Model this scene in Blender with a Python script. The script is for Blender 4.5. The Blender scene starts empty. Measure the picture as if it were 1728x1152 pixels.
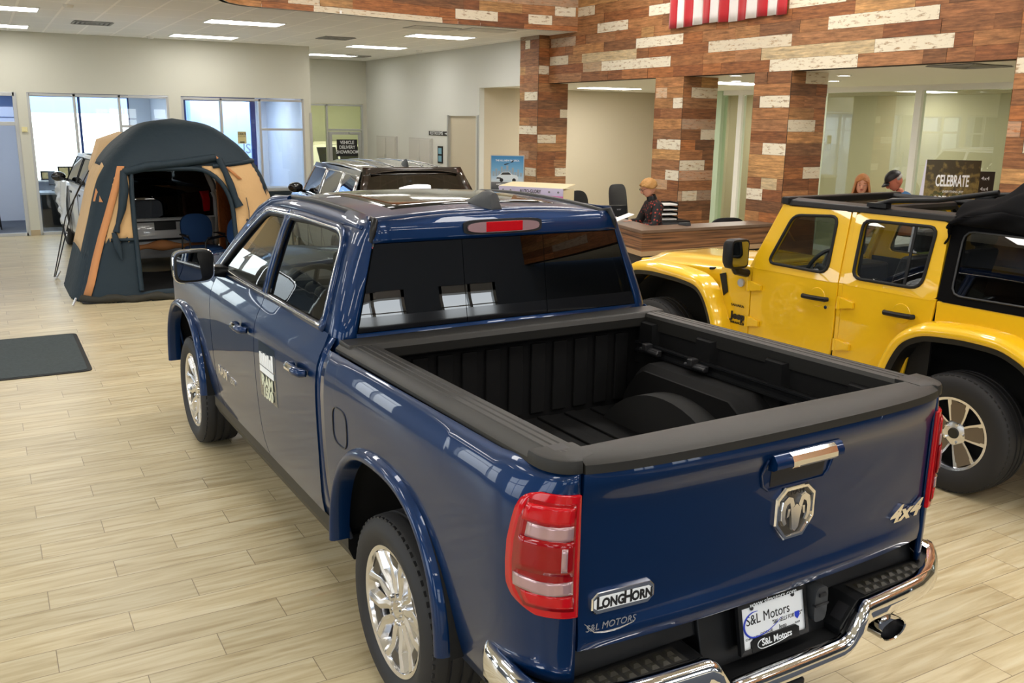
import bpy, bmesh, math, random
from mathutils import Vector, Matrix
C = bpy.context.scene.collection
R = math.radians
rnd = random.Random(7)
# ---------------------------------------------------------------- camera
FPX, YAW, PITCH, ROLL, CAMH = 1553.05, 0.5173, 0.2353, -0.0142, 2.392
cd = bpy.data.cameras.new('camera'); cam = bpy.data.objects.new('camera', cd); C.objects.link(cam)
cd.sensor_width = 36.0; cd.lens = FPX / 1728 * 36.0; cd.clip_start = 0.05; cd.clip_end = 300
_f = Vector((math.sin(YAW) * math.cos(PITCH), math.cos(YAW) * math.cos(PITCH), -math.sin(PITCH)))
_r = Vector((math.cos(YAW), -math.sin(YAW), 0)); _d = _f.cross(_r)
_r2 = _r * math.cos(ROLL) + _d * math.sin(ROLL); _d2 = -_r * math.sin(ROLL) + _d * math.cos(ROLL)
M = Matrix((( _r2.x, -_d2.x, -_f.x, 0), (_r2.y, -_d2.y, -_f.y, 0), (_r2.z, -_d2.z, -_f.z, CAMH), (0, 0, 0, 1)))
cam.matrix_world = M
bpy.context.scene.camera = cam
# ---------------------------------------------------------------- world, exposure
vs = bpy.context.scene.view_settings
vs.view_transform = 'Standard'; vs.look = 'None'; vs.gamma = 1.0; vs.use_curve_mapping = False
vs.exposure = -0.32
try:
    bpy.context.scene.display_settings.display_device = 'sRGB'
except Exception: pass
w = bpy.data.worlds.new('daylight'); bpy.context.scene.world = w; w.use_nodes = True
nt = w.node_tree; nt.nodes.clear()
tc = nt.nodes.new('ShaderNodeTexCoord'); sx = nt.nodes.new('ShaderNodeSeparateXYZ'); nt.links.new(tc.outputs['Generated'], sx.inputs[0])
cr = nt.nodes.new('ShaderNodeValToRGB'); mr = nt.nodes.new('ShaderNodeMapRange')
mr.inputs['From Min'].default_value = -1; mr.inputs['From Max'].default_value = 1
nt.links.new(sx.outputs['Z'], mr.inputs['Value']); nt.links.new(mr.outputs[0], cr.inputs[0])
el = cr.color_ramp.elements
el[0].position = 0.40; el[0].color = (0.30, 0.30, 0.29, 1)
el[1].position = 1.0; el[1].color = (0.45, 0.66, 1.0, 1)
for p, c in ((0.49, (0.62, 0.66, 0.66, 1)), (0.512, (0.80, 0.86, 0.90, 1)), (0.53, (0.90, 0.96, 1.0, 1)), (0.65, (0.72, 0.85, 1.0, 1))):
    e = el.new(p); e.color = c
bg = nt.nodes.new('ShaderNodeBackground'); bg.inputs['Strength'].default_value = 7.5
wo = nt.nodes.new('ShaderNodeOutputWorld'); nt.links.new(cr.outputs[0], bg.inputs[0]); nt.links.new(bg.outputs[0], wo.inputs[0])

def area(name, loc, sx_, sy_, power, direction, color=(1, 1, 1), spread=180):
    l = bpy.data.lights.new(name, 'AREA'); l.shape = 'RECTANGLE'; l.size = sx_; l.size_y = sy_; l.energy = power; l.color = color
    l.spread = R(spread)
    o = bpy.data.objects.new(name, l); C.objects.link(o); o.location = loc
    o.rotation_euler = Vector(direction).to_track_quat('-Z', 'Y').to_euler()
    return o
# recessed panels of the high ceiling over the front of the showroom, and of the low ceiling on the entrance side
for ix in range(3):
    for iy in range(6):
        area('high_ceiling_lamp', (4.0 + 2.2 * ix, -4.6 + 3.3 * iy, 5.36), 1.2, 0.6, 66, (0, 0, -1), (1.0, 0.97, 0.925))
for ix in range(3):
    for iy in range(6):
        area('low_ceiling_lamp', (-5.0 + 3.0 * ix, -4.6 + 3.3 * iy, 3.92), 1.2, 0.6, 42, (0, 0, -1), (1.0, 0.97, 0.925))
def portal(loc, sx_, sy_, d):
    o = area('window_portal', loc, sx_, sy_, 10, d); o.data.cycles.is_portal = True
for a, c in ((-4.6, -2.2), (-.6, 1.8), (5.5, 6.8), (7.5, 8.7)): portal(((a + c) / 2, -7.2, 1.825), c - a, 1.85, (0, 1, 0))
for a, c in ((-4.4, -2.2), (.2, 3.0), (5.2, 8.0), (10.4, 13.2), (15.6, 17.8)): portal((-6.2, (a + c) / 2, 1.7), 2.2, c - a, (1, 0, 0))
area('added_fill_light', (5.6, 25.2, 3.6), 1.2, .6, 160, (0, .5, -1), (.8, .88, 1)); portal((-4.05, 24.2, 1.75), 2.3, 1.7, (0, -1, 0)); portal((2.07, 24.2, 1.9), 2.17, 1.93, (0, -1, 0)); portal((5.13, 24.2, 1.7), 1.97, 2.3, (0, -1, 0))  # outdoor fill added to brighten the siding; the rest are window portals
area('added_fill_light', (5.1, 22.4, 2.94), 1.2, .6, 70, (0, 0, -1), (.82, .9, 1)); area('added_fill_light', (2.1, 22.2, 2.94), 1.2, .6, 40, (0, 0, -1), (.85, .92, 1)); area('added_fill_light', (-.6, 22.4, 2.94), 1.2, .6, 40, (0, 0, -1), (.85, .92, 1))  # added fills with no known lamp, to brighten the window-lit offices
area('reception_lamp', (11.7, 16.5, 3.07), 1.2, .6, 60, (0, 0, -1), (1, .97, .9)); area('reception_lamp', (11.6, 12.7, 3.07), 1.2, .6, 50, (0, 0, -1), (1, .97, .9))
area('office_area_light', (12.0, 8.2, 3.07), 1.2, .6, 50, (0, 0, -1), (1, .95, .86)); area('office_area_light', (15.5, 16.6, 3.07), 1.2, .6, 60, (0, 0, -1), (1, .95, .8)); area('office_area_light', (15.5, 12.5, 3.07), 1.2, .6, 60, (0, 0, -1), (1, .95, .8)); area('office_area_light', (15.5, 8.0, 3.07), 1.2, .6, 60, (0, 0, -1), (1, .95, .8))  # the second is an added fill for the black area behind the glass

# ---------------------------------------------------------------- materials
MATS = {}
def mat(name, col, rough=0.5, metal=0.0, coat=0.0, coat_rough=0.03, spec=0.5, emit=None, estr=1.0, sheen=0.0, alpha=None, noise=None, bump=None, trans=0.0, ior=1.45):
    m = bpy.data.materials.new(name); m.use_nodes = True; n = m.node_tree; b = n.nodes['Principled BSDF']
    b.inputs['Base Color'].default_value = (*col, 1); b.inputs['Roughness'].default_value = rough; b.inputs['Metallic'].default_value = metal
    b.inputs['Coat Weight'].default_value = coat; b.inputs['Coat Roughness'].default_value = coat_rough
    b.inputs['Specular IOR Level'].default_value = spec; b.inputs['IOR'].default_value = ior
    if sheen: b.inputs['Sheen Weight'].default_value = sheen
    if trans: b.inputs['Transmission Weight'].default_value = trans
    if emit: b.inputs['Emission Color'].default_value = (*emit, 1); b.inputs['Emission Strength'].default_value = estr
    if noise:      # (scale, amount): gentle mottling of the base colour
        t = n.nodes.new('ShaderNodeTexCoord'); x = n.nodes.new('ShaderNodeTexNoise'); x.inputs['Scale'].default_value = noise[0]; x.inputs['Detail'].default_value = 4
        n.links.new(t.outputs['Object'], x.inputs['Vector'])
        mx = n.nodes.new('ShaderNodeMix'); mx.data_type = 'RGBA'
        mx.inputs['A'].default_value = (*[c * (1 - noise[1]) for c in col], 1); mx.inputs['B'].default_value = (*[min(1, c * (1 + noise[1])) for c in col], 1)
        n.links.new(x.outputs['Fac'], mx.inputs['Factor']); n.links.new(mx.outputs['Result'], b.inputs['Base Color'])
    if bump:       # (scale, strength, distance)
        t = n.nodes.new('ShaderNodeTexCoord'); x = n.nodes.new('ShaderNodeTexNoise'); x.inputs['Scale'].default_value = bump[0]; x.inputs['Detail'].default_value = 3
        n.links.new(t.outputs['Object'], x.inputs['Vector'])
        bm = n.nodes.new('ShaderNodeBump'); bm.inputs['Strength'].default_value = bump[1]; bm.inputs['Distance'].default_value = bump[2]
        n.links.new(x.outputs['Fac'], bm.inputs['Height']); n.links.new(bm.outputs[0], b.inputs['Normal'])
    MATS[name] = m
    return m
def glass_mat(name, tint=(0.9, 0.95, 0.93), refl=(1, 1, 1), ior=1.5, rough=0.0, boost=0.0):
    """thin pane: fresnel mix of a clear see-through tint and a mirror"""
    m = bpy.data.materials.new(name); m.use_nodes = True; n = m.node_tree; n.nodes.clear()
    tr = n.nodes.new('ShaderNodeBsdfTransparent'); tr.inputs[0].default_value = (*tint, 1)
    gl = n.nodes.new('ShaderNodeBsdfGlossy'); gl.inputs[0].default_value = (*refl, 1); gl.inputs['Roughness'].default_value = rough
    fr = n.nodes.new('ShaderNodeFresnel'); ge = n.nodes.new('ShaderNodeNewGeometry'); io = n.nodes.new('ShaderNodeMapRange')
    io.inputs['To Min'].default_value = ior; io.inputs['To Max'].default_value = 1 / ior; n.links.new(ge.outputs['Backfacing'], io.inputs['Value']); n.links.new(io.outputs[0], fr.inputs[0])     # same reflectance from both faces of the pane
    ad = n.nodes.new('ShaderNodeMath'); ad.operation = 'ADD'; ad.use_clamp = True; ad.inputs[1].default_value = boost
    mx = n.nodes.new('ShaderNodeMixShader'); o = n.nodes.new('ShaderNodeOutputMaterial')
    n.links.new(fr.outputs[0], ad.inputs[0]); n.links.new(ad.outputs[0], mx.inputs[0]); n.links.new(tr.outputs[0], mx.inputs[1]); n.links.new(gl.outputs[0], mx.inputs[2]); n.links.new(mx.outputs[0], o.inputs[0])
    MATS[name] = m
    return m
def nd(n, t, **kw):
    x = n.nodes.new(t)
    for k, v in kw.items(): setattr(x, k, v)
    return x
def mth(n, op, a, b=None, c=None):
    x = n.nodes.new('ShaderNodeMath'); x.operation = op
    for i, v in enumerate((a, b, c)):
        if v is None: continue
        if isinstance(v, (int, float)): x.inputs[i].default_value = v
        else: n.links.new(v, x.inputs[i])
    return x.outputs[0]

# ---------------------------------------------------------------- mesh helpers
def srgb(r, g, b):
    f = lambda c: (c / 255 / 12.92) if c / 255 <= 0.04045 else ((c / 255 + 0.055) / 1.055) ** 2.4
    return (f(r), f(g), f(b))
def lerp(a, b, t): return a + (b - a) * t
def interp(tab, x):
    """smooth (monotone-ish cubic) interpolation of a table [(x, y), ...]"""
    if x <= tab[0][0]: return tab[0][1]
    if x >= tab[-1][0]: return tab[-1][1]
    for i in range(len(tab) - 1):
        x0, y0 = tab[i]; x1, y1 = tab[i + 1]
        if x <= x1:
            h = x1 - x0; t = (x - x0) / h; d = (y1 - y0) / h
            dl = (y0 - tab[i - 1][1]) / (x0 - tab[i - 1][0]) if i > 0 else d
            dr = (tab[i + 2][1] - y1) / (tab[i + 2][0] - x1) if i + 2 < len(tab) else d
            m0 = 0 if dl * d <= 0 else 2 * dl * d / (dl + d)
            m1 = 0 if dr * d <= 0 else 2 * dr * d / (dr + d)
            t2, t3 = t * t, t * t * t
            return y0 * (2 * t3 - 3 * t2 + 1) + m0 * h * (t3 - 2 * t2 + t) + y1 * (-2 * t3 + 3 * t2) + m1 * h * (t3 - t2)
def lin(tab, x):
    if x <= tab[0][0]: return tab[0][1]
    for (x0, y0), (x1, y1) in zip(tab, tab[1:]):
        if x <= x1: return y0 + (y1 - y0) * (x - x0) / (x1 - x0) if x1 > x0 else y1
    return tab[-1][1]
def frange(a, b, n): return [a + (b - a) * i / (n - 1) for i in range(n)]

class MB:
    """collects geometry that becomes ONE mesh object"""
    def __init__(s): s.v = []; s.f = []; s.m = []; s.cur = 0
    def add(s, vs_, fs):
        o = len(s.v); s.v += [tuple(p) for p in vs_]
        for f in fs: s.f.append(tuple(i + o for i in f)); s.m.append(s.cur)
        return s
    def quad(s, a, b, c, d): return s.add([a, b, c, d], [(0, 1, 2, 3)])
    def box(s, c, d, rz=0, rx=0, ry=0):
        hx, hy, hz = d[0] / 2, d[1] / 2, d[2] / 2
        p = [Vector((x, y, z)) for x in (-hx, hx) for y in (-hy, hy) for z in (-hz, hz)]
        if rz or rx or ry:
            m = Matrix.Rotation(rz, 3, 'Z') @ Matrix.Rotation(ry, 3, 'Y') @ Matrix.Rotation(rx, 3, 'X'); p = [m @ q for q in p]
        c = Vector(c)
        return s.add([q + c for q in p], [(0, 1, 3, 2), (4, 6, 7, 5), (0, 4, 5, 1), (2, 3, 7, 6), (0, 2, 6, 4), (1, 5, 7, 3)])
    def bx(s, x0, x1, y0, y1, z0, z1): return s.box(((x0 + x1) / 2, (y0 + y1) / 2, (z0 + z1) / 2), (abs(x1 - x0), abs(y1 - y0), abs(z1 - z0)))
    def prism(s, poly, axis, a, b):
        """2-D outline pushed along an axis; axis 'x': poly=(y,z), 'y': (x,z), 'z': (x,y)"""
        n = len(poly)
        def pt(q, t): return {'x': (t, q[0], q[1]), 'y': (q[0], t, q[1]), 'z': (q[0], q[1], t)}[axis]
        vs_ = [pt(q, a) for q in poly] + [pt(q, b) for q in poly]
        return s.add(vs_, [tuple(range(n))[::-1], tuple(range(n, 2 * n))] + [(i, (i + 1) % n, n + (i + 1) % n, n + i) for i in range(n)])
    def loft(s, rings, closed=True, cap0=True, cap1=True, loop=False):
        n = len(rings[0]); vs_ = [p for r in rings for p in r]; fs = []
        m = len(rings)
        for i in range(m if loop else m - 1):
            a, b = i * n, ((i + 1) % m) * n
            for j in range(n if closed else n - 1):
                k = (j + 1) % n
                fs.append((a + j, a + k, b + k, b + j))
        if closed and not loop:
            if cap0: fs.append(tuple(range(n))[::-1])
            if cap1: fs.append(tuple(range((m - 1) * n, m * n)))
        return s.add(vs_, fs)
    def tube(s, pts, r, n=8, cap=True, loop=False):
        pts = [Vector(p) for p in pts]; rings = []; up = None; N = len(pts)
        rr = r if isinstance(r, (list, tuple)) else [r] * N
        for i, p in enumerate(pts):
            if loop: t = pts[(i + 1) % N] - pts[i - 1]
            else: t = pts[min(i + 1, N - 1)] - pts[max(i - 1, 0)]
            t.normalize()
            if up is None:
                up = Vector((0, 0, 1)) if abs(t.z) < 0.9 else Vector((1, 0, 0))
            u = up - t * up.dot(t)
            if u.length < 1e-6: u = t.orthogonal()
            u.normalize(); up = u; v = t.cross(u)
            rings.append([p + (u * math.cos(a) + v * math.sin(a)) * rr[i] for a in [2 * math.pi * k / n for k in range(n)]])
        return s.loft(rings, True, cap, cap, loop)
    def lathe(s, prof, n=32, axis='z', c=(0, 0, 0), a0=0.0, a1=2 * math.pi):
        """prof: [(radius, height)] revolved about an axis through c"""
        full = abs(a1 - a0 - 2 * math.pi) < 1e-6; N = n if full else n + 1; rings = []
        for k in range(N):
            a = a0 + (a1 - a0) * k / n; ca, sa = math.cos(a), math.sin(a)
            ring = []
            for r, h in prof:
                q = {'z': (r * ca, r * sa, h), 'x': (h, r * ca, r * sa), 'y': (r * ca, h, r * sa)}[axis]
                ring.append((q[0] + c[0], q[1] + c[1], q[2] + c[2]))
            rings.append(ring)
        return s.loft(rings, closed=False, loop=full)
    def grid(s, fn, us, vs_):
        p = [fn(u, v) for v in vs_ for u in us]; n = len(us)
        return s.add(p, [(j * n + i, j * n + i + 1, (j + 1) * n + i + 1, (j + 1) * n + i) for j in range(len(vs_) - 1) for i in range(n - 1)])
    def ring(s, outer, inner):
        n = len(outer)
        return s.add(list(outer) + list(inner), [(i, (i + 1) % n, n + (i + 1) % n, n + i) for i in range(n)])
    def fan(s, pts): return s.add(pts, [tuple(range(len(pts)))])
    def ball(s, c, r, n=16, m=10, zs=1.0, ys=1.0):
        rx, ry, rz = (r, r * ys, r * zs) if not isinstance(r, tuple) else r
        rings = []
        for j in range(1, m):
            t = math.pi * j / m
            rings.append([(c[0] + rx * math.sin(t) * math.cos(2 * math.pi * k / n), c[1] + ry * math.sin(t) * math.sin(2 * math.pi * k / n), c[2] + rz * math.cos(t)) for k in range(n)])
        return s.loft(rings)
    def mirror(s):
        o = len(s.v); nf = len(s.f)
        s.v += [(-x, y, z) for x, y, z in s.v[:o]]
        for i in range(nf): s.f.append(tuple(j + o for j in s.f[i])[::-1]); s.m.append(s.m[i])
        return s
    def xf(s, m): s.v = [tuple(m @ Vector(p)) for p in s.v]; return s
    def build(s, name, mats, parent=None, smooth=35, bevel=0, seg=2, solid=0, sub=0, offset=-1, normals=True):
        me = bpy.data.meshes.new(name); me.from_pydata(s.v, [], s.f); me.validate()
        if not isinstance(mats, (list, tuple)): mats = [mats]
        for q in mats: me.materials.append(q)
        if len(mats) > 1:
            for p, i in zip(me.polygons, s.m): p.material_index = i
        if normals:
            b = bmesh.new(); b.from_mesh(me); bmesh.ops.remove_doubles(b, verts=b.verts, dist=1e-5); bmesh.ops.recalc_face_normals(b, faces=b.faces); b.to_mesh(me); b.free()
        if smooth:
            me.polygons.foreach_set('use_smooth', [True] * len(me.polygons))
            try: me.set_sharp_from_angle(angle=R(smooth))
            except Exception: pass
        o = bpy.data.objects.new(name, me); C.objects.link(o)
        if parent: o.parent = parent
        if solid:
            q = o.modifiers.new('s', 'SOLIDIFY'); q.thickness = solid; q.offset = offset
        if bevel:
            q = o.modifiers.new('b', 'BEVEL'); q.width = bevel; q.segments = seg; q.limit_method = 'ANGLE'; q.angle_limit = R(40)
            if hasattr(q, 'harden_normals'): q.harden_normals = False
        if sub:
            q = o.modifiers.new('u', 'SUBSURF'); q.levels = sub; q.render_levels = sub
        return o
def tag(o, label=None, cat=None, group=None, kind=None):
    if label: o['label'] = label
    if cat: o['category'] = cat
    if group: o['group'] = group
    if kind: o['kind'] = kind
    return o
def thing(name, label, cat, loc=(0, 0, 0), rz=0.0, group=None):
    o = bpy.data.objects.new(name, None); C.objects.link(o); o.location = loc; o.rotation_euler = (0, 0, rz); o.empty_display_size = 0.1
    return tag(o, label, cat, group)
def struct(o): o['kind'] = 'structure'; return o
def lab(o, text): o['label'] = text; return o
def copy_tree(o, parent=None):
    c = o.copy(); C.objects.link(c)
    if parent: c.parent = parent
    for ch in list(o.children): copy_tree(ch, c)
    return c
def text(name, s, size, m, parent, mw, extrude=0.001, align='CENTER', shear=0.0, xs=1.0, bold=0.0, bevel=0.0, space=1.0):
    """lettering; mw: 4x4 matrix placing its x (reading direction), y (up), z (out of the face)"""
    cu = bpy.data.curves.new(name, 'FONT'); cu.body = s; cu.size = size; cu.extrude = extrude; cu.align_x = align; cu.align_y = 'CENTER'
    cu.shear = shear; cu.offset = bold; cu.bevel_depth = bevel; cu.space_character = space; cu.resolution_u = 3
    cu.materials.append(m)
    t = bpy.data.objects.new(name, cu); me = bpy.data.meshes.new_from_object(t); bpy.data.objects.remove(t); bpy.data.curves.remove(cu)
    me.name = name; o = bpy.data.objects.new(name, me); C.objects.link(o)
    if parent: o.parent = parent
    o.matrix_local = mw @ Matrix.Diagonal((xs, 1, 1, 1))
    return o
def frame_m(o, x, y):
    """matrix from origin, x direction, approximate y direction"""
    x = Vector(x).normalized(); z = x.cross(Vector(y)).normalized(); y = z.cross(x)
    return Matrix(((x.x, y.x, z.x, o[0]), (x.y, y.y, z.y, o[1]), (x.z, y.z, z.z, o[2]), (0, 0, 0, 1)))
# ================================================================ surfaces
def floor_mat():
    m = bpy.data.materials.new('wood_look_floor_tile'); m.use_nodes = True; n = m.node_tree; b = n.nodes['Principled BSDF']
    g = nd(n, 'ShaderNodeNewGeometry'); s = nd(n, 'ShaderNodeSeparateXYZ'); n.links.new(g.outputs['Position'], s.inputs[0])
    S = 0.2032
    xs = mth(n, 'SUBTRACT', mth(n, 'DIVIDE', s.outputs['X'], S), 0.3124)
    ys = mth(n, 'SUBTRACT', mth(n, 'DIVIDE', s.outputs['Y'], S), 44.697 - 0.5)
    row = mth(n, 'FLOOR', ys); fy = mth(n, 'SUBTRACT', ys, row)
    u = mth(n, 'DIVIDE', mth(n, 'SUBTRACT', xs, mth(n, 'MULTIPLY', row, 5.0 / 3)), 5.0)
    col = mth(n, 'FLOOR', u); fx = mth(n, 'SUBTRACT', u, col)
    # distance to tile edge in metres
    dy = mth(n, 'MULTIPLY', mth(n, 'MINIMUM', fy, mth(n, 'SUBTRACT', 1.0, fy)), S)
    dx = mth(n, 'MULTIPLY', mth(n, 'MINIMUM', fx, mth(n, 'SUBTRACT', 1.0, fx)), S * 5)
    d = mth(n, 'MINIMUM', dx, dy)
    grout = mth(n, 'LESS_THAN', d, 0.0020)
    cx = nd(n, 'ShaderNodeCombineXYZ'); n.links.new(col, cx.inputs[0]); n.links.new(row, cx.inputs[1])
    wn = nd(n, 'ShaderNodeTexWhiteNoise', noise_dimensions='3D'); n.links.new(cx.outputs[0], wn.inputs['Vector'])
    sv = nd(n, 'ShaderNodeSeparateColor'); n.links.new(wn.outputs['Color'], sv.inputs[0])
    # grain, stretched along the tile and shifted per tile
    gv = nd(n, 'ShaderNodeCombineXYZ')
    n.links.new(mth(n, 'ADD', mth(n, 'MULTIPLY', s.outputs['X'], 1.3), mth(n, 'MULTIPLY', sv.outputs[0], 50)), gv.inputs[0])
    n.links.new(mth(n, 'ADD', mth(n, 'MULTIPLY', s.outputs['Y'], 14.0), mth(n, 'MULTIPLY', sv.outputs[1], 90)), gv.inputs[1])
    n1 = nd(n, 'ShaderNodeTexNoise'); n1.inputs['Scale'].default_value = 1.6; n1.inputs['Detail'].default_value = 5; n1.inputs['Distortion'].default_value = 0.6; n.links.new(gv.outputs[0], n1.inputs['Vector'])
    r1 = nd(n, 'ShaderNodeValToRGB'); n.links.new(n1.outputs['Fac'], r1.inputs[0])
    e = r1.color_ramp.elements
    e[0].position = 0.28; e[0].color = (*srgb(166, 148, 112), 1); e[1].position = 0.72; e[1].color = (*srgb(203, 193, 163), 1)
    x = e.new(0.45); x.color = (*srgb(186, 171, 136), 1)
    x = e.new(0.58); x.color = (*srgb(197, 184, 151), 1)
    # knots
    kn = nd(n, 'ShaderNodeTexNoise'); kn.inputs['Scale'].default_value = 2.2; kn.inputs['Detail'].default_value = 2
    kv = nd(n, 'ShaderNodeCombineXYZ'); n.links.new(mth(n, 'ADD', s.outputs['X'], mth(n, 'MULTIPLY', sv.outputs[2], 30)), kv.inputs[0]); n.links.new(mth(n, 'MULTIPLY', s.outputs['Y'], 2.6), kv.inputs[1]); n.links.new(kv.outputs[0], kn.inputs['Vector'])
    km = nd(n, 'ShaderNodeMapRange'); km.inputs['From Min'].default_value = 0.70; km.inputs['From Max'].default_value = 0.80; n.links.new(kn.outputs['Fac'], km.inputs['Value'])
    mk = nd(n, 'ShaderNodeMix', data_type='RGBA'); mk.inputs['B'].default_value = (*srgb(176, 138, 98), 1); n.links.new(mth(n, 'MULTIPLY', km.outputs[0], 0.7), mk.inputs['Factor']); n.links.new(r1.outputs[0], mk.inputs['A'])
    br = nd(n, 'ShaderNodeMix', data_type='RGBA', blend_type='MULTIPLY'); br.inputs['Factor'].default_value = 1
    tv = nd(n, 'ShaderNodeMapRange'); tv.inputs['To Min'].default_value = 0.88; tv.inputs['To Max'].default_value = 1.03; n.links.new(sv.outputs[1], tv.inputs['Value'])
    cc = nd(n, 'ShaderNodeCombineColor');
    for i in range(3): n.links.new(tv.outputs[0], cc.inputs[i])
    n.links.new(mk.outputs['Result'], br.inputs['A']); n.links.new(cc.outputs[0], br.inputs['B'])
    mg = nd(n, 'ShaderNodeMix', data_type='RGBA'); mg.inputs['B'].default_value = (*srgb(128, 114, 90), 1); n.links.new(grout, mg.inputs['Factor']); n.links.new(br.outputs['Result'], mg.inputs['A'])
    n.links.new(mg.outputs['Result'], b.inputs['Base Color'])
    rr = nd(n, 'ShaderNodeMapRange'); rr.inputs['To Min'].default_value = 0.30; rr.inputs['To Max'].default_value = 0.42; n.links.new(n1.outputs['Fac'], rr.inputs['Value']); n.links.new(rr.outputs[0], b.inputs['Roughness'])
    b.inputs['Specular IOR Level'].default_value = 0.42
    bp = nd(n, 'ShaderNodeBump'); bp.inputs['Strength'].default_value = 0.35; bp.inputs['Distance'].default_value = 0.002
    n.links.new(mth(n, 'ADD', mth(n, 'MULTIPLY', n1.outputs['Fac'], 0.25), mth(n, 'SUBTRACT', 1.0, grout)), bp.inputs['Height']); n.links.new(bp.outputs[0], b.inputs['Normal'])
    return m
def plank_mat():
    m = bpy.data.materials.new('reclaimed_wood_planks'); m.use_nodes = True; n = m.node_tree; b = n.nodes['Principled BSDF']
    a = nd(n, 'ShaderNodeAttribute', attribute_name='tone')
    uv = nd(n, 'ShaderNodeUVMap', uv_map='grain')
    mp = nd(n, 'ShaderNodeMapping'); mp.inputs['Scale'].default_value = (2.2, 26, 1); n.links.new(uv.outputs[0], mp.inputs[0])
    g = nd(n, 'ShaderNodeTexNoise'); g.inputs['Scale'].default_value = 1.5; g.inputs['Detail'].default_value = 6; g.inputs['Roughness'].default_value = 0.62; g.inputs['Distortion'].default_value = 0.5; n.links.new(mp.outputs[0], g.inputs['Vector'])
    mr_ = nd(n, 'ShaderNodeMapRange'); mr_.inputs['From Min'].default_value = 0.3; mr_.inputs['From Max'].default_value = 0.72; mr_.inputs['To Min'].default_value = 0.46; mr_.inputs['To Max'].default_value = 1.30; n.links.new(g.outputs['Fac'], mr_.inputs['Value'])
    cc = nd(n, 'ShaderNodeCombineColor')
    for i in range(3): n.links.new(mr_.outputs[0], cc.inputs[i])
    bl = nd(n, 'ShaderNodeTexNoise'); bl.inputs['Scale'].default_value = 1.0; bl.inputs['Detail'].default_value = 8; bl.inputs['Roughness'].default_value = .7; mp3 = nd(n, 'ShaderNodeMapping'); mp3.inputs['Scale'].default_value = (5, 16, 1); n.links.new(uv.outputs[0], mp3.inputs[0]); n.links.new(mp3.outputs[0], bl.inputs['Vector'])
    b2 = nd(n, 'ShaderNodeMapRange'); b2.inputs['From Min'].default_value = .34; b2.inputs['From Max'].default_value = .62; b2.inputs['To Min'].default_value = .66; b2.inputs['To Max'].default_value = 1.12; n.links.new(bl.outputs['Fac'], b2.inputs['Value'])
    cc2 = nd(n, 'ShaderNodeCombineColor'); kk = mth(n, 'MULTIPLY', mr_.outputs[0], b2.outputs[0])
    for i in range(3): n.links.new(kk, cc2.inputs[i])
    mu = nd(n, 'ShaderNodeMix', data_type='RGBA', blend_type='MULTIPLY'); mu.inputs['Factor'].default_value = 1; n.links.new(a.outputs['Color'], mu.inputs['A']); n.links.new(cc2.outputs[0], mu.inputs['B'])
    # worn white paint: alpha of the attribute says how white the board is painted
    mp2 = nd(n, 'ShaderNodeMapping'); mp2.inputs['Scale'].default_value = (7, 22, 1); n.links.new(uv.outputs[0], mp2.inputs[0])
    wz = nd(n, 'ShaderNodeTexNoise'); wz.inputs['Scale'].default_value = 1.2; wz.inputs['Detail'].default_value = 7; wz.inputs['Roughness'].default_value = 0.7; n.links.new(mp2.outputs[0], wz.inputs['Vector'])
    wr = nd(n, 'ShaderNodeMapRange'); wr.inputs['From Min'].default_value = 0.36; wr.inputs['From Max'].default_value = 0.47; n.links.new(wz.outputs['Fac'], wr.inputs['Value'])
    pf = mth(n, 'MULTIPLY', wr.outputs[0], a.outputs['Alpha'])
    mw = nd(n, 'ShaderNodeMix', data_type='RGBA'); mw.inputs['B'].default_value = (*srgb(226, 218, 196), 1); n.links.new(pf, mw.inputs['Factor']); n.links.new(mu.outputs['Result'], mw.inputs['A'])
    n.links.new(mw.outputs['Result'], b.inputs['Base Color']); b.inputs['Roughness'].default_value = 0.62
    bp = nd(n, 'ShaderNodeBump'); bp.inputs['Strength'].default_value = 0.4; bp.inputs['Distance'].default_value = 0.004; n.links.new(g.outputs['Fac'], bp.inputs['Height']); n.links.new(bp.outputs[0], b.inputs['Normal'])
    return m
def ceil_mat():
    m = bpy.data.materials.new('lay_in_ceiling_tile'); m.use_nodes = True; n = m.node_tree; b = n.nodes['Principled BSDF']
    g = nd(n, 'ShaderNodeNewGeometry'); s = nd(n, 'ShaderNodeSeparateXYZ'); n.links.new(g.outputs['Position'], s.inputs[0])
    def edge(v, step, off):
        q = mth(n, 'FRACT', mth(n, 'DIVIDE', mth(n, 'ADD', v, off), step)); return mth(n, 'MULTIPLY', mth(n, 'MINIMUM', q, mth(n, 'SUBTRACT', 1.0, q)), step)
    d = mth(n, 'MINIMUM', edge(s.outputs['X'], 0.61, 20.07), edge(s.outputs['Y'], 1.22, 20.2))
    ln = mth(n, 'LESS_THAN', d, 0.018)
    mx = nd(n, 'ShaderNodeMix', data_type='RGBA'); mx.inputs['A'].default_value = (*srgb(238, 239, 238), 1); mx.inputs['B'].default_value = (*srgb(255, 255, 253), 1); n.links.new(ln, mx.inputs['Factor'])
    n.links.new(mx.outputs['Result'], b.inputs['Base Color']); b.inputs['Roughness'].default_value = 0.9
    no = nd(n, 'ShaderNodeTexNoise'); no.inputs['Scale'].default_value = 90; n.links.new(g.outputs['Position'], no.inputs['Vector'])
    bp = nd(n, 'ShaderNodeBump'); bp.inputs['Strength'].default_value = 0.2; bp.inputs['Distance'].default_value = 0.003; n.links.new(no.outputs['Fac'], bp.inputs['Height']); n.links.new(bp.outputs[0], b.inputs['Normal'])
    return m
m_floor = floor_mat(); m_plank = plank_mat(); m_ceil = ceil_mat()
m_wall = mat('painted_wall_cream', srgb(200, 199, 186), 0.85, bump=(60, 0.08, 0.002))
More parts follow.
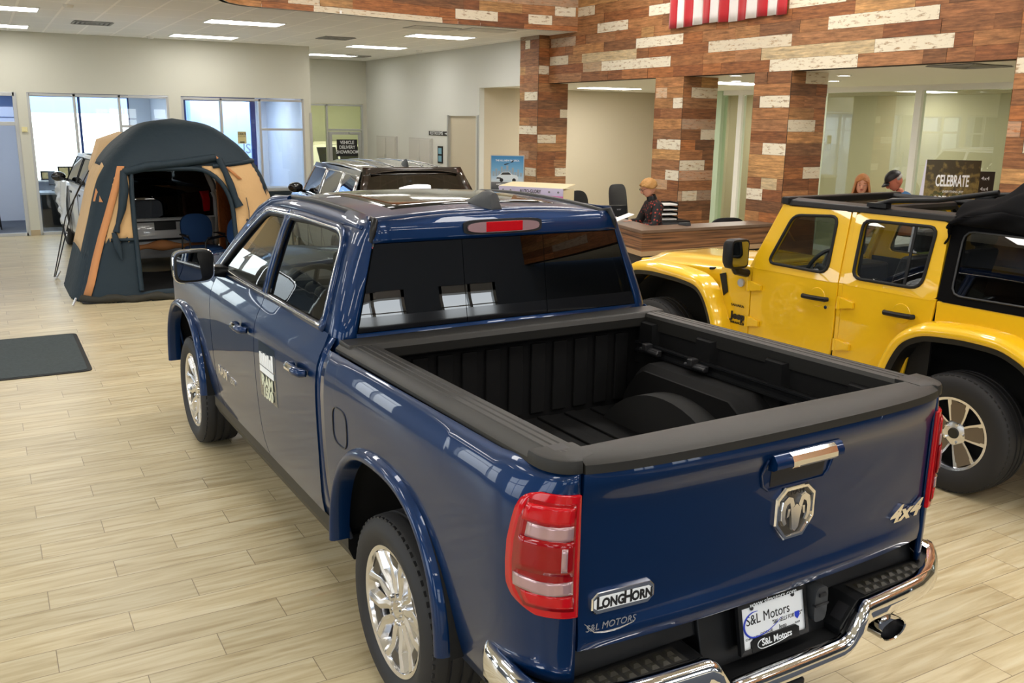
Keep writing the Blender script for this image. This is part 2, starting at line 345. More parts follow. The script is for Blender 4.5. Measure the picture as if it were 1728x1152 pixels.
m_wall_cool = mat('painted_wall_offwhite', srgb(208, 209, 203), 0.85, bump=(60, 0.08, 0.002))
m_wall_beige = mat('painted_wall_beige', srgb(196, 186, 164), 0.85, bump=(60, 0.08, 0.002))
m_wall_green = mat('painted_wall_sage', srgb(178, 196, 172), 0.85)
m_wall_yel = mat('painted_wall_yellow', srgb(196, 194, 152), 0.85)
m_alu = mat('aluminium_frame', srgb(188, 190, 190), 0.38, 0.6)
m_white = mat('white_paint', srgb(232, 232, 228), 0.5)
m_carpet = mat('grey_carpet', srgb(92, 98, 108), 0.95, noise=(60, 0.35), bump=(240, 0.5, 0.004))
m_black = mat('black_plastic', srgb(15, 16, 18), 0.42, spec=.4)
m_blackrub = mat('black_rubber', srgb(20, 20, 21), 0.7)
m_dgrey = mat('dark_grey_plastic', srgb(52, 54, 57), 0.5)
m_chrome = mat('chrome', (0.82, 0.82, 0.83), 0.05, 1.0)
m_lamp = mat('lamp_diffuser', (1, 1, 1), 0.4, emit=(1.0, 0.97, 0.92), estr=20)
m_glass = glass_mat('window_glass', (0.93, 0.96, 0.95))
m_glass_blue = glass_mat('tinted_film_glass', (0.60, 0.72, 0.95), boost=0.03)
m_tan_base = mat('tan_baseboard', srgb(178, 160, 128), 0.6)

WZ, WH = 3.085, 0.157
def plank_wall(name, mp, u0, u1, z0, z1, whites=(), seed=1, dark=1.0, nrm=(1, 0, 0), lmax=1.5):
    """cladding of boards: mp(u, z, d) -> point, d outwards; whites = [(ua, ub, row, paint)]"""
    r = random.Random(seed); me = bpy.data.meshes.new(name); V = []; F = []; CO = []; UV = []
    pal = [srgb(164, 114, 78), srgb(150, 100, 66), srgb(176, 128, 90), srgb(184, 138, 96), srgb(140, 92, 62), srgb(166, 116, 82), srgb(192, 152, 108), srgb(152, 106, 74), srgb(132, 94, 68), srgb(172, 114, 72), srgb(158, 102, 66), srgb(170, 126, 94)]
    k0 = math.floor((z0 - WZ) / WH + 1e-6); k1 = math.ceil((z1 - WZ) / WH - 1e-6)
    for k in range(k0, k1):
        za, zb = max(z0, WZ + k * WH), min(z1, WZ + (k + 1) * WH)
        if zb - za < 0.004: continue
        ws = sorted([w_ for w_ in whites if w_[2] == k]); segs = []; u = u0
        for wa, wb, _, pw in ws + [(u1, u1, k, None)]:
            wa = max(u0, min(u1, wa)); wb = max(u0, min(u1, wb))
            while u < wa - 1e-4:
                L = r.choice((0.34, 0.5, 0.7, 0.9, 1.2, lmax)) * r.uniform(0.75, 1.2)
                e = min(wa, u + L)
                if wa - e < 0.14: e = wa
                segs.append((u, e, 0.0 if r.random() > 0.05 else 0.25)); u = e
            if pw is not None and wb > wa: segs.append((wa, wb, pw)); u = wb
        for a, b, pw in segs:
            c = r.choice(pal); q = r.uniform(0.80, 1.10); c = (min(1, c[0] * q * 1.04), c[1] * q * .94, c[2] * q * .74)
            if pw == -1: c = srgb(204, 178, 132); pw = 0.15     # bare pale board
            elif pw > 0.5: c = srgb(176, 140, 96)
            d = r.uniform(0, 0.006); g = 0.0012; o = len(V)
            # subdivide long boards so that they follow a curved plane
            ns = max(1, int((b - a) / 0.12)) if 'fascia' in name else 1
            for i in range(ns + 1):
                t = a + g + (b - a - 2 * g) * i / ns
                V.append(mp(t, za + g, d)); V.append(mp(t, zb - g, d))
            ou, ov = r.uniform(0, 60), r.uniform(0, 60)
            for i in range(ns):
                F.append((o + 2 * i, o + 2 * i + 2, o + 2 * i + 3, o + 2 * i + 1))
                CO += [(*c, max(0, pw))] * 4
                t0, t1 = (b - a) * i / ns, (b - a) * (i + 1) / ns
                UV += [(ou + t0, ov), (ou + t1, ov), (ou + t1, ov + zb - za), (ou + t0, ov + zb - za)]
    me.from_pydata(V, [], F)
    ca = me.color_attributes.new('tone', 'FLOAT_COLOR', 'CORNER'); ul = me.uv_layers.new(name='grain')
    for i, c in enumerate(CO): ca.data[i].color = c
    for i, c in enumerate(UV): ul.data[i].uv = c
    me.materials.append(m_plank)
    o = bpy.data.objects.new(name, me); C.objects.link(o)
    return struct(o)

# ================================================================ setting
XW, XH, XP = 9.515, 9.42, 9.20      # restroom wall, header face, protruding pillar face
ZC, ZO = 3.94, 3.087                  # showroom ceiling (low part), office ceiling
YL, YA = 20.95, 25.13               # office front, alcove back
XL, YB, XE = -6.0, -7.0, 16.8       # entrance side, front wall behind the camera, office end
b = MB(); b.bx(XL, 17, YB, 31.5, -0.12, 0); struct(b.build('floor', m_floor, smooth=0))
b = MB(); b.bx(.6, 4.3, -4.6, 1.25, .001, .012); struct(b.build('added_reflection_carpet', mat('slate_carpet', srgb(60, 66, 76), .95, noise=(40, .3)), smooth=0))  # added out of view, to give the tailgate a dark reflection
fas = [(9.42, 14.36), (8.4, 14.5), (7.0, 14.5), (5.9, 14.36), (5.0, 14.2), (4.3, 14.12), (3.75, 14.09), (3.45, 14.0), (3.22, 13.78), (3.08, 13.5), (3.0, 13.0), (3.0, YB)]
low = fas + [(XL, YB), (XL, 25.2), (XW + 0.1, 25.2), (XW + 0.1, 14.36)]
b = MB(); b.prism(low, 'z', ZC, ZC + 0.05); struct(b.build('ceiling', m_ceil, smooth=0))
b = MB(); b.bx(2.9, XH + 0.2, YB, 14.7, 5.4, 5.5); struct(b.build('ceiling_raised', m_ceil, smooth=0))
# wood fascia of the raised part
acc = [0.0]
for p, q in zip(fas, fas[1:]): acc.append(acc[-1] + math.dist(p, q))
def fas_map(u, z, d):
    for i in range(len(fas) - 1):
        if u <= acc[i + 1] or i == len(fas) - 2:
            t = (u - acc[i]) / (acc[i + 1] - acc[i]); p, q = fas[i], fas[i + 1]
            nx, ny = -(q[1] - p[1]), (q[0] - p[0]); L = math.hypot(nx, ny)
            return (p[0] + (q[0] - p[0]) * t + nx / L * d, p[1] + (q[1] - p[1]) * t + ny / L * d, z)
plank_wall('trim_fascia', fas_map, 0, acc[-1], ZC, 5.4, [(1.55, 2.35, 6, 1), (0.05, 0.45, 7, 1), (2.6, 4.9, 5, 0.8), (0.5, 0.95, 6, 1), (4.8, 5.3, 6, 0.7), (5.6, 6.0, 7, .9)], 11)
# wood header wall above the reception and office openings
hd = [(8.13, 10.31, 0, 1), (6.84, 7.90, 1, 1), (7.90, 9.78, 1, -1), (11.72, 13.58, 1, 1), (14.64, 15.27, 2, 0.75), (9.24, 10.87, 2, 0.8), (11.45, 12.63, 3, 1), (7.06, 8.64, 3, 1),
      (12.86, 13.74, 5, 0.9), (8.39, 9.33, 5, 1), (14.41, 15.24, 4, 0.4), (11.7, 12.32, 6, 1), (13.84, 14.36, 7, 0.8), (9.0, 9.6, 0, 1), (12.6, 14.2, 2, -1), (5.2, 5.8, 5, 0.9)]
plank_wall('wall_header', lambda u, z, d: (XH - d, u, z), -7.0, 15.3, WZ, 5.5, hd, 5)
b = MB(); b.bx(XH + 0.004, XH + 0.24, -7.0, 16.0, WZ + 0.002, 5.5); struct(b.build('wall_header_core', mat('dark_brown_backing', srgb(46, 30, 22), .9), smooth=0))
b = MB(); b.loft([[fas_map(u, z, d) for z, d in ((ZC, -.012), (5.4, -.012), (5.4, -.08), (ZC, -.08))] for u in frange(0, acc[-1], 240)], True); struct(b.build('trim_3', MATS['dark_brown_backing'], smooth=0))
def pillar(name, x0, x1, y0, y1, z1, wf, wd, seed):
    """square pillar clad in boards: -x face and -y face (and +y face)"""
    r_ = struct(bpy.data.objects.new(name, None)); C.objects.link(r_); r_['label'] = 'plank clad pillar'
    b = MB(); b.bx(x0 + .004, x1, y0 + .004, y1 - .004, 0, z1); o = b.build('pillar_core', m_dgrey, r_, smooth=0)
    for nm, f, a, c, w_ in (('pillar_cladding', lambda u, z, d: (x0 - d, u, z), y0, y1, wf), ('pillar_cladding', lambda u, z, d: (u, y0 - d, z), x0, x1, wd), ('pillar_cladding', lambda u, z, d: (u, y1 + d, z), x0, x1, [])):
        seed += 1; q = plank_wall(nm, f, a, c, 0, z1, w_, seed, lmax=0.6); q.parent = r_
    del r_['label']
    return r_
pillar('pillar', XP, 9.86, 15.31, 16.0, ZC, [(15.33, 15.81, -2, 1), (15.33, 16, -6, 1), (15.34, 15.75, -11, .8), (15.63, 15.81, 4, 1), (15.62, 16.0, -9, .25)],
       [(XP, 9.43, 1, .7), (9.69, 9.86, -4, .8), (XP, 9.61, -7, .7), (9.61, 9.86, -11, .9)], 20)
pillar('pillar', XH, 10.10, 11.38, 12.07, WZ, [(11.38, 11.61, -3, 1), (11.38, 11.96, -7, 1), (11.38, 11.71, -10, 1), (11.77, 12.05, -2, .4)], [(9.58, 10.1, -2, .8), (9.81, 10.1, -6, .8), (XH, 9.925, -9, .8), (9.5, 9.8, -12, .7)], 30)
pillar('pillar', XH, 10.10, 9.19, 9.87, WZ, [(9.19, 9.74, -3, 1), (9.19, 9.62, -7, 1), (9.56, 9.87, -11, 1), (9.3, 9.6, -10, -1)], [(9.68, 10.1, -1, .8), (XH, 9.93, -5, .8), (9.775, 10.1, -9, .8)], 40)
pillar('pillar', XP, 9.86, 5.25, 5.945, 5.4, [(5.5, 5.94, -1, 1), (5.3, 5.75, -6, 1), (5.25, 5.6, 2, .9)], [], 50)
# header boards at the far side of pillar one are hidden by it; restroom wall
b = MB(); b.bx(XW, XW + 0.12, 19.84, YA, 0, ZC); b.bx(XW, XW + 0.12, 18.30, 18.47, 0, ZC); b.bx(XW, XW + 0.12, 18.47, 19.84, 2.48, ZC); b.bx(XW, XW + 0.12, 16.0, 18.30, 3.07, ZC)
struct(b.build('wall_restroom', m_wall_cool, smooth=0))
b = MB(); b.bx(XW + 0.121, 14.4, 18.30, 18.42, 0, 3.087); b.bx(XW + .05, XW + .12, 18.44, 19.87, 0, 2.5); 
struct(b.build('wall_corridor', m_wall_beige, smooth=0))
b = MB()
for y in (18.345, 19.86): b.bx(XW - 0.02, XW + 0.02, y - 0.035, y + 0.035, 0, 2.5)
struct(b.build('trim_1', m_alu, smooth=0))
b = MB(); b.bx(6.56, 6.612, YL - .012, YL + .03, 0, 2.5); struct(b.build('trim_2', m_alu, smooth=0))
# alcove back wall with the delivery room door, and its return
b = MB(); b.bx(6.6, 7.60, YA, YA + 0.12, 0, ZC); b.bx(7.60, 9.40, YA, YA + 0.12, 2.78, ZC); b.bx(9.40, XW, YA, YA + 0.12, 0, ZC); b.bx(6.48, 6.60, YL + .12, YA, 0, ZC)
struct(b.build('wall_alcove', m_wall, smooth=0))
# office front wall with the glazed openings
b = MB()
for x0, x1, z0, z1 in ((XL, -5.72, 0, ZC), (-1.68, -1.4, 0, 2.8), (-5.72, -1.4, 2.8, ZC), (0.70, 0.885, 0, 2.80), (3.535, 3.785, 0, 2.80), (6.435, 6.6, 0, 2.80), (-1.4, 6.6, 2.80, ZC)): b.bx(x0, x1, YL, YL + 0.12, z0, z1)
struct(b.build('wall_far', m_wall, smooth=0))
b = MB(); b.bx(0.71, 0.88, YL - 0.012, YL - 0.001, 0, 0.11); b.bx(6.44, 6.6, YL - 0.012, YL - .001, 0, 0.11); b.bx(3.54, 3.78, YL - 0.012, YL - .001, 0, .11); struct(b.build('baseboard_far', m_tan_base, smooth=0))
b = MB(); b.bx(XW - 0.012, XW - .001, 19.9, YA, 0, 0.11); struct(b.build('baseboard_restroom', m_tan_base, smooth=0))
def window(name, xs_, z0, z1, trans, gm, y=YL, w_=0.05):
    """storefront glazing: posts at xs_, transom per bay (None or z)"""
    r_ = struct(bpy.data.objects.new(name, None)); C.objects.link(r_)
    b = MB(); d0, d1 = y + 0.0, y + 0.1
    for x in xs_: b.bx(x - w_ / 2, x + w_ / 2, d0, d1, z0, z1)
    b.bx(xs_[0], xs_[-1], d0, d1, z1 - w_, z1); b.bx(xs_[0], xs_[-1], d0, d1, z0, z0 + 0.06)
    for i, t in enumerate(trans):
        if t: b.bx(xs_[i], xs_[i + 1], d0 + .004, d1 - .004, t - w_ / 2, t + w_ / 2)
    b.build('window_frame', m_alu, r_, smooth=0, bevel=0.004)
    for i in range(len(xs_) - 1):
        if gm[i] is None: continue
        b = MB(); b.bx(xs_[i] + w_ / 2, xs_[i + 1] - w_ / 2, y + 0.045, y + 0.051, z0 + .05, z1 - w_); b.build('window_pane', gm[i], r_, smooth=0)
    return r_
window('window_1', [0.91, 1.73, 2.57, 3.51], 0, 2.79, [None, None, 2.17], [m_glass] * 3)
window('window_2', [3.81, 4.61, 5.44, 6.41], 0, 2.78, [None, None, 2.13], [m_glass] * 3)
window('window_3', [-1.38, -0.4, 0.67], 0, 2.80, [2.2, 2.2], [m_glass, None], w_=0.075)
window('window_0', [-5.7, -4.7, -3.7, -2.7, -1.7], 0, 2.79, [2.17, None, None, 2.17], [m_glass] * 4)
window('window_4', [7.62, 8.36, 9.38], 0, 2.77, [None, 2.08], [m_glass, m_glass], y=YA)
# transom light over the open office door
b = MB(); b.bx(-0.36, 0.63, YL + 0.045, YL + 0.051, 2.24, 2.74); struct(b.build('window_5', m_glass_blue, smooth=0))
# offices behind the glazing: floor covering, end walls, outside wall with big openings
b = MB(); b.bx(-5.95, 6.48, YL + 0.12, 24.2, 0.0, 0.012); struct(b.build('floor_office', m_carpet, smooth=0))
b = MB(); b.bx(-5.95, 6.6, YL + .12, 24.3, 2.96, 3.05); struct(b.build('ceiling_office', m_ceil, smooth=0))
b = MB()
for x0, x1, z0, z1 in ((-5.95, -5.2, 0, 3), (-5.2, -2.9, 0, .9), (-5.2, -2.9, 2.6, 3), (-2.9, 0.98, 0, 3), (3.15, 4.15, 0, 3), (6.12, 6.6, 0, 3), (.98, 3.15, 0, .93), (4.15, 6.12, 0, .55), (.98, 6.12, 2.86, 3)): b.bx(x0, x1, 24.0, 24.12, z0, z1)
b.bx(3.62, 3.70, YL + .13, 24.0, 0, 2.96); b.bx(6.40, 6.48, YL + .13, 24.0, 0, 2.96); b.bx(0.74, 0.82, YL + .9, 24.0, 0, 2.96); b.bx(-2.3, -2.2, YL + .13, 24.0, 0, 2.96)
struct(b.build('wall_office', mat('office_wall_blue_white', srgb(214, 220, 232), .8), smooth=0))
m_navy = mat('navy_frame', srgb(30, 52, 110), .4)
b = MB()
for x in (.98, 2.05, 3.12): b.bx(x, x + .05, 24.02, 24.1, .93, 2.86)
for x in (4.15, 4.32, 6.0): b.bx(x, x + .12, 24.02, 24.1, .55, 2.86)
b.bx(.98, 3.15, 24.02, 24.1, 2.78, 2.86); b.bx(4.15, 6.12, 24.02, 24.1, 2.76, 2.86); b.bx(4.15, 6.12, 24.02, 24.1, 1.16, 1.2)
struct(b.build('window_6', m_navy, smooth=0))
b = MB(); b.bx(.95, 3.2, 23.6, 24.0, .90, .93); struct(b.build('window_sill', m_white, smooth=0))
b = MB(); b.bx(.99, 3.14, 24.05, 24.058, 2.42, 2.8); o = b.build('roller_shade', glass_mat('blue_shade_film', (.50, .62, .85)), smooth=0); tag(o, 'blue translucent shade strip across the top of the bright office window', 'shade')
# delivery room beyond the alcove door
b = MB(); b.bx(6.9, 12.5, 30.4, 30.5, 0, 3.4); b.bx(6.8, 6.9, YA + .12, 30.5, 0, 3.4); b.bx(12.4, 12.5, YA + .12, 30.5, 0, 3.4); b.bx(6.8, 12.5, YA + .12, 30.5, 3.4, 3.5); struct(b.build('wall_delivery', m_wall_yel, smooth=0))
area('delivery_room_lamp', (9.3, 27.6, 3.38), 2.4, 1.6, 110, (0, 0, -1), (1, .97, .86))
# reception offices behind the wood wall
b = MB(); b.bx(14.3, 14.4, 16.15, 18.30, 0, ZO); struct(b.build('wall_reception', m_wall_beige, smooth=0))
b = MB(); b.bx(9.62, XE, -6.9, 18.4, ZO, ZO + .08); struct(b.build('ceiling_reception', m_white, smooth=0))
b = MB(); b.bx(14.12, 14.3, 15.75, 16.15, 0, ZO); struct(b.build('wall_sage', m_wall_green, smooth=0))
b = MB(); b.bx(XE - .1, XE, -6.9, 18.4, 0, ZO); b.bx(14.4, XE, 18.3, 18.4, 0, ZO); struct(b.build('wall_right', m_wall_beige, smooth=0))
# glazed office front behind the yellow car
r_ = struct(bpy.data.objects.new('window_8', None)); C.objects.link(r_)
XG = 14.2; m_oglass = glass_mat('office_glass', (.90, .95, .90), boost=.05)
b = MB(); b.bx(XG - .05, XG + .05, 1.0, 15.75, 2.99, ZO)
for y in (15.2, 13.0, 10.83, 8.0, 5.0, 1.0): b.bx(XG - .06, XG + .06, y - .065, y + .065, 0, 2.99)
b.bx(XG - .05, XG + .05, 1, 15.75, 0, .1); b.build('window_frame', m_white, r_, smooth=0)
for y0, y1 in ((15.27, 15.74), (13.07, 15.13), (10.9, 12.93), (8.07, 10.76), (5.07, 7.93), (1.07, 4.93)):
    b = MB(); b.bx(XG - .005, XG + .005, y0, y1, .1, 2.99); b.build('window_pane', m_oglass, r_, smooth=0)
# rest of the showroom, outside the view: walls with tall windows to the street
b = MB()
def wall_with_windows(b, ax, at, t, a0, a1, h, wins, z0, z1):
    e = a0
    for p, q in wins + [(a1, a1)]:
        if p > e:
            if ax == 'y': b.bx(e, p, at, at + t, 0, h)
            else: b.bx(at, at + t, e, p, 0, h)
        if q > p:
            for za, zb in ((0, z0), (z1, h)):
                if ax == 'y': b.bx(p, q, at, at + t, za, zb)
                else: b.bx(at, at + t, p, q, za, zb)
        e = q
FW = [(-4.6, -2.2), (-.6, 1.8), (5.5, 6.8), (7.5, 8.7)]; LW = [(-4.4, -2.2), (.2, 3.0), (5.2, 8.0), (10.4, 13.2), (15.6, 17.8)]
wall_with_windows(b, 'y', YB - .15, .15, XL, XE, 5.5, FW, .9, 2.75)
m_slate = mat('slate_wall_paint', srgb(84, 92, 104), .8); struct(b.build('wall_front', m_slate, smooth=0))
b = MB(); wall_with_windows(b, 'x', XL - .15, .15, YB, 25.2, 5.5, LW, .6, 2.8)
struct(b.build('wall_left', m_slate, smooth=0))
k = 9
for ax, at, W_, z0, zt in (('y', YB - .09, FW, .9, 2.75), ('x', XL - .09, LW, .6, 2.8)):
    for a, c in W_:
        b = MB(); f = 0.06
        def bar(a0, a1, z0, z1):
            if ax == 'y': b.bx(a0, a1, at, at + .08, z0, z1)
            else: b.bx(at, at + .08, a0, a1, z0, z1)
        for q in (a, (a + c) / 2, c - f): bar(q, q + f, z0, zt)
        for z in (z0, z0 + (zt - z0) * .7, zt - f): bar(a, c, z, z + f)
        struct(b.build('window_%d' % k, m_alu, smooth=0)); k += 1
# outside face of the neighbouring wing seen through the second office window
b = MB()
for q in range(24): b.loft([[(6.72, 24.9, q * .16), (6.72, 30.4, q * .16), (6.70, 30.4, q * .16 + .155), (6.70, 24.9, q * .16 + .155)], [(6.78, 24.9, q * .16), (6.78, 30.4, q * .16), (6.78, 30.4, q * .16 + .155), (6.78, 24.9, q * .16 + .155)]])
b.bx(4.3, 6.72, 26.4, 26.5, 0, 4); b.bx(4.9, 5.15, 25.9, 26.15, 0, 4)
struct(b.build('wall_siding', mat('pale_siding', srgb(232, 238, 246), .7), smooth=0))

b = MB(); b.bx(4.17, 6.1, 24.05, 24.056, .57, 2.75); o = b.build('roller_shade', glass_mat('pale_blue_shade_film', (.70, .80, .97)), smooth=0); tag(o, 'pale blue translucent shade across the second office outer window', 'shade')
# ================================================================ blue pickup truck
m_blue = mat('deep_blue_metallic_paint', (0.0002, 0.0185, 0.078), 0.36, 0.40, 0.70, 0.012, spec=0.2)
m_blue.node_tree.nodes['Principled BSDF'].inputs['Coat IOR'].default_value = 1.42
m_liner = mat('black_bed_liner', srgb(11, 11, 12), 0.7, spec=.25, bump=(420, 0.6, 0.003))
m_railcap = mat('black_grained_rail_cap', srgb(34, 33, 31), 0.45, spec=.35, bump=(600, 0.25, 0.001))
m_tglass = glass_mat('deep_tinted_glass', (0.030, 0.032, 0.034), ior=1.55, boost=0.04)
m_mglass = glass_mat('light_tinted_glass', (0.56, 0.60, 0.58), ior=1.5, boost=0.025)
m_gblack = mat('gloss_black', (0.006, 0.006, 0.007), 0.06, 0, 0.6)
m_red = mat('red_lens', (0.46, 0.003, 0.008), 0.12, 0, 0.35, 0.02, spec=.3, noise=(25, .15))
m_redd = mat('dark_red_lens', (0.25, 0.0012, 0.004), 0.10, 0, 0.35, 0.02, spec=.3)
m_clear = mat('clear_lens', srgb(172, 138, 142), 0.12, 0.35, 1.0)
m_polish = mat('polished_alloy', (0.80, 0.80, 0.82), 0.16, 1.0)
m_alloyd = mat('dark_alloy', srgb(96, 94, 92), 0.3, 0.9)
m_inner = mat('wheelhouse_black', (0.006, 0.006, 0.006), 0.9)
m_tire = mat('tire_rubber', srgb(34, 34, 36), 0.62)
m_seat = mat('dark_leather', srgb(46, 40, 36), 0.5)
m_dash = mat('dash_black', srgb(24, 24, 26), 0.5)
m_bronze = mat('bronze_grey_alloy', srgb(112, 100, 84), .42, .35)
m_steel = mat('dark_steel', srgb(60, 60, 62), 0.45, 0.7)
m_pad = mat('step_pad_black', srgb(30, 29, 27), 0.6)
m_olive = mat('dark_olive_black', srgb(40, 38, 30), 0.55)
m_mirror = mat('mirror_glass', (0.30, 0.32, 0.33), 0.02, 1.0)
m_silver = mat('silver_lettering', srgb(196, 198, 204), 0.25, 0.7)
m_decalw = mat('white_decal', srgb(232, 236, 240), 0.5)
m_decalg = mat('pale_decal', srgb(206, 210, 186), 0.5)
m_decalb = mat('smoked_decal', srgb(62, 80, 96), 0.35)
m_ink = mat('black_ink', (0.01, 0.01, 0.012), 0.5)
m_inkb = mat('blue_ink', srgb(36, 62, 190), 0.5)

def wheel(parent, x, y, Rt, Rr, wd, side, style, tread=60):
    """tyre and rim; side -1: outer face towards -x"""
    o = side; b = MB(); hw = wd / 2
    prof = [(Rr - 0.01, -hw * .80), (Rr + .012, -hw * .9), (Rr + .03, -hw * .97), ((Rt + Rr) / 2, -hw * 1.06), (Rt - .045, -hw * 1.0), (Rt - .018, -hw * .9), (Rt - .004, -hw * .74)]
    gr = []
    for g in (-.38, 0, .38):
        gr += [(Rt, hw * (g - .07)), (Rt - .009, hw * (g - .06)), (Rt - .009, hw * (g + .06)), (Rt, hw * (g + .07))]
    prof = prof + gr + [(r, -h) for r, h in prof[::-1]]
    b.lathe([(r, x + h) for r, h in prof], 72, 'x', (0, y, Rt))
    # shoulder blocks
    for k in range(tread):
        a = 2 * math.pi * k / tread
        for s in (-1, 1):
            h = x + s * hw * .755
            c = (h, y + (Rt - .017) * math.cos(a), Rt + (Rt - .017) * math.sin(a))
            b.box(c, (hw * .26, .022, .014), rx=a + math.pi / 2)
    t = b.build('tire', m_tire, parent, smooth=40)
    f = x + o * hw * .86                               # outer lip plane
    b = MB(); b.lathe([(Rr - .004, x - o * hw * .8), (Rr - .03, x - o * hw * .3), (Rr - .035, x + o * hw * .5), (Rr - .014, f), (Rr + .004, f + o * .004), (Rr + .006, f - o * .012)], 64, 'x', (0, y, Rt))
    n = {'ram': 6, 'jeep': 5, 'plain': 5}[style]
    def P(r, a, d): return (f + o * d, y + r * math.cos(a), Rt + r * math.sin(a))
    b.lathe([(0, f - o * .03), (.055, f - o * .03), (.085, f - o * .036), (.09, f - o * .06)], 24, 'x', (0, y, Rt))
    for k in range(n):
        a = 2 * math.pi * k / n + (math.pi / 2 if style != 'jeep' else math.pi / 2 + .1)
        if style == 'ram':
            for s in (-1, 1):      # each spoke: a pair of bent arms
                w0, w1, w2 = .075, .11, .085
                st = [(.07, a + s * .26, .26), (Rr * .40, a + s * .29, .26), (Rr * .66, a + s * .20, .24), (Rr - .018, a + s * .33, .30)]
                rings = []
                for r, aa, hwid in st:
                    d = -.030 + .028 * (r / Rr) ** 2
                    da = hwid * .075 / max(r, .05) * (1.0)
                    rings.append([P(r, aa - da * 1.6, d - .03), P(r, aa - da, d), P(r, aa + da * .2, d + .006), P(r, aa + da, d), P(r, aa + da * 1.6, d - .03)])
                b.loft(rings, True)
        elif style == 'jeep':
            for s in (-1, 1):
                rings = []
                for r, aa, hwid in [(.085, a + s * .44, .012), (Rr * .55, a + s * .37, .013), (Rr - .014, a + s * .29, .016)]:
                    da = hwid / r; d = -.034 + .03 * (r / Rr) ** 2
                    rings.append([P(r, aa - da, d - .03), P(r, aa - da * .8, d), P(r, aa + da * .8, d), P(r, aa + da, d - .03)])
                b.loft(rings, True)
        else:
            rings = []
            for r, hwid in [(.06, .05), (Rr * .6, .035), (Rr - .014, .05)]:
                da = hwid / r; d = -.03
                rings.append([P(r, a - da, d - .02), P(r, a - da * .8, d), P(r, a + da * .8, d), P(r, a + da, d - .02)])
            b.loft(rings, True)
    rim = b.build('rim', m_polish, t, smooth=30)
    b = MB()
    b.lathe([(0, x + o * hw * .1), (Rr - .03, x + o * hw * .1)], 40, 'x', (0, y, Rt))
    b.build('brake_disc', m_inner, t)
    if style in ('ram', 'jeep'):
        for k in range(n):
            a = 2 * math.pi * k / n + (math.pi / 2 if style != 'jeep' else math.pi / 2 + .1)
            b = MB(); rings = []
            for r, hw_ in ([(Rr * .72, .03), (Rr - .03, .045)] if style == 'ram' else [(.085, .034), (Rr * .55, .046), (Rr - .016, .060)]):
                da = hw_ / r; d = -.030 + .024 * (r / Rr) ** 2
                rings.append([P(r, a - da, d - .01), P(r, a - da, d), P(r, a + da, d), P(r, a + da, d - .01)])
            b.loft(rings, True); b.build('spoke_inlay', m_alloyd if style == 'ram' else m_bronze, t, smooth=0)
    b = MB(); b.lathe([(0, f - o * .018), (.034, f - o * .018), (.038, f - o * .03)], 20, 'x', (0, y, Rt)); b.build('center_cap', m_olive if style == 'jeep' else m_chrome, t)
    ln = 5 if style == 'jeep' else 6
    for k in range(ln):
        a = 2 * math.pi * (k + .5) / ln
        b = MB(); c = P(.064, a, -.02); b.lathe([(.0, c[0] + o * .004), (.009, c[0] + o * .004), (.010, c[0] - o * .02)], 8, 'x', (0, c[1], c[2])); b.build('lug_nut', m_chrome, t)
    return t

truck = thing('pickup_truck', 'deep blue crew cab pickup truck with open black bed, tailgate towards the viewer', 'pickup truck', (2.239, 3.263, 0), 0.023)
SP = [(.40, .90), (.50, .925), (.62, .955), (.80, .975), (1.0, .985), (1.15, .987), (1.25, .980), (1.33, .957), (1.38, .930), (1.41, .912)]
XG_ = [(1.40, .908), (1.44, .898), (1.55, .865), (1.70, .812), (1.82, .765), (1.88, .735), (1.93, .70), (1.955, .66)]
YBK = [(1.20, .69), (1.40, .69), (1.60, .715), (1.827, .750), (1.90, .762), (1.95, .80)]
def xs(z, y=0.0):
    x = interp(SP, z)
    if y > 3.9: x -= .30 * ((y - 3.9) / .76) ** 2
    return x
def xg(z): return interp(XG_, z)
def yb(z): return interp(YBK, z)
def arch(y, yc, zc=.50, hwid=.53, top=1.035):
    t = abs(y - yc) / hwid
    return zc + (top - zc) * (1 - t ** 2.6) ** (1 / 2.2) if t < 1 else None
def cosp(a, b, n): return [a + (b - a) * (.5 - .5 * math.cos(math.pi * i / (n - 1))) for i in range(n)]
SIDES = ((-1, 'driver'), (1, 'passenger'))
RZ = lambda y: 1.40 + (0.60 - y) * 0.0145           # bed rail height, rising slightly to the rear
def side_panel(name, m, S, ys, zb, zt, nz=16, yf=None, sol=.014, par=None):
    """sheet following the body side; column y runs from zb(y) to zt(y)"""
    b = MB()
    def f(u, v):
        y = ys[u]; z = lerp(zb(y), zt(y), v); yy = yf(y, z) if yf else y
        return (S * xs(z, yy), yy, z)
    b.grid(f, range(len(ys)), frange(0, 1, nz)); o = b.build(name, m, par or truck, smooth=40, normals=False)
    # orient outwards
    me = o.data
    if (me.polygons[0].normal.x > 0) != (S > 0): me.flip_normals()
    q = o.modifiers.new('s', 'SOLIDIFY'); q.thickness = sol; q.offset = -1
    q = o.modifiers.new('e', 'EDGE_SPLIT'); q.split_angle = R(45)
    return o
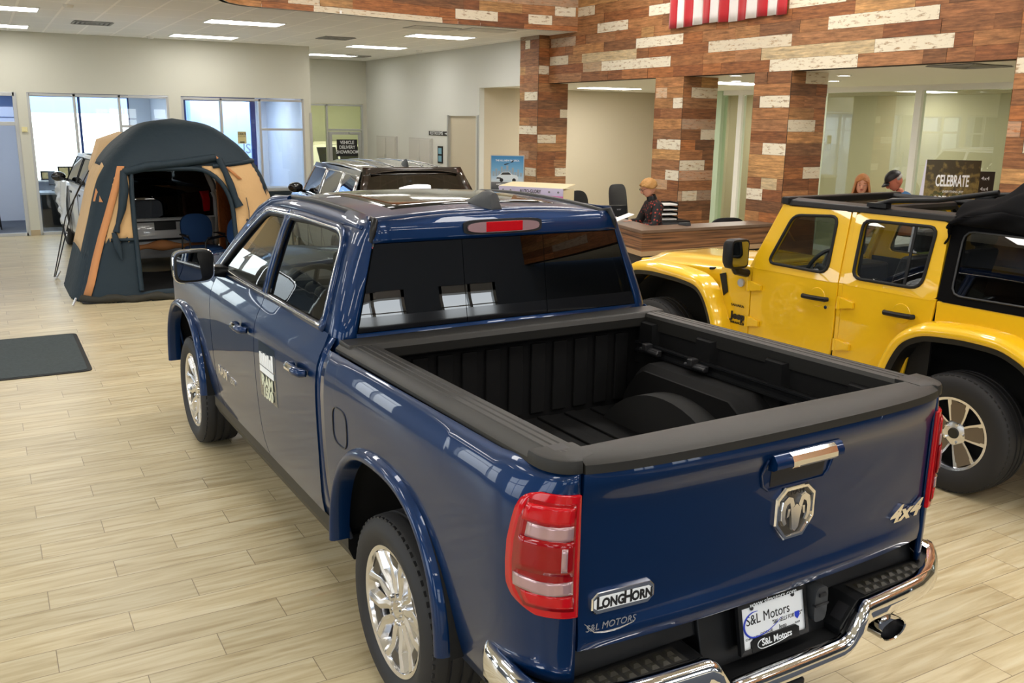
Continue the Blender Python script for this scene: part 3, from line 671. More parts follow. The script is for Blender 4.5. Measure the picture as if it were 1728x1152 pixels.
for S, sn in SIDES:
    # ---- bed side: flank, then rounded rear corner
    ysb = frange(.700, .56, 4) + cosp(.53, -.53, 33) + frange(-.56, -.84, 6)
    b = MB(); cols = []
    NZ = 18
    for y in ysb:
        zb0 = arch(y, 0) or .50; zt0 = RZ(y) - .032
        cols.append([(S * xs(lerp(zb0, zt0, v)), y, lerp(zb0, zt0, v)) for v in frange(0, 1, NZ)])
    for ph in frange(8, 90, 12):
        p = R(ph); col = []
        for v in frange(0, 1, NZ):
            z = lerp(.70, RZ(-1.1) - .030, v); a = xs(z) - .832
            col.append((S * (.832 + a * math.cos(p)), -.86 - .285 * math.sin(p), z))
        cols.append(col)
    b.v = [p for c in cols for p in c]; n = NZ
    for i in range(len(cols) - 1):
        for j in range(n - 1):
            f = (i * n + j, i * n + j + 1, (i + 1) * n + j + 1, (i + 1) * n + j)
            b.f.append(f if S > 0 else f[::-1]); b.m.append(0)
    o = b.build('bed_side', m_blue, truck, smooth=40, normals=False)
    if o.data.polygons[5].normal.x * S < 0: o.data.flip_normals()
    q = o.modifiers.new('s', 'SOLIDIFY'); q.thickness = .016; q.offset = -1
    bedside = o
    if S < 0:
        b = MB(); loop = []
        for k in range(28):
            a = 2 * math.pi * k / 28; ca, sa = math.cos(a), math.sin(a)
            y = .455 + .085 * math.copysign(abs(ca) ** .6, ca); z = 1.075 + .085 * math.copysign(abs(sa) ** .6, sa)
            loop.append((S * (xs(z) + .0015), y, z))
        b.tube(loop, .0035, 6, loop=True); b.build('fuel_door', m_ink, bedside)
    # ---- wheel arch flares and dark wheel housings
    for yc in (0, 3.672):
        rings = []
        for k in range(41):
            t = -1 + 2 * k / 40; y = .53 * (math.sin(t * math.pi / 2)); z = arch(y * .9999, 0)
            if z is None: z = .50
            # outward normal of the arch in the (y, z) plane
            e = .004; z2 = arch(max(-.5299, min(.5299, y + e)), 0); z1 = arch(max(-.5299, min(.5299, y - e)), 0)
            ny, nz = -(z2 - z1), 2 * e; L = math.hypot(ny, nz); ny, nz = ny / L, nz / L
            ring = []
            for d, x in ((-.006, .93), (-.005, 1.004), (.002, 1.018), (.014, 1.022), (.030, 1.016), (.044, 1.000), (.050, .965)):
                ring.append((S * x, yc + y + ny * d, z + nz * d))
            rings.append(ring)
        b = MB(); b.loft(rings, True); b.build('wheel_arch_flare', m_blue, truck, smooth=50)
        b = MB()
        b.lathe([(.60, S * .985), (.60, S * .45), (0, S * .45)], 28, 'x', (0, yc, .52), 0, math.pi)
        b.build('wheel_housing', m_inner, truck)
        wheel(truck, S * .832, yc, .405, .272, .275, S, 'ram')
    # ---- doors
    lm = lambda y: .50
    def rd_rear(z): return .775 + (.10 * max(0, (.95 - z) / .45) ** 2)
    for nm, y0, y1 in (('rear_door', .775, 1.797), ('front_door', 1.805, 2.83)):
        yf = (lambda y, z: y if y > 1.0 or nm != 'rear_door' else y + (rd_rear(z) - .775) * (1.0 - y) / .225) if nm == 'rear_door' else None
        d = side_panel(nm, m_blue, S, frange(y0, y1, 14), lm, lambda y: 1.425, 20, yf)
        b = MB(); hy = y0 + .20; hz = 1.215        # handle: blue paddle, chrome cap, dark cup behind
        b.tube([(S * (.984 + q), hy + t, hz + .004) for t, q in ((-.10, .010), (-.085, .030), (-.05, .042), (.04, .044), (.075, .034), (.09, .012))], [.016, .021, .023, .023, .021, .016], 12)
        h = b.build('door_handle', m_blue, d)
        b = MB(); b.tube([(S * (.986 + q), hy + t, hz + .010) for t, q in ((-.03, .052), (.04, .053), (.076, .042), (.092, .016))], [.016, .0185, .018, .014], 10); lab(b.build('handle_cap', m_chrome, h), 'chrome handle cap')
        if nm == 'front_door':
            b = MB()
            text('badge', 'RAM', .08, m_chrome, d, frame_m((S * .9775, 2.60 if S < 0 else 2.42, .80), (0, -1 if S < 0 else 1, 0), (0, 0, 1)), .004, xs=1.35, bold=.002)
            text('badge', '1500', .05, m_chrome, d, frame_m((S * .9775, 2.36 if S < 0 else 2.62, .80), (0, -1 if S < 0 else 1, 0), (0, 0, 1)), .004, xs=1.2)
        elif S < 0:
            # window decal stuck on the door: smoked film with skyline, lettering
            b = MB(); b.grid(lambda u, v: (S * (xs(v) + .0025), u, v), frange(1.40, 1.70, 5), frange(.90, 1.21, 6)); dc = b.build('door_decal', glass_mat('smoked_decal_film', (.62, .68, .70), boost=.05), d); lab(dc, 'smoked rectangular dealer decal')
            b = MB()
            for k in range(7):
                y = 1.655 - k * .036; hh = (.085, .08, .09, .085, .095, .075, .11)[k]
                b.bx(S * (xs(1.12) + .004), S * (xs(1.12) + .007), y - .015, y + .015, 1.085, 1.085 + hh * .8)
            b.bx(S * (xs(1.08) + .004), S * (xs(1.08) + .007), 1.42, 1.67, 1.045, 1.078); b.build('skyline_mark', m_decalw, dc, smooth=0)
            fm = lambda z: frame_m((S * (xs(z) + .007), 1.545, z), (0, -1, .02), (0, 0, 1))
            text('decal_lettering', 'RAM', .082, m_decalg, dc, fm(1.000), .001, xs=1.25, bold=.003); text('decal_lettering', '1500', .082, m_decalg, dc, fm(.935), .001, xs=1.10, bold=.003)
    b = MB(); b.grid(lambda y, z: (S * (xs(z) - .010), y, z), [.712, .78, .84, .92], frange(.50, 1.41, 14)); b.build('cab_corner', m_blue, truck, smooth=60, solid=.004, offset=0)
    # ---- upper door frames, windows with chrome surround
    def up(y, z, off=0): return (S * (xg(z) + off), y, z)
    def rs(poly, n):
        poly = poly + [poly[0]]; L = [0]
        for p, q in zip(poly, poly[1:]): L.append(L[-1] + math.dist(p, q))
        out = []
        for k in range(n):
            s = L[-1] * k / n; i = 0
            while L[i + 1] < s: i += 1
            t = (s - L[i]) / max(1e-9, L[i + 1] - L[i]); out.append((lerp(poly[i][0], poly[i + 1][0], t), lerp(poly[i][1], poly[i + 1][1], t)))
        return out
    w_r = [(1.765, 1.445), (1.765, 1.60), (1.765, 1.852), (1.5, 1.862), (1.25, 1.863), (1.03, 1.855), (.965, 1.835), (.935, 1.79), (.905, 1.6), (.885, 1.50), (.895, 1.46), (.93, 1.445), (1.3, 1.445)]
    w_f = [(1.85, 1.445), (2.3, 1.445), (2.72, 1.447), (2.78, 1.455), (2.60, 1.58), (2.38, 1.73), (2.22, 1.82), (2.16, 1.842), (2.0, 1.851), (1.85, 1.855), (1.85, 1.65)]
    out_all = [(.845, 1.415), (1.3, 1.418), (1.8, 1.418), (2.4, 1.42), (2.92, 1.425), (2.78, 1.53), (2.45, 1.76), (2.26, 1.872), (2.16, 1.885), (1.6, 1.897), (1.05, 1.892), (.96, 1.875), (.91, 1.83), (.88, 1.70), (.85, 1.55)]
    b = MB()      # painted frame: outer outline to each glass outline (split at the B pillar)
    def ringp(o_, i_, n=72):
        # match by angle about the inner centre
        cy = sum(p[0] for p in i_) / len(i_); cz = sum(p[1] for p in i_) / len(i_)
        I = rs(i_, n); O = []
        for y, z in I:
            dy, dz = y - cy, z - cz; best = None
            pts = o_ + [o_[0]]
            for (ay, az), (by, bz) in zip(pts, pts[1:]):
                ey, ez = by - ay, bz - az; den = dy * ez - dz * ey
                if abs(den) < 1e-12: continue
                t = ((ay - cy) * ez - (az - cz) * ey) / den; s = ((ay - cy) * dz - (az - cz) * dy) / den
                if t > 0 and -1e-6 <= s <= 1 + 1e-6: best = t if best is None else max(best, t)
            O.append((cy + dy * best, cz + dz * best))
        return O, I
    yB = 1.805
    oR = [p for p in out_all if p[0] < yB]; oR = [(yB, 1.418)] + [(yB, 1.893)] + [q for q in out_all[9:]] + [out_all[0], out_all[1]]
    oF = [(yB, 1.418)] + out_all[3:9] + [(yB, 1.893)]
    for o_, i_ in ((oR, w_r), (oF, w_f)):
        O, I = ringp(o_, i_); b.ring([up(y, z) for y, z in O], [up(y, z) for y, z in I])
    fr = b.build('door_frame', m_blue, truck, smooth=40, solid=.03, offset=0)
    b = MB(); b.prism([(1.765, 1.445), (1.85, 1.445), (1.85, 1.855), (1.765, 1.855)], 'x', 0, 1)
    b.v = [(S * (xg(z) + (.006 if x > .5 else -.02)), y, z) for x, y, z in b.v]; b.build('pillar_cover', m_gblack, fr, smooth=0)
    for nm, i_, gm in (('side_window', w_r, m_mglass), ('side_window', w_f, m_mglass)):
        I = rs(i_, 48); cy = sum(p[0] for p in I) / 48; cz = sum(p[1] for p in I) / 48
        b = MB(); rings = [[up(lerp(cy, y, t), lerp(cz, z, t), -.006) for y, z in I] for t in (.02, .4, .7, 1.005)]
        b.loft(rings, True, True, False); b.build(nm, gm, truck, smooth=60)
    # chrome line around both windows
    loop = [(.905, 1.437), (1.4, 1.436), (2.2, 1.437), (2.80, 1.445), (2.82, 1.455), (2.62, 1.60), (2.40, 1.745), (2.24, 1.845), (2.15, 1.862), (1.6, 1.874), (1.05, 1.868), (.975, 1.852), (.93, 1.81), (.895, 1.62), (.872, 1.49), (.88, 1.45)]
    b = MB(); b.tube([up(y, z, .006) for y, z in rs(loop, 90)], .0115, 8, loop=True); b.build('window_trim', m_polish, fr, smooth=60)
    b = MB(); b.tube([up(y, z, .006) for y, z in rs(w_r, 60)], .008, 6, loop=True); b.tube([up(y, z, .005) for y, z in rs(w_f, 60)], .009, 6, loop=True); b.build('window_seal', m_blackrub, fr, smooth=60)
    # ---- mirror
    b = MB(); mx, my, mz = S * 1.14, 2.56, 1.515
    rings = []
    for t, k in ((-.09, .90), (-.085, .97), (-.06, 1.0), (0.0, .98), (.06, .86), (.09, .6)):
        ring = []
        for q in range(24):
            a = 2 * math.pi * q / 24; ca, sa = math.cos(a), math.sin(a)
            ring.append((mx + .118 * k * math.copysign(abs(ca) ** .45, ca), my + t, mz + .098 * k * math.copysign(abs(sa) ** .45, sa) + .02 * k * ca * S * -1 * .3))
        rings.append(ring)
    b.loft(rings); mo = b.build('mirror', m_black, truck, smooth=50)
    b = MB(); b.lathe([(0, 0)], 3); b = MB(); ring = []
    for q in range(28):
        a = 2 * math.pi * q / 28; ca, sa = math.cos(a), math.sin(a); ring.append((mx + .102 * math.copysign(abs(ca) ** .45, ca), my - .0925 + S * .0 + .012 * ca * -S, mz + .083 * math.copysign(abs(sa) ** .45, sa)))
    b.fan(ring); lab(b.build('mirror_glass', m_mirror, mo), 'silvered mirror glass')
    b = MB(); ring2 = [((p[0] - mx) * 1.13 + mx, my - .078, (p[2] - mz) * 1.16 + mz) for p in ring]; b.tube(ring2, .008, 6, loop=True); lab(b.build('mirror_trim', m_chrome, mo), 'chrome mirror surround')
    b = MB(); b.loft([[(S * .89, my + .16 + dy, 1.43 + dz) for dy, dz in ((-.06, -.035), (.07, -.035), (.07, .04), (-.06, .035))], [(S * 1.06, my + .01 + dy, 1.475 + dz) for dy, dz in ((-.045, -.03), (.04, -.03), (.04, .03), (-.045, .03))]]); b.build('mirror_arm', m_black, mo, smooth=0, bevel=.006)
    # ---- front fender, sill
    ysf = frange(2.84, 3.14, 5) + cosp(3.143, 4.201, 33) + frange(4.22, 4.62, 7)
    side_panel('front_fender', m_blue, S, ysf, lambda y: arch(y, 3.672) or (.50 if y < 4.2 else .56), lambda y: 1.40 - .13 * max(0, (y - 2.84)) ** 1.5 / 2.1, 18)
    b = MB(); b.loft([[(S * x, y, z) for x, z in ((.70, .36), (.90, .38), (.925, .44), (.925, .505), (.70, .51))] for y in (.56, 3.12)]); b.build('sill', m_black, truck, smooth=0)
# ---- cab shell: roof, cant rails, rear pillars, rear header and sill around the back glass
b = MB()
zc = [(.78, 1.952), (.90, 1.962), (1.2, 1.978), (1.6, 1.985), (2.0, 1.975), (2.25, 1.95), (2.40, 1.92)]
def roof(u, y):
    a = abs(u); x = u * (.665 - .03 * max(0, (y - 1.9) / .5)); z = interp(zc, y)
    return (x, y, z - .034 * a ** 2.4)
b.grid(roof, [-1, -.97, -.9, -.8, -.6, -.4, -.2, 0, .2, .4, .6, .8, .9, .97, 1], frange(.80, 2.36, 18))
for S in (-1, 1):
    rows = []
    for y in frange(.80, 2.27, 18):
        r0 = roof(S, y); k = max(0, (y - 2.0) / .4); zt = r0[2]; zd = 1.893 - .06 * k ** 2 * (1 if y < 2.3 else 1.2)
        x1 = S * (xg(min(1.893, zd)) + .002)
        rows.append([r0, (lerp(r0[0], x1, .45), y, lerp(zt, zd, .18)), (lerp(r0[0], x1, .8), y, lerp(zt, zd, .5)), (x1, y, zd)])
    b.loft(rows, closed=False)
gT, gB, gxT, gxB = 1.832, 1.428, .695, .808
N = 24
def rear_ring(kind):
    pts = []
    zo0, zo1 = 1.25, 1.952
    for i in range(N): pass
# rear pillars, both sides: strip from glass edge round the corner to the door frame
for S in (-1, 1):
    rows = []
    for z in frange(1.25, 1.952, 22):
        t = max(0, min(1, (z - gB) / (gT - gB))); xi = lerp(gxB, gxT, t)
        if z > gT: xi = gxT - .0
        xo = xg(z) if z > 1.40 else .905; y0 = yb(z); yd = lin([(1.25, .775), (1.42, .87), (1.60, .885), (1.75, .92), (1.83, 1.0), (1.893, 1.10), (1.952, 1.12)], z)
        row = [(S * xi, y0, z)]
        r = min(.075, xo - xi - .004)
        row.append((S * (xo - r), y0 + .002, z))
        for a in (22, 45, 68, 90): row.append((S * (xo - r + r * math.sin(R(a))), y0 + .085 * (1 - math.cos(R(a))), z))
        row.append((S * xo, yd, z)); rows.append(row)
    b.loft(rows, closed=False)
# header above the glass and lip to the roof
b.grid(lambda u, v: (u * gxT, yb(v) - .006 * (1 - u * u), v), frange(-1, 1, 15), frange(gT, 1.93, 7))
b.grid(lambda u, v: (u * lerp(gxT, .665, v), lerp(yb(1.93) - .006 * (1 - u * u), .80, v ** 1.6), lerp(1.93, roof(u, .80)[2], v)), frange(-1, 1, 15), frange(0, 1, 6))
b.grid(lambda u, v: (u * gxB, yb(v), v), frange(-1, 1, 3), frange(1.25, gB, 4))
cab = b.build('cab_shell', m_blue, truck, smooth=50, solid=.006, offset=0)
for S in (-1, 1):
    b = MB(); pts = [(S * (roof(1, y)[0] - .010), y, roof(1, y)[2] + .004) for y in frange(.82, 2.36, 12)]
    b.tube([(S * .70, .765, 1.835)] + [(S * .690, .762, 1.88), (S * .672, .775, 1.935)] + pts, [.016] + [.017] * 14, 8); b.build('roof_molding', m_black, cab, smooth=60)
b = MB(); b.grid(lambda u, v: (u * .48, v, roof(u * .48 / .665, v)[2] + .004), frange(-1, 1, 13), frange(1.02, 2.22, 10)); b.build('sunroof', m_gblack, cab, smooth=60, solid=.004)
# back glass in three panes, black band at the bottom
for x0, x1 in ((-1, -.235), (-.232, .232), (.235, 1)):
    def gp(u, v):
        z = lerp(gB + .004, gT - .003, v); half = lerp(gxB, gxT, v) - .006
        x = u * half if abs(u) > .24 else u
        if abs(u) <= .24: x = u
        return (x, yb(z) - .004, z)
    us = frange(x0, x1, 8)
    b = MB(); b.grid(gp, us, frange(0, 1, 8)); g = b.build('rear_window', m_tglass, truck, smooth=60)
    b = MB(); b.grid(lambda u, v: (gp(u, v)[0], gp(u, v)[1] - .0015, gp(u, v)[2]), us, frange(0, .17, 3)); b.build('black_band', m_gblack, g, smooth=60)
b = MB(); b.loft([[(s * x, y, z) for s, y in ((-1, .785), (1, .785), (1, .80), (-1, .80))] for x, z in ((.80, 1.30), (.80, 1.43), (.66, 1.84))]); b.build('cab_dark_lining', m_inner, truck, smooth=0)
# third brake lamp
def rr_(cx, cz, hx, hz, n=24, p=.4): return [(cx + hx * math.copysign(abs(math.cos(2 * math.pi * k / n)) ** p, math.cos(2 * math.pi * k / n)), cz + hz * math.copysign(abs(math.sin(2 * math.pi * k / n)) ** p, math.sin(2 * math.pi * k / n))) for k in range(n)]
b = MB(); b.prism(rr_(0.0, 1.883, .225, .036), 'y', .742, .77); bl = b.build('brake_light', m_ink, truck, smooth=30)
b = MB(); b.prism(rr_(0.0, 1.883, .205, .027, p=.6), 'y', .732, .75); lab(b.build('clear_lens', m_clear, bl, smooth=30), 'clear end lenses')
b = MB(); b.prism([(-.105, 1.859), (.105, 1.859), (.105, 1.909), (-.105, 1.909)], 'y', .729, .75); lab(b.build('red_lens', m_red, bl, smooth=0, bevel=.004), 'red centre lens')
# shark-fin antenna
b = MB(); rings = []
for t, h, wd in ((0, .005, .012), (.08, .025, .032), (.15, .055, .042), (.21, .082, .042), (.26, .092, .040), (.305, .086, .036), (.33, .02, .034)):
    y = 1.16 - t * 1.05; zb_ = roof(0, y)[2] - .005
    rings.append([(-wd, y, zb_), (-wd * .85, y, zb_ + h * .45), (-wd * .6, y, zb_ + h * .85), (-wd * .25, y, zb_ + h), (wd * .25, y, zb_ + h), (wd * .6, y, zb_ + h * .85), (wd * .85, y, zb_ + h * .45), (wd, y, zb_)])
b.loft(rings); b.build('antenna', m_dgrey, truck, smooth=50)
# windscreen, cowl, hood, front end
b = MB(); b.grid(lambda u, v: (u * lerp(.80, .63, v), lerp(3.02, 2.41, v) - .10 * u * u, lerp(1.40, 1.915, v)), frange(-1, 1, 11), frange(0, 1, 8)); b.build('windshield', m_mglass, truck, smooth=60)
for S in (-1, 1): b = MB(); b.tube([(S * .885, 2.95, 1.41), (S * .80, 2.62, 1.655), (S * .735, 2.36, 1.84), (S * .695, 2.22, 1.912), (S * .665, 2.05, 1.935)], [.04, .04, .042, .036, .02], 12); b.build('windshield_pillar', m_blue, truck)
b = MB(); b.grid(lambda u, v: (u * (.90 - .12 * ((v - 2.9) / 1.7) ** 2), v, 1.40 - .10 * ((v - 2.9) / 1.7) ** 1.6 - .03 * abs(u) ** 3 + .03 * max(0, 1 - abs(u) / .5) * 1), frange(-1, 1, 17), frange(2.9, 4.58, 12)); b.build('hood', m_blue, truck, smooth=60, solid=.02)
b = MB(); b.loft([[(-.80, 4.50, .45), (.80, 4.50, .45), (.78, 4.50, 1.28), (-.78, 4.50, 1.28)], [(-.72, 4.66, .50), (.72, 4.66, .50), (.70, 4.64, 1.22), (-.70, 4.64, 1.22)]]); b.build('grille', m_gblack, truck, smooth=0)
b = MB(); b.loft([[(-.92, 4.30, .42), (.92, 4.30, .42), (.92, 4.30, .66), (-.92, 4.30, .66)], [(-.80, 4.70, .46), (.80, 4.70, .46), (.80, 4.70, .62), (-.80, 4.70, .62)]]); b.build('front_bumper', m_chrome, truck, smooth=0, bevel=.02)
# underbody, cab floor, interior
b = MB(); b.bx(-.86, .86, .72, 2.9, .42, .50); b.bx(-.55, .55, -1.05, 4.4, .40, .56); b.build('underbody', m_inner, truck, smooth=0)
for yc in (0, 3.672): b = MB(); b.tube([(-.83, yc, .40), (.83, yc, .40)], .06, 8); b.build('axle', m_steel, truck)
def seat(x, y, m, par, hw=.26):
    b = MB(); b.loft([[(x - hw, y - .24, .78), (x + hw, y - .24, .78), (x + hw, y + .28, .80), (x - hw, y + .28, .80)], [(x - hw, y - .24, .92), (x + hw, y - .24, .92), (x + hw, y + .30, .97), (x - hw, y + .30, .97)]]); s_ = b.build('seat', m, par, smooth=0, bevel=.05, seg=3)
    b = MB(); b.loft([[(x - hw, y - .22, .90), (x + hw, y - .22, .90), (x + hw, y - .10, .90), (x - hw, y - .10, .90)], [(x - hw * .9, y - .36, 1.48), (x + hw * .9, y - .36, 1.48), (x + hw * .9, y - .26, 1.48), (x - hw * .9, y - .26, 1.48)]]); b.build('seat_back', m, s_, smooth=0, bevel=.04, seg=3)
    b = MB(); b.box((x, y - .33, 1.59), (.26, .10, .17)); b.build('headrest', m, s_, smooth=0, bevel=.04, seg=3)
for x in (-.42, .42): seat(x, 2.0, m_seat, truck)
b = MB(); b.loft([[(-.70, 1.02, .85), (.70, 1.02, .85), (.70, 1.16, .85), (-.70, 1.16, .85)], [(-.66, .86, 1.45), (.66, .86, 1.45), (.66, .96, 1.45), (-.66, .96, 1.45)]]); b.bx(-.70, .70, 1.0, 1.5, .80, .95); b.build('rear_bench', m_seat, truck, smooth=0, bevel=.03)
b = MB(); b.loft([[(s * .86, 2.52, .9) if 0 else (s * .86, y, z) for s, y, z in ((-1, 2.62, .85), (1, 2.62, .85), (1, 2.62, 1.36), (-1, 2.62, 1.36))], [(-.86, 2.98, .85), (.86, 2.98, .85), (.86, 2.98, 1.41), (-.86, 2.98, 1.41)]]); b.build('dashboard', m_dash, truck, smooth=0, bevel=.04)
b = MB(); c = Vector((-.42, 2.42, 1.32)); t = Matrix.Rotation(R(-62), 3, 'X')
pts = [c + t @ Vector((.19 * math.cos(a), .19 * math.sin(a), 0)) for a in [2 * math.pi * k / 28 for k in range(28)]]
b.tube(pts, .017, 8, loop=True); b.ball(tuple(c), .06, zs=1)
for a in (0, 180, 270): b.tube([c, c + t @ Vector((.18 * math.cos(R(a)), .18 * math.sin(R(a)), 0))], .016, 6)
b.build('steering_wheel', m_seat, truck)
for S in (-1, 1):
    b = MB(); b.bx(S * .86, S * .90, .85, 2.85, .60, 1.40); b.build('door_trim_panel', m_dash, truck, smooth=0)
# ---- bed interior
b = MB(); b.bx(-.80, .80, -1.06, .64, .86, .90)
for k in range(9):
    x = -.66 + k * .165; b.bx(x - .035, x + .035, -1.05, .60, .90, .912)
b.build('bed_floor', m_liner, truck, smooth=0, bevel=.004)
b = MB(); b.bx(-.80, .80, .615, .66, .88, RZ(.6))
for k in range(11):
    x = -.66 + k * .132; b.bx(x - .042, x + .042, .598, .62, .93, 1.30)
b.build('bed_front_wall', m_liner, truck, smooth=0, bevel=.006)
b = MB(); b.loft([[(x, .545, 1.335), (x, .540, 1.385), (x, .555, 1.412), (x, .675, 1.415), (x, .675, 1.335)] for x in (-.90, .90)]); b.build('bed_front_cap', m_railcap, truck, smooth=0, bevel=.008)
for S in (-1, 1):
    b = MB(); b.bx(S * .775, S * .80, -1.05, .62, .90, 1.36)
    for y in (.50, .06, -.40, -.86): b.loft([[(S * .776, y - .07, 1.05), (S * .776, y + .07, 1.05), (S * .776, y + .07, 1.37), (S * .776, y - .07, 1.37)], [(S * .745, y - .05, 1.08), (S * .745, y + .05, 1.08), (S * .735, y + .05, 1.36), (S * .735, y - .05, 1.36)]])
    # horizontal stiffening swage
    b.loft([[(S * .776, y, 1.12), (S * .752, y, 1.135), (S * .752, y, 1.165), (S * .776, y, 1.18)] for y in (-1.05, .6)])
    # wheel box
    rings = []
    for x in (.80, .62, .585, .57): rings.append([(S * x, .50 * math.cos(a) * (1 if x > .6 else .94), .90 + (.30 if x > .6 else .27) * min(1, 1.35 * math.sin(a))) for a in frange(0, math.pi, 19)])
    b.loft(rings, True, False, True)
    b.build('bed_liner', m_liner, truck, smooth=35)
    b = MB(); b.loft([[(S * .745, y, 1.205), (S * .715, y, 1.205), (S * .715, y, 1.215), (S * .735, y, 1.225), (S * .735, y, 1.24), (S * .715, y, 1.25), (S * .715, y, 1.26), (S * .745, y, 1.26)] for y in (-1.0, .56)]); cr_ = b.build('cargo_rail', m_black, truck, smooth=0)
    for y in (.40, .05):
        b = MB(); b.box((S * .70, y, 1.235), (.03, .13, .032)); b.box((S * .69, y + .025, 1.255), (.05, .035, .035)); b.tube([(S * .685, y - .07, 1.235), (S * .685, y + .075, 1.235)], .012, 8); b.build('tie_down_cleat', m_steel, cr_, smooth=0, bevel=.005)
    # rail cap with three grooves
    b = MB()
    pr_ = [(.765, -.075), (.762, -.012), (.772, .003), (.800, .006), (.805, .002), (.810, .006), (.830, .007), (.835, .003), (.840, .007), (.860, .006), (.865, .002), (.870, .005), (.900, -.004), (.918, -.020), (.918, -.035), (.79, -.06)]
    b.loft([[(S * x, y, RZ(y) + h) for x, h in pr_] for y in frange(-1.06, .67, 10)] )
    rc = b.build('bed_rail', m_railcap, truck, smooth=25)
    b = MB()      # flat corner plate with the stake pocket at the rear end
    pts = [(.765, -1.00), (.765, -1.12), (.820, -1.135)] + [(.828 + .094 * math.sin(R(a)), -1.03 - .118 * math.cos(R(a))) for a in range(0, 95, 10)] + [(.922, -.99)]
    b.loft([[(S * (.765 + (x - .765) * k), -.99 + (y + .99) * k, RZ(-1.1) + h) for x, y in pts] for h, k in ((-.035, 1), (-.008, 1), (.003, .975), (.006, .93))]); b.build('rail_corner', m_railcap, rc, smooth=40)
    b = MB(); b.bx(S * .800, S * .855, -1.04, -.99, RZ(-1) + .003, RZ(-1) + .0075); b.build('stake_pocket', m_ink, rc, smooth=0)
# ---- tailgate
TB, TT = .80, 1.385
def yt(x, z):
    a = min(1, abs(x) / .825); v = (z - TB) / (TT - TB)
    lip = lin([(.825, .018), (.885, .020), (.91, .006), (.94, 0), (1.24, 0), (1.30, .010), (1.335, .030), (1.36, .036), (1.385, .030)], z)
    lip = interp([(.80, .010), (.845, .020), (.89, .006), (.95, 0), (1.22, 0), (1.28, .006), (1.33, .028), (1.36, .036), (1.385, .030)], z)
    return -1.138 - .038 * (1 - a ** 2.4) - lip * (1 - a ** 10 * .7)
b = MB(); us = [-.822, -.815, -.80] + frange(-.77, .77, 27) + [.80, .815, .822]
b.grid(lambda x, z: (x, yt(x, z), z), us, frange(TB, TT, 30))
rows = [[(x, yt(x, TT), TT) for x in us], [(x, -1.05, TT) for x in us]]; b.loft(rows, closed=False)
rows = [[(x, yt(x, TB), TB) for x in us], [(x, -1.05, TB) for x in us]]; b.loft(rows, closed=False)
for x in (-.822, .822): b.loft([[(x, yt(x, z), z) for z in frange(TB, TT, 12)], [(x, -1.05, z) for z in frange(TB, TT, 12)]], closed=False)
b.bx(-.80, .80, -1.06, -1.03, .84, 1.38)
tg = b.build('tailgate', m_blue, truck, smooth=40)
b = MB(); b.loft([[(x, -1.035, 1.372), (x, -1.032, 1.418), (x, -1.045, 1.430), (x, yt(x, TT) + .02, 1.428 ), (x, yt(x, TT) - .004, 1.415), (x, yt(x, TT) - .007, 1.388), (x, -1.06, 1.380)] for x in us]); b.build('tailgate_cap', m_railcap, tg, smooth=30)
hx, hz = .048, 1.262; yh = lambda x, z: yt(x, z)
b = MB(); b.grid(lambda u, v: (hx + u, yt(hx + u, hz + v) - .0015, hz + v), frange(-.125, .135, 9), frange(-.055, .03, 5)); hp = b.build('handle_recess', m_ink, tg, smooth=0)
b = MB(); rings = [[(hx + u, yt(hx + u, hz + .05) - d, hz + v) for d, v in ((-.004, .078), (.020, .072), (.036, .050), (.036, .030), (.022, .020), (-.004, .016))] for u in (-.155, -.14, 0, .15, .17)]; b.loft(rings); hh = b.build('tailgate_handle', m_blue, tg, smooth=40)
b = MB(); rings = [[(hx + u, yt(hx + u, hz + .05) - d, hz + v) for d, v in ((.020, .074), (.032, .066), (.042, .048), (.043, .032), (.034, .022), (.02, .022))] for u in (-.085, -.075, .12, .13)]; b.loft(rings); lab(b.build('handle_trim', m_chrome, hh, smooth=25), 'chrome grip bar')
b = MB(); pts = [(hx + .185 * math.cos(a) ** 1 * 1.0, hz + .010 + .085 * math.sin(a)) for a in frange(math.pi, 2 * math.pi, 3)]
lp = [(-.165, .06), (-.172, .0), (-.16, -.045), (-.135, -.064), (.13, -.064), (.158, -.045), (.175, .01), (.178, .06)]
b.tube([(hx + u, yt(hx + u, hz + v) - .001, hz + v) for u, v in lp], .006, 6); b.build('handle_bezel', m_blue, hh, smooth=60)
# ram's-head emblem: octagonal chrome shield
ex, ez = .045, 1.098; ye = yt(ex, ez); OC = [(-.055, .098), (.055, .098), (.096, .062), (.096, -.035), (.045, -.098), (-.045, -.098), (-.096, -.035), (-.096, .062)]
def E3(u, v, d): return (ex + u, yt(ex + u, ez + v) - d, ez + v)
b = MB(); b.loft([[E3(u * k, v * k, d) for u, v in OC] for k, d in ((1, -.004), (1, .010), (.95, .016), (.86, .016), (.83, .008), (.4, .008), (.01, .008))]); em = b.build('emblem', m_chrome, tg, smooth=25)
b = MB(); b.fan([E3(u * .84, v * .84, .0086) for u, v in OC]); b.build('emblem_field', m_alloyd, em, smooth=0)
b = MB()
def plate(pts, d0=.008, d1=.018):
    b.loft([[E3(u, v, d0) for u, v in pts], [E3(u * .94, v * .94 if abs(v) > .01 else v, d1) for u, v in pts]])
for s in (-1, 1):
    plate([(s * .010, .030), (s * .022, .060), (s * .045, .068), (s * .068, .052), (s * .052, .034), (s * .036, .044), (s * .026, .010)])
    plate([(s * .068, .050), (s * .074, .018), (s * .072, -.020), (s * .058, -.042), (s * .046, -.036), (s * .056, -.014), (s * .056, .018), (s * .050, .034)])
    plate([(s * .044, .020), (s * .046, -.014), (s * .036, -.008), (s * .030, .020)])
    plate([(0, .034), (s * .028, .012), (s * .022, -.018), (s * .016, -.060), (0, -.074)])
b.build('horned_head', m_polish, em, smooth=0)
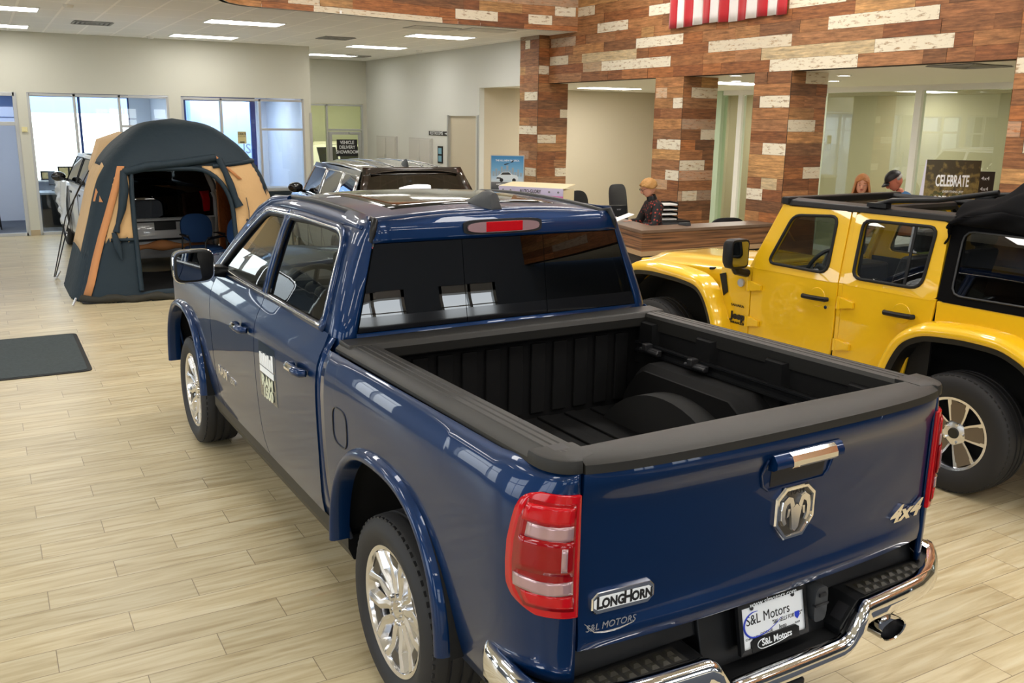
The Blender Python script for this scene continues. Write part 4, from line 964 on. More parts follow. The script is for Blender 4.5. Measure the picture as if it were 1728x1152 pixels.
text('emblem_lettering', 'RAM', .022, m_ink, em, frame_m(E3(0, .076, .0165), (1, 0, 0), (0, 0, 1)), .001, xs=1.5)
# lettering on the tailgate
lx, lz = -.668, .955
ang = (yt(lx + .1, lz) - yt(lx - .1, lz)) / .2; lt = Vector((1, ang, 0)).normalized(); ln_ = Vector((lt.y, -lt.x, 0))
def NP(u, v, d): return tuple(Vector((lx, yt(lx, lz) - .004, lz)) + lt * u + Vector((0, 0, v)) + ln_ * d)
cap = [(-.115, -.020), (-.100, -.036), (.095, -.036), (.115, -.018), (.115, .020), (.100, .036), (-.095, .036), (-.115, .018)]
b = MB(); b.loft([[NP(u * k, v * k, d) for u, v in cap] for k, d in ((1, -.006), (1, .006), (.96, .009), (.9, .009))]); lg = b.build('nameplate', m_chrome, tg, smooth=20)
b = MB(); b.loft([[NP(u * .93, v * .62, d) for u, v in cap] for d in (.007, .0098)]); b.build('nameplate_field', m_decalw, lg, smooth=0)
text('nameplate_lettering', 'L', .056, m_ink, lg, frame_m(NP(-.088, 0, .0102), lt, (0, 0, 1)), .0006, xs=.85, bold=.002); text('nameplate_lettering', 'ONG', .044, m_ink, lg, frame_m(NP(-.038, -.003, .0102), lt, (0, 0, 1)), .0006, xs=.80, bold=.002)
text('nameplate_lettering', 'H', .056, m_ink, lg, frame_m(NP(.016, 0, .0102), lt, (0, 0, 1)), .0006, xs=.80, bold=.002); text('nameplate_lettering', 'ORN', .044, m_ink, lg, frame_m(NP(.068, -.003, .0102), lt, (0, 0, 1)), .0006, xs=.80, bold=.002)
text('lettering', '4x4', .088, m_chrome, tg, frame_m((.690, yt(.69, .945) - .006, .945), (1, .06, 0), (0, 0, 1)), .005, xs=1.45, shear=.35, bold=.003)
text('lettering', 'S&L MOTORS', .032, m_silver, tg, frame_m((-.712, yt(-.71, .872) - .003, .876), (1, -.10, 0), (0, 0, 1)), .001, xs=.95, shear=.2)
b = MB(); b.tube([(-.80 + .17 * t + (-.008 if t == 0 else 0), yt(-.78 + .15 * t, .86) - .003, .868 - .012 * math.sin(math.pi * t) + (.03 * (1 - t * 8) if t < .125 else 0)) for t in frange(0, 1, 14)], [.001 + .002 * math.sin(math.pi * t) for t in frange(0, 1, 14)], 5); b.build('swoosh', m_silver, tg)
# ---- tail lamps wrapped round the bed corners
def crn(ph, z, off):
    p = R(ph); a = xs(z) - .832 + off; return (.832 + a * math.cos(p), -.86 - (.285 + off) * math.sin(p), z)
for S in (-1, 1):
    def pc(ph, z, off): q = crn(ph, z, off); return (S * q[0], q[1], q[2])
    def tl(z, t): return lerp(interp([(.93, 48), (.945, 38), (.975, 27), (1.02, 22.5), (1.08, 22.5), (1.25, 28), (1.295, 32), (1.315, 38), (1.325, 46)], z), 89, t)
    zs_ = [.93, .934, .94, .948, .958, .97, .985, 1.005, 1.03, 1.08, 1.15, 1.22, 1.26, 1.28, 1.295, 1.307, 1.316, 1.322, 1.325]
    b = MB(); b.grid(lambda t, z: pc(tl(z, t), z, .012), frange(0, 1, 12), zs_); tlm = b.build('taillight', m_red, truck, smooth=50, solid=.02, offset=-1)
    def patch(nm, m, z0, z1, t0, t1, off, lb=None, bow=0.0):
        b = MB(); zz = frange(z0, z1, 6)
        b.grid(lambda t, z: pc(tl(z, t), z + bow * math.sin(math.pi * t), off), frange(t0, t1, 10), zz); o = b.build(nm, m, tlm, smooth=50, solid=.006, offset=0)
        if lb: lab(o, lb)
    patch('lens_frame', m_redd, .955, 1.30, .10, .90, .0135)
    patch('lens_red_band', m_red, 1.235, 1.290, .14, .86, .016)  # plain red band of the lens, no emission
    patch('clear_lens', m_clear, 1.195, 1.240, .22, .86, .018, 'pinkish clear reversing lens', -.012)
    patch('red_lens', m_redd, 1.075, 1.185, .16, .88, .021, 'dark red centre lens')
    patch('clear_strip', m_clear, 1.09, 1.165, .70, .78, .025)
    patch('clear_lens', m_clear, 1.02, 1.062, .12, .88, .018, 'pinkish clear lower lens', -.014)
    patch('lens_red_band', m_red, .965, 1.005, .20, .88, .016)
# ---- rear bumper: chrome bar with dropped centre, black step pads
def bz(x):     # top of the chrome bar
    a = abs(x); return lin([(0, .585), (.26, .585), (.295, .60), (.35, .685), (.38, .70), (.9, .715), (1.02, .72)], a)
def by(x):
    a = abs(x); return -1.290 + .015 * (a / .7) ** 2 + .17 * max(0, (a - .66) / .36) ** 2.2 + (0.0 if a > .36 else -.008)
xs_b = [-1.0, -.98, -.94, -.88, -.80, -.70, -.58, -.48, -.40, -.38, -.36, -.34, -.32, -.30, -.28, -.25, -.15]; xs_b = xs_b + [0] + [-x for x in xs_b[::-1]]
b = MB(); rings = []
for x in xs_b:
    t, y = bz(x), by(x); bo = lin([(0, .485), (.26, .485), (.40, .575), (.85, .580), (1.0, .56)], abs(x))
    rings.append([(x, y + .055, t - .004), (x, y + .040, t + .003), (x, y + .018, t + .001), (x, y + .004, t - .012), (x, y - .002, t - .035), (x, y - .002, lerp(bo, t, .45)), (x, y + .02, bo + .03), (x, y + .05, bo), (x, y + .07, bo)])
ends = []
b.loft(rings, True)
for S in (-1, 1):    # wrap forward along the flank
    rr2 = []
    for k, (x, y) in enumerate([(1.0, by(1.0)), (1.008, -1.06), (1.010, -.98), (1.005, -.88), (.985, -.84)]):
        t = .718 + .002 * k; rr2.append([(S * (x - .055), y, t - .004), (S * (x - .04), y, t + .003), (S * (x - .018), y, t + .001), (S * (x - .004), y, t - .012), (S * (x + .002), y, t - .035), (S * (x + .002), y, .63), (S * (x - .02), y, .57), (S * (x - .05), y, .54), (S * (x - .07), y, .54)])
    b.loft(rr2, True)
bump = b.build('rear_bumper', m_chrome, truck, smooth=38)
b = MB()
for S in (-1, 1):
    b.prism([(S * .37, by(.4) + .05), (S * .66, by(.66) + .05), (S * .80, by(.8) + .045), (S * .90, by(.9) + .04), (S * .97, -1.10), (S * .985, -.86), (S * .84, -.86), (S * .84, -1.09), (S * .37, -1.09)], 'z', .62, .690)
    b.loft([[(S * x, -1.115, .69), (S * x, -1.09, .795), (S * x, -1.05, .795), (S * x, -1.05, .69)] for x in (.30, .84)])
    b.prism([(S * .375, .695), (S * .29, .60), (S * .29, .56), (S * .42, .56)], 'y', by(.38) + .05, -1.09)
b.prism([(-.33, by(.0) + .05), (.33, by(0) + .05), (.33, -1.06), (-.33, -1.06)], 'z', .50, .572)
b.loft([[(x, -1.165, .565), (x, -1.105, .80), (x, -1.03, .80), (x, -1.03, .565)] for x in (-.31, .31)])
bb = b.build('bumper_black_core', m_black, bump, smooth=0, bevel=.006)
for S in (-1, 1):
    b = MB(); b.prism([(S * .43, by(.43) + .065), (S * .66, by(.66) + .065), (S * .80, by(.8) + .06), (S * .83, -1.13), (S * .43, -1.13)], 'z', .688, .694)
    sp = b.build('step_pad', m_pad, bump, smooth=0)
    b = MB()
    for i in range(8):
        for j in range(4):
            x = .465 + i * .046; y = by(.6) + .085 + j * .036
            if y > -1.125: continue
            q = .0155; b.loft([[(S * x - q, y - q, .694), (S * x + q, y - q, .694), (S * x + q, y + q, .694), (S * x - q, y + q, .694)], [(S * x - q * .5, y - q * .1, .701), (S * x + q * .5, y - q * .1, .701), (S * x + q * .5, y + q * .6, .701), (S * x - q * .5, y + q * .6, .701)]])
    b.build('step_tread', m_olive, sp, smooth=0)
    b = MB(); b.prism([(S * .89, -1.0), (S * .975, -1.02), (S * .985, -.88), (S * .89, -.88)], 'z', .692, .70); b.build('corner_pad', m_pad, bump, smooth=0)
# licence plate in a black dealer frame, tilted slightly upwards
ux = Vector((1, 0, 0)); uy = Vector((0, .205, .98)); pc0 = Vector((-.005, -1.172, .695))
def PL(u, v, d): n_ = Vector((0, -.98, .205)); return tuple(pc0 + ux * u + uy * v + n_ * d)
b = MB(); fo = [(-.166, -.088), (.166, -.088), (.166, .088), (-.166, .088)]; fi = [(-.150, -.070), (.150, -.070), (.150, .074), (-.150, .074)]
b.ring([PL(u, v, .012) for u, v in fo], [PL(u, v, .014) for u, v in fi]); b.ring([PL(u, v, -.004) for u, v in fo], [PL(u, v, .012) for u, v in fo])
b.loft([[PL(u, v, d) for u, v in ((-.115, -.086), (.115, -.086), (.115, -.052), (.10, -.042), (-.10, -.042), (-.115, -.052))] for d in (.004, .015)])
lp_ = b.build('plate_frame', m_black, bump, smooth=0)
b = MB(); b.fan([PL(u, v, .006) for u, v in ((-.155, -.078), (.155, -.078), (.155, .080), (-.155, .080))]); lc = b.build('license_plate', m_decalw, bump, smooth=0); lab(lc, 'white dealer plate with blue swoosh')
def PT(s, u, v, size, m, d=.0068, **kw):
    text('plate_lettering', s, size, m, lc, frame_m(PL(u, v, d), ux, uy), .0004, **kw)
PT('www.slmotors.com', 0, .079, .024, m_decalw, .0146, shear=.25, xs=1.2)
PT('S&L Motors', -.022, .022, .050, m_ink, xs=.88); PT('"S&L SELLS FOR LESS"', .068, -.010, .020, m_ink, shear=.3, xs=.80)
PT('Jeep', .045, -.034, .022, m_ink); PT('DODGE', -.035, -.036, .013, m_ink, xs=1.3); PT('CHRYSLER', -.105, -.040, .011, m_ink, xs=1.2); PT('RAM', .118, -.040, .010, m_ink, xs=1.2)
PT('S&L Motors', .004, -.064, .032, m_decalw, .0156, xs=.95, bold=.0006)
b = MB(); a_ = frange(R(75), R(275), 22); b.tube([PL(-.085 + .055 * math.cos(t), .005 + .045 * math.sin(t), .0075) for t in a_] + [PL(-.08 + k * .03, -.040 + .004 * k * k * .6, .0075) for k in range(1, 5)], [.0008 + .0032 * math.sin(math.pi * min(1, k / 25)) for k in range(26)], 5); b.build('plate_swoosh', m_inkb, lc)
b = MB(); b.tube([PL(-.06 + .03 * math.cos(t), -.066 + .017 * math.sin(t), .0160) for t in frange(R(80), R(280), 14)] + [PL(-.05 + k * .03, -.083 + .002 * k * k * .4, .0160) for k in range(1, 5)], .0015, 5); b.build('frame_swoosh', m_decalw, lp_)
b = MB(); b.prism([(.106, .004), (.130, .004), (.130, -.012), (.118, -.024), (.106, -.012)], 'z', .0072, .0076); b.v = [PL(x, y - .004, z) for x, y, z in b.v]; b.v = [PL(*q) if False else q for q in b.v]; b.build('shield_mark', m_inkb, lc, smooth=0)
for u in (-.10, .10):
    b = MB(); b.ball(PL(u, .066, .008), .008, 10, 6); b.build('plate_bolt', m_steel, lc)
# trailer socket, hitch, exhaust
b = MB(); b.prism(rr_(.214, .705, .033, .068, p=.5), 'y', -1.20, -1.12); so = b.build('trailer_socket', m_dgrey, bump, smooth=30)
b = MB(); b.bx(.181, .247, -1.206, -1.19, .702, .710); b.bx(.198, .23, -1.207, -1.19, .738, .752); b.build('socket_hinge', m_ink, so, smooth=0)
b = MB(); b.prism([(.352, .668), (.310, .618), (.304, .622), (.346, .672)], 'y', by(.34) + .075, -1.17); b.build('hook_pocket', m_ink, bump, smooth=0)
b = MB(); b.bx(-.045, .045, -1.25, -.9, .405, .495); b.bx(-.06, .06, -1.29, -1.22, .39, .51); b.bx(-.45, .45, -1.0, -.93, .40, .48); b.build('hitch_receiver', m_black, truck, smooth=0, bevel=.01)
for S in (-1, 1):
    b = MB(); oc = [(.060 * math.cos(a) * 1.25, .060 * math.sin(a) * .72) for a in [2 * math.pi * k / 28 for k in range(28)]]
    rings = [[(S * .56 + u * k, y + .05, .535 + v * k) for u, v in oc] for y, k in ((-1.05, .8), (-1.12, .95), (-1.30, 1.0), (-1.315, .98), (-1.312, .90), (-1.20, .86))]
    b.loft(rings, True, True, False); ep = b.build('exhaust_tip', m_chrome, truck, smooth=40)
    b = MB(); b.fan([(S * .56 + u * .87, -1.17, .535 + v * .87) for u, v in oc]); b.build('exhaust_hole', m_ink, ep, smooth=0)
b = MB(); b.bx(-.80, .80, -1.05, -.95, .50, .80); b.build('rear_valance', m_inner, truck, smooth=0)
# ================================================================ yellow off-road car
m_yel = mat('yellow_paint', (0.86, 0.52, 0.007), 0.32, 0, 1.0, 0.02)
m_fab = mat('black_soft_top_fabric', srgb(9, 9, 11), 0.95, spec=.15, bump=(500, 0.5, 0.002), noise=(9, .3))
m_vinyl = glass_mat('dark_vinyl_window', (.06, .06, .06), ior=1.5, boost=.03)
JX, JY_ = None, None
jeep = thing('off_road_car', 'yellow four door off road car with folded black soft top', 'car', (6.336, 3.662, 0), 0.0534)
def jx(z): return lin([(.45, .77), (.60, .785), (1.0, .795), (1.24, .79), (1.30, .782), (1.80, .70)], z)
for S in (-1, 1):
    def sheet(name, O, par, m=m_yel, off=0, sol=.025, off2=-1, sm=0):
        """flat-ish side sheet from a (y, z) outline, split into bands so that it follows the lean of the side"""
        b = MB(); b.fan([(S * (jx(z) + off), y, z) for y, z in O]); o = b.build(name, m, par, smooth=sm, normals=False)
        me = o.data
        if (me.polygons[0].normal.x > 0) != (S > 0): me.flip_normals()
        q = o.modifiers.new('s', 'SOLIDIFY'); q.thickness = sol; q.offset = off2
        q = o.modifiers.new('b', 'BEVEL'); q.width = .006; q.segments = 2; q.limit_method = 'ANGLE'; q.angle_limit = R(50)
        return o
    def rnd_poly(P, r, n=5):
        """round the corners of an outline; r: one radius or one per corner"""
        out = []; N = len(P)
        for i, p in enumerate(P):
            ri = r[i] if isinstance(r, (list, tuple)) else r
            a = Vector(P[i - 1]) - Vector(p); c = Vector(P[(i + 1) % N]) - Vector(p)
            if ri <= 0: out.append(tuple(p)); continue
            la, lc = min(ri, a.length * .48), min(ri, c.length * .48); A = Vector(p) + a.normalized() * la; B = Vector(p) + c.normalized() * lc
            for k in range(n + 1):
                t = k / n; q = A * (1 - t) ** 2 + Vector(p) * 2 * t * (1 - t) + B * t * t; out.append((q.x, q.y))
        return out
    # lower door skins
    fd = sheet('front_door', rnd_poly([(1.955, 1.255), (1.955, .60), (1.40, .56), (1.115, .62), (1.105, 1.255)], [0, .05, .03, .12, 0]), jeep)
    rd = sheet('rear_door', rnd_poly([(1.06, 1.255), (1.06, .60), (.86, .56), (.70, .60), (.52, .80), (.325, 1.02), (.30, 1.255)], [0, .05, .03, .1, .1, .1, 0]), jeep)
    # upper frames round the window openings
    fw = rnd_poly([(1.80, 1.305), (1.63, 1.70), (1.215, 1.728), (1.215, 1.300)], [.06, .07, .06, .08], 6)
    rw = rnd_poly([(.985, 1.300), (.985, 1.722), (.40, 1.728), (.425, 1.305)], [.07, .06, .06, .09], 6)
    fo = [(1.955, 1.24), (1.93, 1.26), (1.72, 1.765), (1.108, 1.772), (1.105, 1.24)]
    ro = [(1.06, 1.24), (1.058, 1.772), (.315, 1.772), (.30, 1.24)]
    def cast(o_, i_, n=64):
        L = [0]; P = i_ + [i_[0]]
        for p, q in zip(P, P[1:]): L.append(L[-1] + math.dist(p, q))
        I = []
        for k in range(n):
            s = L[-1] * k / n; i = max(j for j in range(len(L) - 1) if L[j] <= s + 1e-9); t = (s - L[i]) / max(1e-9, L[i + 1] - L[i])
            I.append((lerp(P[i][0], P[i + 1][0], t), lerp(P[i][1], P[i + 1][1], t)))
        cy = sum(p[0] for p in I) / n; cz = sum(p[1] for p in I) / n; O = []; pts = o_ + [o_[0]]
        for y, z in I:
            dy, dz = y - cy, z - cz; best = 1
            for (ay, az), (by_, bz_) in zip(pts, pts[1:]):
                ey, ez = by_ - ay, bz_ - az; den = dy * ez - dz * ey
                if abs(den) < 1e-12: continue
                t = ((ay - cy) * ez - (az - cz) * ey) / den; s = ((ay - cy) * dz - (az - cz) * dy) / den
                if t > 0 and -1e-6 <= s <= 1 + 1e-6: best = max(best, t)
            O.append((cy + dy * best, cz + dz * best))
        return O, I
    for d, o_, i_ in ((fd, fo, fw), (rd, ro, rw)):
        O, I = cast(o_, i_); J = lambda q, e=0: [(S * (jx(z) + e), y, z) for y, z in q]
        b = MB(); b.ring(J(O), J(I)); b.ring(J(O, -.035), J(I, -.035)); b.ring(J(O), J(O, -.035)); b.ring(J(I), J(I, -.035)); b.build('door_frame', m_yel, d, smooth=30)
        b = MB(); b.tube(J(I, .003), .012, 8, loop=True); b.build('window_seal', m_blackrub, d, smooth=60)
        b = MB(); b.fan(J(I, -.012)); b.build('window_pane', m_mglass, d, smooth=0)
    b = MB(); b.prism([(.575, 1.30), (.555, 1.30), (.555, 1.73), (.575, 1.73)], 'x', .0, 1); b.v = [(S * (jx(z) - .014 + .008 * x), y, z) for x, y, z in b.v]; b.build('window_divider', m_black, rd, smooth=0)
    for d, y in ((fd, 1.29), (rd, .56)):
        b = MB(); b.tube([(S * (.79 + q), y + t, 1.105 - t * .02) for t, q in ((-.12, .012), (-.11, .034), (0, .042), (.10, .034), (.115, .012))], [.017, .019, .019, .019, .017], 10); h = b.build('door_handle', m_black, d)
        b = MB(); b.lathe([(0, .792), (.07, .792), (.075, .785)], 20, 'x', (0, y - .01, 1.11)); b.v = [(S * x, q, z) for x, q, z in b.v]; b.build('handle_cup', m_yel, h)
    b = MB(); b.lathe([(0, .803), (.014, .803), (.016, .79)], 14, 'x', (0, 1.185, 1.045)); b.v = [(S * x, q, z) for x, q, z in b.v]; b.build('lock', m_chrome, fd)
    for d, y, zz in ((fd, 1.955, (1.09, .79)), (rd, 1.06, (1.10, .78))):
        for z in zz:
            b = MB(); b.tube([(S * .806, y + .01, z - .045), (S * .806, y + .01, z + .045)], .015, 8)
            b.loft([[(S * x, y + .01, z - .045), (S * x, y - .10, z - .022), (S * x, y - .12, z - .022), (S * x, y - .12, z + .022), (S * x, y - .10, z + .022), (S * x, y + .01, z + .045)] for x in (.79, .812)]); b.build('door_hinge', m_yel, d, smooth=30)
    # body sides: cowl, rear quarter, sill
    sheet('cowl_side', [(2.30, 1.20), (2.02, 1.245), (1.963, 1.245), (1.963, .56), (2.14, .56), (2.22, .80), (2.30, 1.0)], jeep)
    q = sheet('rear_quarter', [(.292, 1.245), (.292, 1.06), (.50, .84), (.56, .70), (.56, .60), (.50, .60), (.46, .84), (.36, .98), (.18, 1.03), (-.20, 1.03), (-.40, .92), (-.52, .70), (-.76, .68), (-.78, 1.245)], jeep)
    sheet('pillar_panel', [(1.104, 1.24), (1.104, .60), (1.062, .60), (1.062, 1.24)], jeep, off=-.008)
    sheet('pillar_panel', [(1.106, 1.775), (1.106, 1.24), (1.060, 1.24), (1.060, 1.775)], jeep, off=-.008)
    b = MB(); b.loft([[(S * .60, y, .46), (S * .77, y, .47), (S * .785, y, .56), (S * .60, y, .60)] for y in (.55, 2.2)]); b.build('sill', m_black, jeep, smooth=0)
    # windscreen pillar and black roof side rail
    b = MB(); b.loft([[(S * (x - dx), y + dy, z) for dx, dy in ((0, -.035), (0, .035), (.06, .05), (.06, -.01))] for x, y, z in ((.785, 1.985, 1.20), (.70, 1.715, 1.80))]); b.build('windshield_pillar', m_yel, jeep, smooth=0, bevel=.01)
    b = MB(); b.loft([[(S * .715, y, 1.772), (S * .700, y, 1.815), (S * .60, y, 1.83), (S * .58, y, 1.80), (S * .60, y, 1.772)] for y in (1.73, .29)]); rl = b.build('roof_rail', m_black, jeep, smooth=0, bevel=.008)
    # flares
    for yc, pr_ in ((0, [(.58, .60), (.545, .76), (.455, .95), (.30, 1.035), (0, 1.06), (-.26, 1.05), (-.46, .96), (-.56, .80), (-.60, .62)]), (3.008, [(-.80, .62), (-.735, .80), (-.65, .955), (-.55, 1.04), (-.30, 1.07), (.05, 1.08), (.30, 1.06), (.44, .96), (.50, .80)])):
        def path(P, n=40):
            L = [0]
            for p, q_ in zip(P, P[1:]): L.append(L[-1] + math.dist(p, q_))
            out = []
            for k in range(n):
                s = L[-1] * k / (n - 1); ys_ = list(zip(L, [p[0] for p in P])); z_ = list(zip(L, [p[1] for p in P])); 
                out.append((lin(ys_, s), lin(z_, s)))
            for _ in range(3): out = [out[0]] + [((out[i - 1][0] + out[i][0] * 2 + out[i + 1][0]) / 4, (out[i - 1][1] + out[i][1] * 2 + out[i + 1][1]) / 4) for i in range(1, n - 1)] + [out[-1]]
            return out
        pp = path(pr_); rings = []; ringk = []
        for i, (y, z) in enumerate(pp):
            a, c = pp[max(0, i - 1)], pp[min(len(pp) - 1, i + 1)]; ty, tz = c[0] - a[0], c[1] - a[1]; L = math.hypot(ty, tz); ny, nz = tz / L, -ty / L
            if nz < -.2 and yc == 0: ny, nz = ny, nz
            if (y - (0 if yc == 0 else -.15)) * ny + (z - .6) * nz < 0: ny, nz = -ny, -nz
            rings.append([(S * x, yc + y + ny * d, z + nz * d) for d, x in ((-.012, .80), (-.012, .925), (.006, .940), (.030, .936), (.055, .915), (.072, .86), (.078, .78))])
            ringk.append([(S * x, yc + y + ny * d, z + nz * d) for d, x in ((-.050, .70), (-.050, .915), (-.012, .928), (-.010, .70))])
        b = MB(); b.loft(rings, True); fl = b.build('fender_flare', m_yel, jeep, smooth=50)
        b = MB(); b.loft(ringk, True); lab(b.build('flare_lip', m_black, fl, smooth=50), 'black inner lip of the flare')
        b = MB(); b.lathe([(.62, S * .80), (.62, S * .50), (0, S * .50)], 24, 'x', (0, yc - (0.1 if yc else 0), .45), 0, math.pi); b.build('wheel_housing', m_inner, jeep)
        wheel(jeep, S * .80, yc, .407, .245, .255, S, 'jeep')
    if S < 0 or True:
        dirx = (0, -1, 0) if S < 0 else (0, 1, 0); mx_ = lambda y, z: frame_m((S * (jx(z) + .003), y, z), dirx, (0, 0, 1))
        text('badge', 'SAHARA', .030, m_ink, jeep, mx_(2.085, .90), .002, xs=1.3); text('badge', 'Jeep', .085, m_steel, jeep, mx_(2.075, .81), .004, bold=.003, xs=1.1); text('badge', 'WRANGLER', .028, m_ink, jeep, mx_(2.075, .75), .002, xs=1.1)
        b = MB(); b.lathe([(0, .806), (.034, .806), (.036, .79)], 20, 'x', (0, 2.06, 1.10)); b.v = [(S * x, q, z) for x, q, z in b.v]; b.build('round_badge', m_silver, jeep)
        b = MB(); b.prism([(2.24, 1.16), (2.31, 1.14), (2.25, .96), (2.20, 1.0)], 'x', S * .795, S * .80); b.build('fender_vent', m_black, jeep, smooth=0)
    # mirror
    b = MB(); b.loft([[(S * (.955 + u), 1.99 + t, 1.365 + v) for u, v in rnd_poly([(-.10 * k, -.12 * k), (.10 * k, -.12 * k), (.10 * k, .12 * k), (-.10 * k, .12 * k)], .04, 3)] for t, k in ((-.05, .97), (-.04, 1), (.03, 1), (.07, .8))]); mi = b.build('mirror', m_black, jeep, smooth=35)
    b = MB(); b.fan([(S * (.955 + u), 1.938, 1.365 + v) for u, v in rnd_poly([(-.085, -.10), (.085, -.10), (.085, .10), (-.085, .10)], .03, 3)]); lab(b.build('mirror_glass', m_mirror, mi, smooth=0), 'silvered mirror glass')
    b = MB(); b.tube([(S * .955, 2.0, 1.26), (S * .93, 2.0, 1.22), (S * .80, 2.0, 1.19)], .035, 8); b.build('mirror_arm', m_black, mi)
    # soft top side: fabric frame and big dark window
    so = [(.292, 1.795), (.292, 1.245), (-.80, 1.245), (-.86, 1.50), (-.72, 1.80)]; si = rnd_poly([(.20, 1.725), (.20, 1.30), (-.70, 1.31), (-.62, 1.72)], .07, 5)
    O, I = cast(so, si); J = lambda q_, e=0: [(S * (jx(z) + e), y, z) for y, z in q_]
    b = MB(); b.ring(J(O, .004), J(I, .004)); b.ring(J(O, -.02), J(I, -.02)); b.ring(J(O, .004), J(O, -.02)); b.ring(J(I, .004), J(I, -.02)); st = b.build('soft_top_side', m_fab, jeep, smooth=30)
    b = MB(); b.fan(J(I, -.006)); b.build('vinyl_window', m_vinyl, st, smooth=0)
    b = MB(); b.tube(J(I, .006), .007, 6, loop=True); b.build('window_stitching', m_dgrey, st, smooth=60)
# hood, grille, front
b = MB(); b.grid(lambda u, v: (u * lerp(.70, .60, (v - 2.06) / 1.5), v, lerp(1.215, 1.12, ((v - 2.06) / 1.5) ** 1.2) - .045 * abs(u) ** 5 + (.028 if abs(u) < .55 else .028 * max(0, 1 - (abs(u) - .55) / .15))), frange(-1, 1, 25), frange(2.06, 3.56, 14)); b.build('hood', m_yel, jeep, smooth=45, solid=.03)
for S in (-1, 1):
    b = MB(); b.loft([[(S * x, y, z) for x, z in ((lerp(.70, .60, (y - 2.06) / 1.5) + .0, lerp(1.17, 1.08, (y - 2.06) / 1.5)), (lerp(.72, .62, (y - 2.06) / 1.5), .96), (.45, .9), (.45, lerp(1.16, 1.07, (y - 2.06) / 1.5)))] for y in (2.06, 3.52)]); b.build('hood_side', m_yel, jeep, smooth=0)
    b = MB(); b.tube([(S * .66, 2.5, 1.15), (S * .68, 2.55, 1.145)], .012, 8); b.build('hood_latch', m_black, jeep)
    b = MB(); b.box((S * .86, 3.44, 1.02), (.10, .05, .03)); b.build('fender_marker', mat('amber_lens', (.8, .25, .01), .2), jeep, smooth=0)
b = MB(); b.bx(-.60, .60, 3.52, 3.58, .62, 1.10); g = b.build('grille', m_yel, jeep, smooth=0, bevel=.015)
for k in range(7): b = MB(); x = -.24 + .08 * k; b.bx(x - .026, x + .026, 3.575, 3.584, .72, 1.04); b.build('grille_slot', m_ink, g, smooth=0)
for S in (-1, 1): b = MB(); b.lathe([(0, 3.59), (.085, 3.595), (.09, 3.57)], 20, 'y', (S * .43, 0, .90)); b.build('headlamp', m_clear, g)
b = MB(); b.bx(-.85, .85, 3.60, 3.78, .52, .66); b.build('front_bumper', m_black, jeep, smooth=0, bevel=.02)
# tub, underbody, rear
b = MB(); b.bx(-.74, .74, -.76, 2.1, .46, .60); b.bx(-.35, .35, -.9, 3.6, .42, .58); b.build('underbody', m_inner, jeep, smooth=0)
b = MB(); b.bx(-.78, .78, -.80, -.76, .60, 1.24); b.build('tailgate', m_yel, jeep, smooth=0, bevel=.01)
b = MB(); b.bx(-.80, .80, -.98, -.80, .52, .68); b.build('rear_bumper', m_black, jeep, smooth=0, bevel=.02)
b = MB(); b.lathe([(0, -.80), (.20, -.80), (.36, -.84), (.40, -.92), (.36, -1.02), (.24, -1.03), (.22, -.99), (0, -.99)], 40, 'y', (0, 0, 1.0)); b.build('spare_tire', m_tire, jeep)
for S in (-1, 1): b = MB(); b.bx(S * .66, S * .78, -.83, -.80, .86, 1.06); b.build('taillight', m_red, jeep, smooth=0, bevel=.008)
b = MB(); b.bx(-.66, .66, -.80, -.78, 1.28, 1.74); b.build('rear_curtain', m_vinyl, jeep, smooth=0)
for yc in (0, 3.008): b = MB(); b.tube([(-.80, yc, .40), (.80, yc, .40)], .05, 8); b.build('axle', m_steel, jeep)
# windscreen with header, roll bars, folded top
b = MB(); b.bx(-.72, .72, 1.69, 1.77, 1.775, 1.835); b.build('windshield_header', m_black, jeep, smooth=0, bevel=.012)
b = MB(); b.loft([[(-.74, 1.975, 1.22), (.74, 1.975, 1.22), (.74, 1.985, 1.22), (-.74, 1.985, 1.22)], [(-.66, 1.72, 1.79), (.66, 1.72, 1.79), (.66, 1.73, 1.79), (-.66, 1.73, 1.79)]]); b.build('windshield', m_mglass, jeep, smooth=0)
b = MB(); b.loft([[(-.74, 1.985, 1.17), (.74, 1.985, 1.17), (.74, 2.10, 1.17), (-.74, 2.10, 1.17)], [(-.74, 1.99, 1.225), (.74, 1.99, 1.225), (.74, 2.10, 1.22), (-.74, 2.10, 1.22)]]); b.build('cowl_top', m_yel, jeep, smooth=0)
for y in (1.08, .29): b = MB(); b.tube([(-.62, y, 1.30), (-.60, y, 1.70), (-.52, y, 1.775), (.52, y, 1.775), (.60, y, 1.70), (.62, y, 1.30)], .035, 8); b.build('roll_bar', m_black, jeep)
for S in (-1, 1):
    b = MB(); b.tube([(S * .68, .92, 1.835), (S * .67, .80, 1.875), (S * .66, .45, 1.905), (S * .64, .05, 1.985)], [.020, .020, .017, .017], 8); b.box((S * .68, .90, 1.835), (.06, .16, .03)); b.build('top_bow', m_black, jeep, smooth=50)
b = MB()
def pile(u, t):        # folded fabric heaped over the rear: u across, t along the section
    P = [(.33, 1.80), (.30, 1.90), (.16, 1.985), (-.05, 2.035), (-.28, 2.02), (-.52, 1.97), (-.74, 1.90), (-.84, 1.80)]
    i = t * (len(P) - 1); k = min(len(P) - 2, int(i)); f = i - k; y, z = lerp(P[k][0], P[k + 1][0], f), lerp(P[k][1], P[k + 1][1], f)
    w_ = .02 * math.sin(7 * u + 9 * t) + .018 * math.sin(13 * u - 17 * t + 1) + .022 * math.sin(23 * t + 3 * u)
    edge = abs(u) ** 4
    return (u * (.74 + .02 * math.sin(9 * t)), y + w_ * .6, z - .12 * edge + w_ * (1 - edge * .6) - (.05 * edge))
b.grid(pile, frange(-1, 1, 41), frange(0, 1, 49))
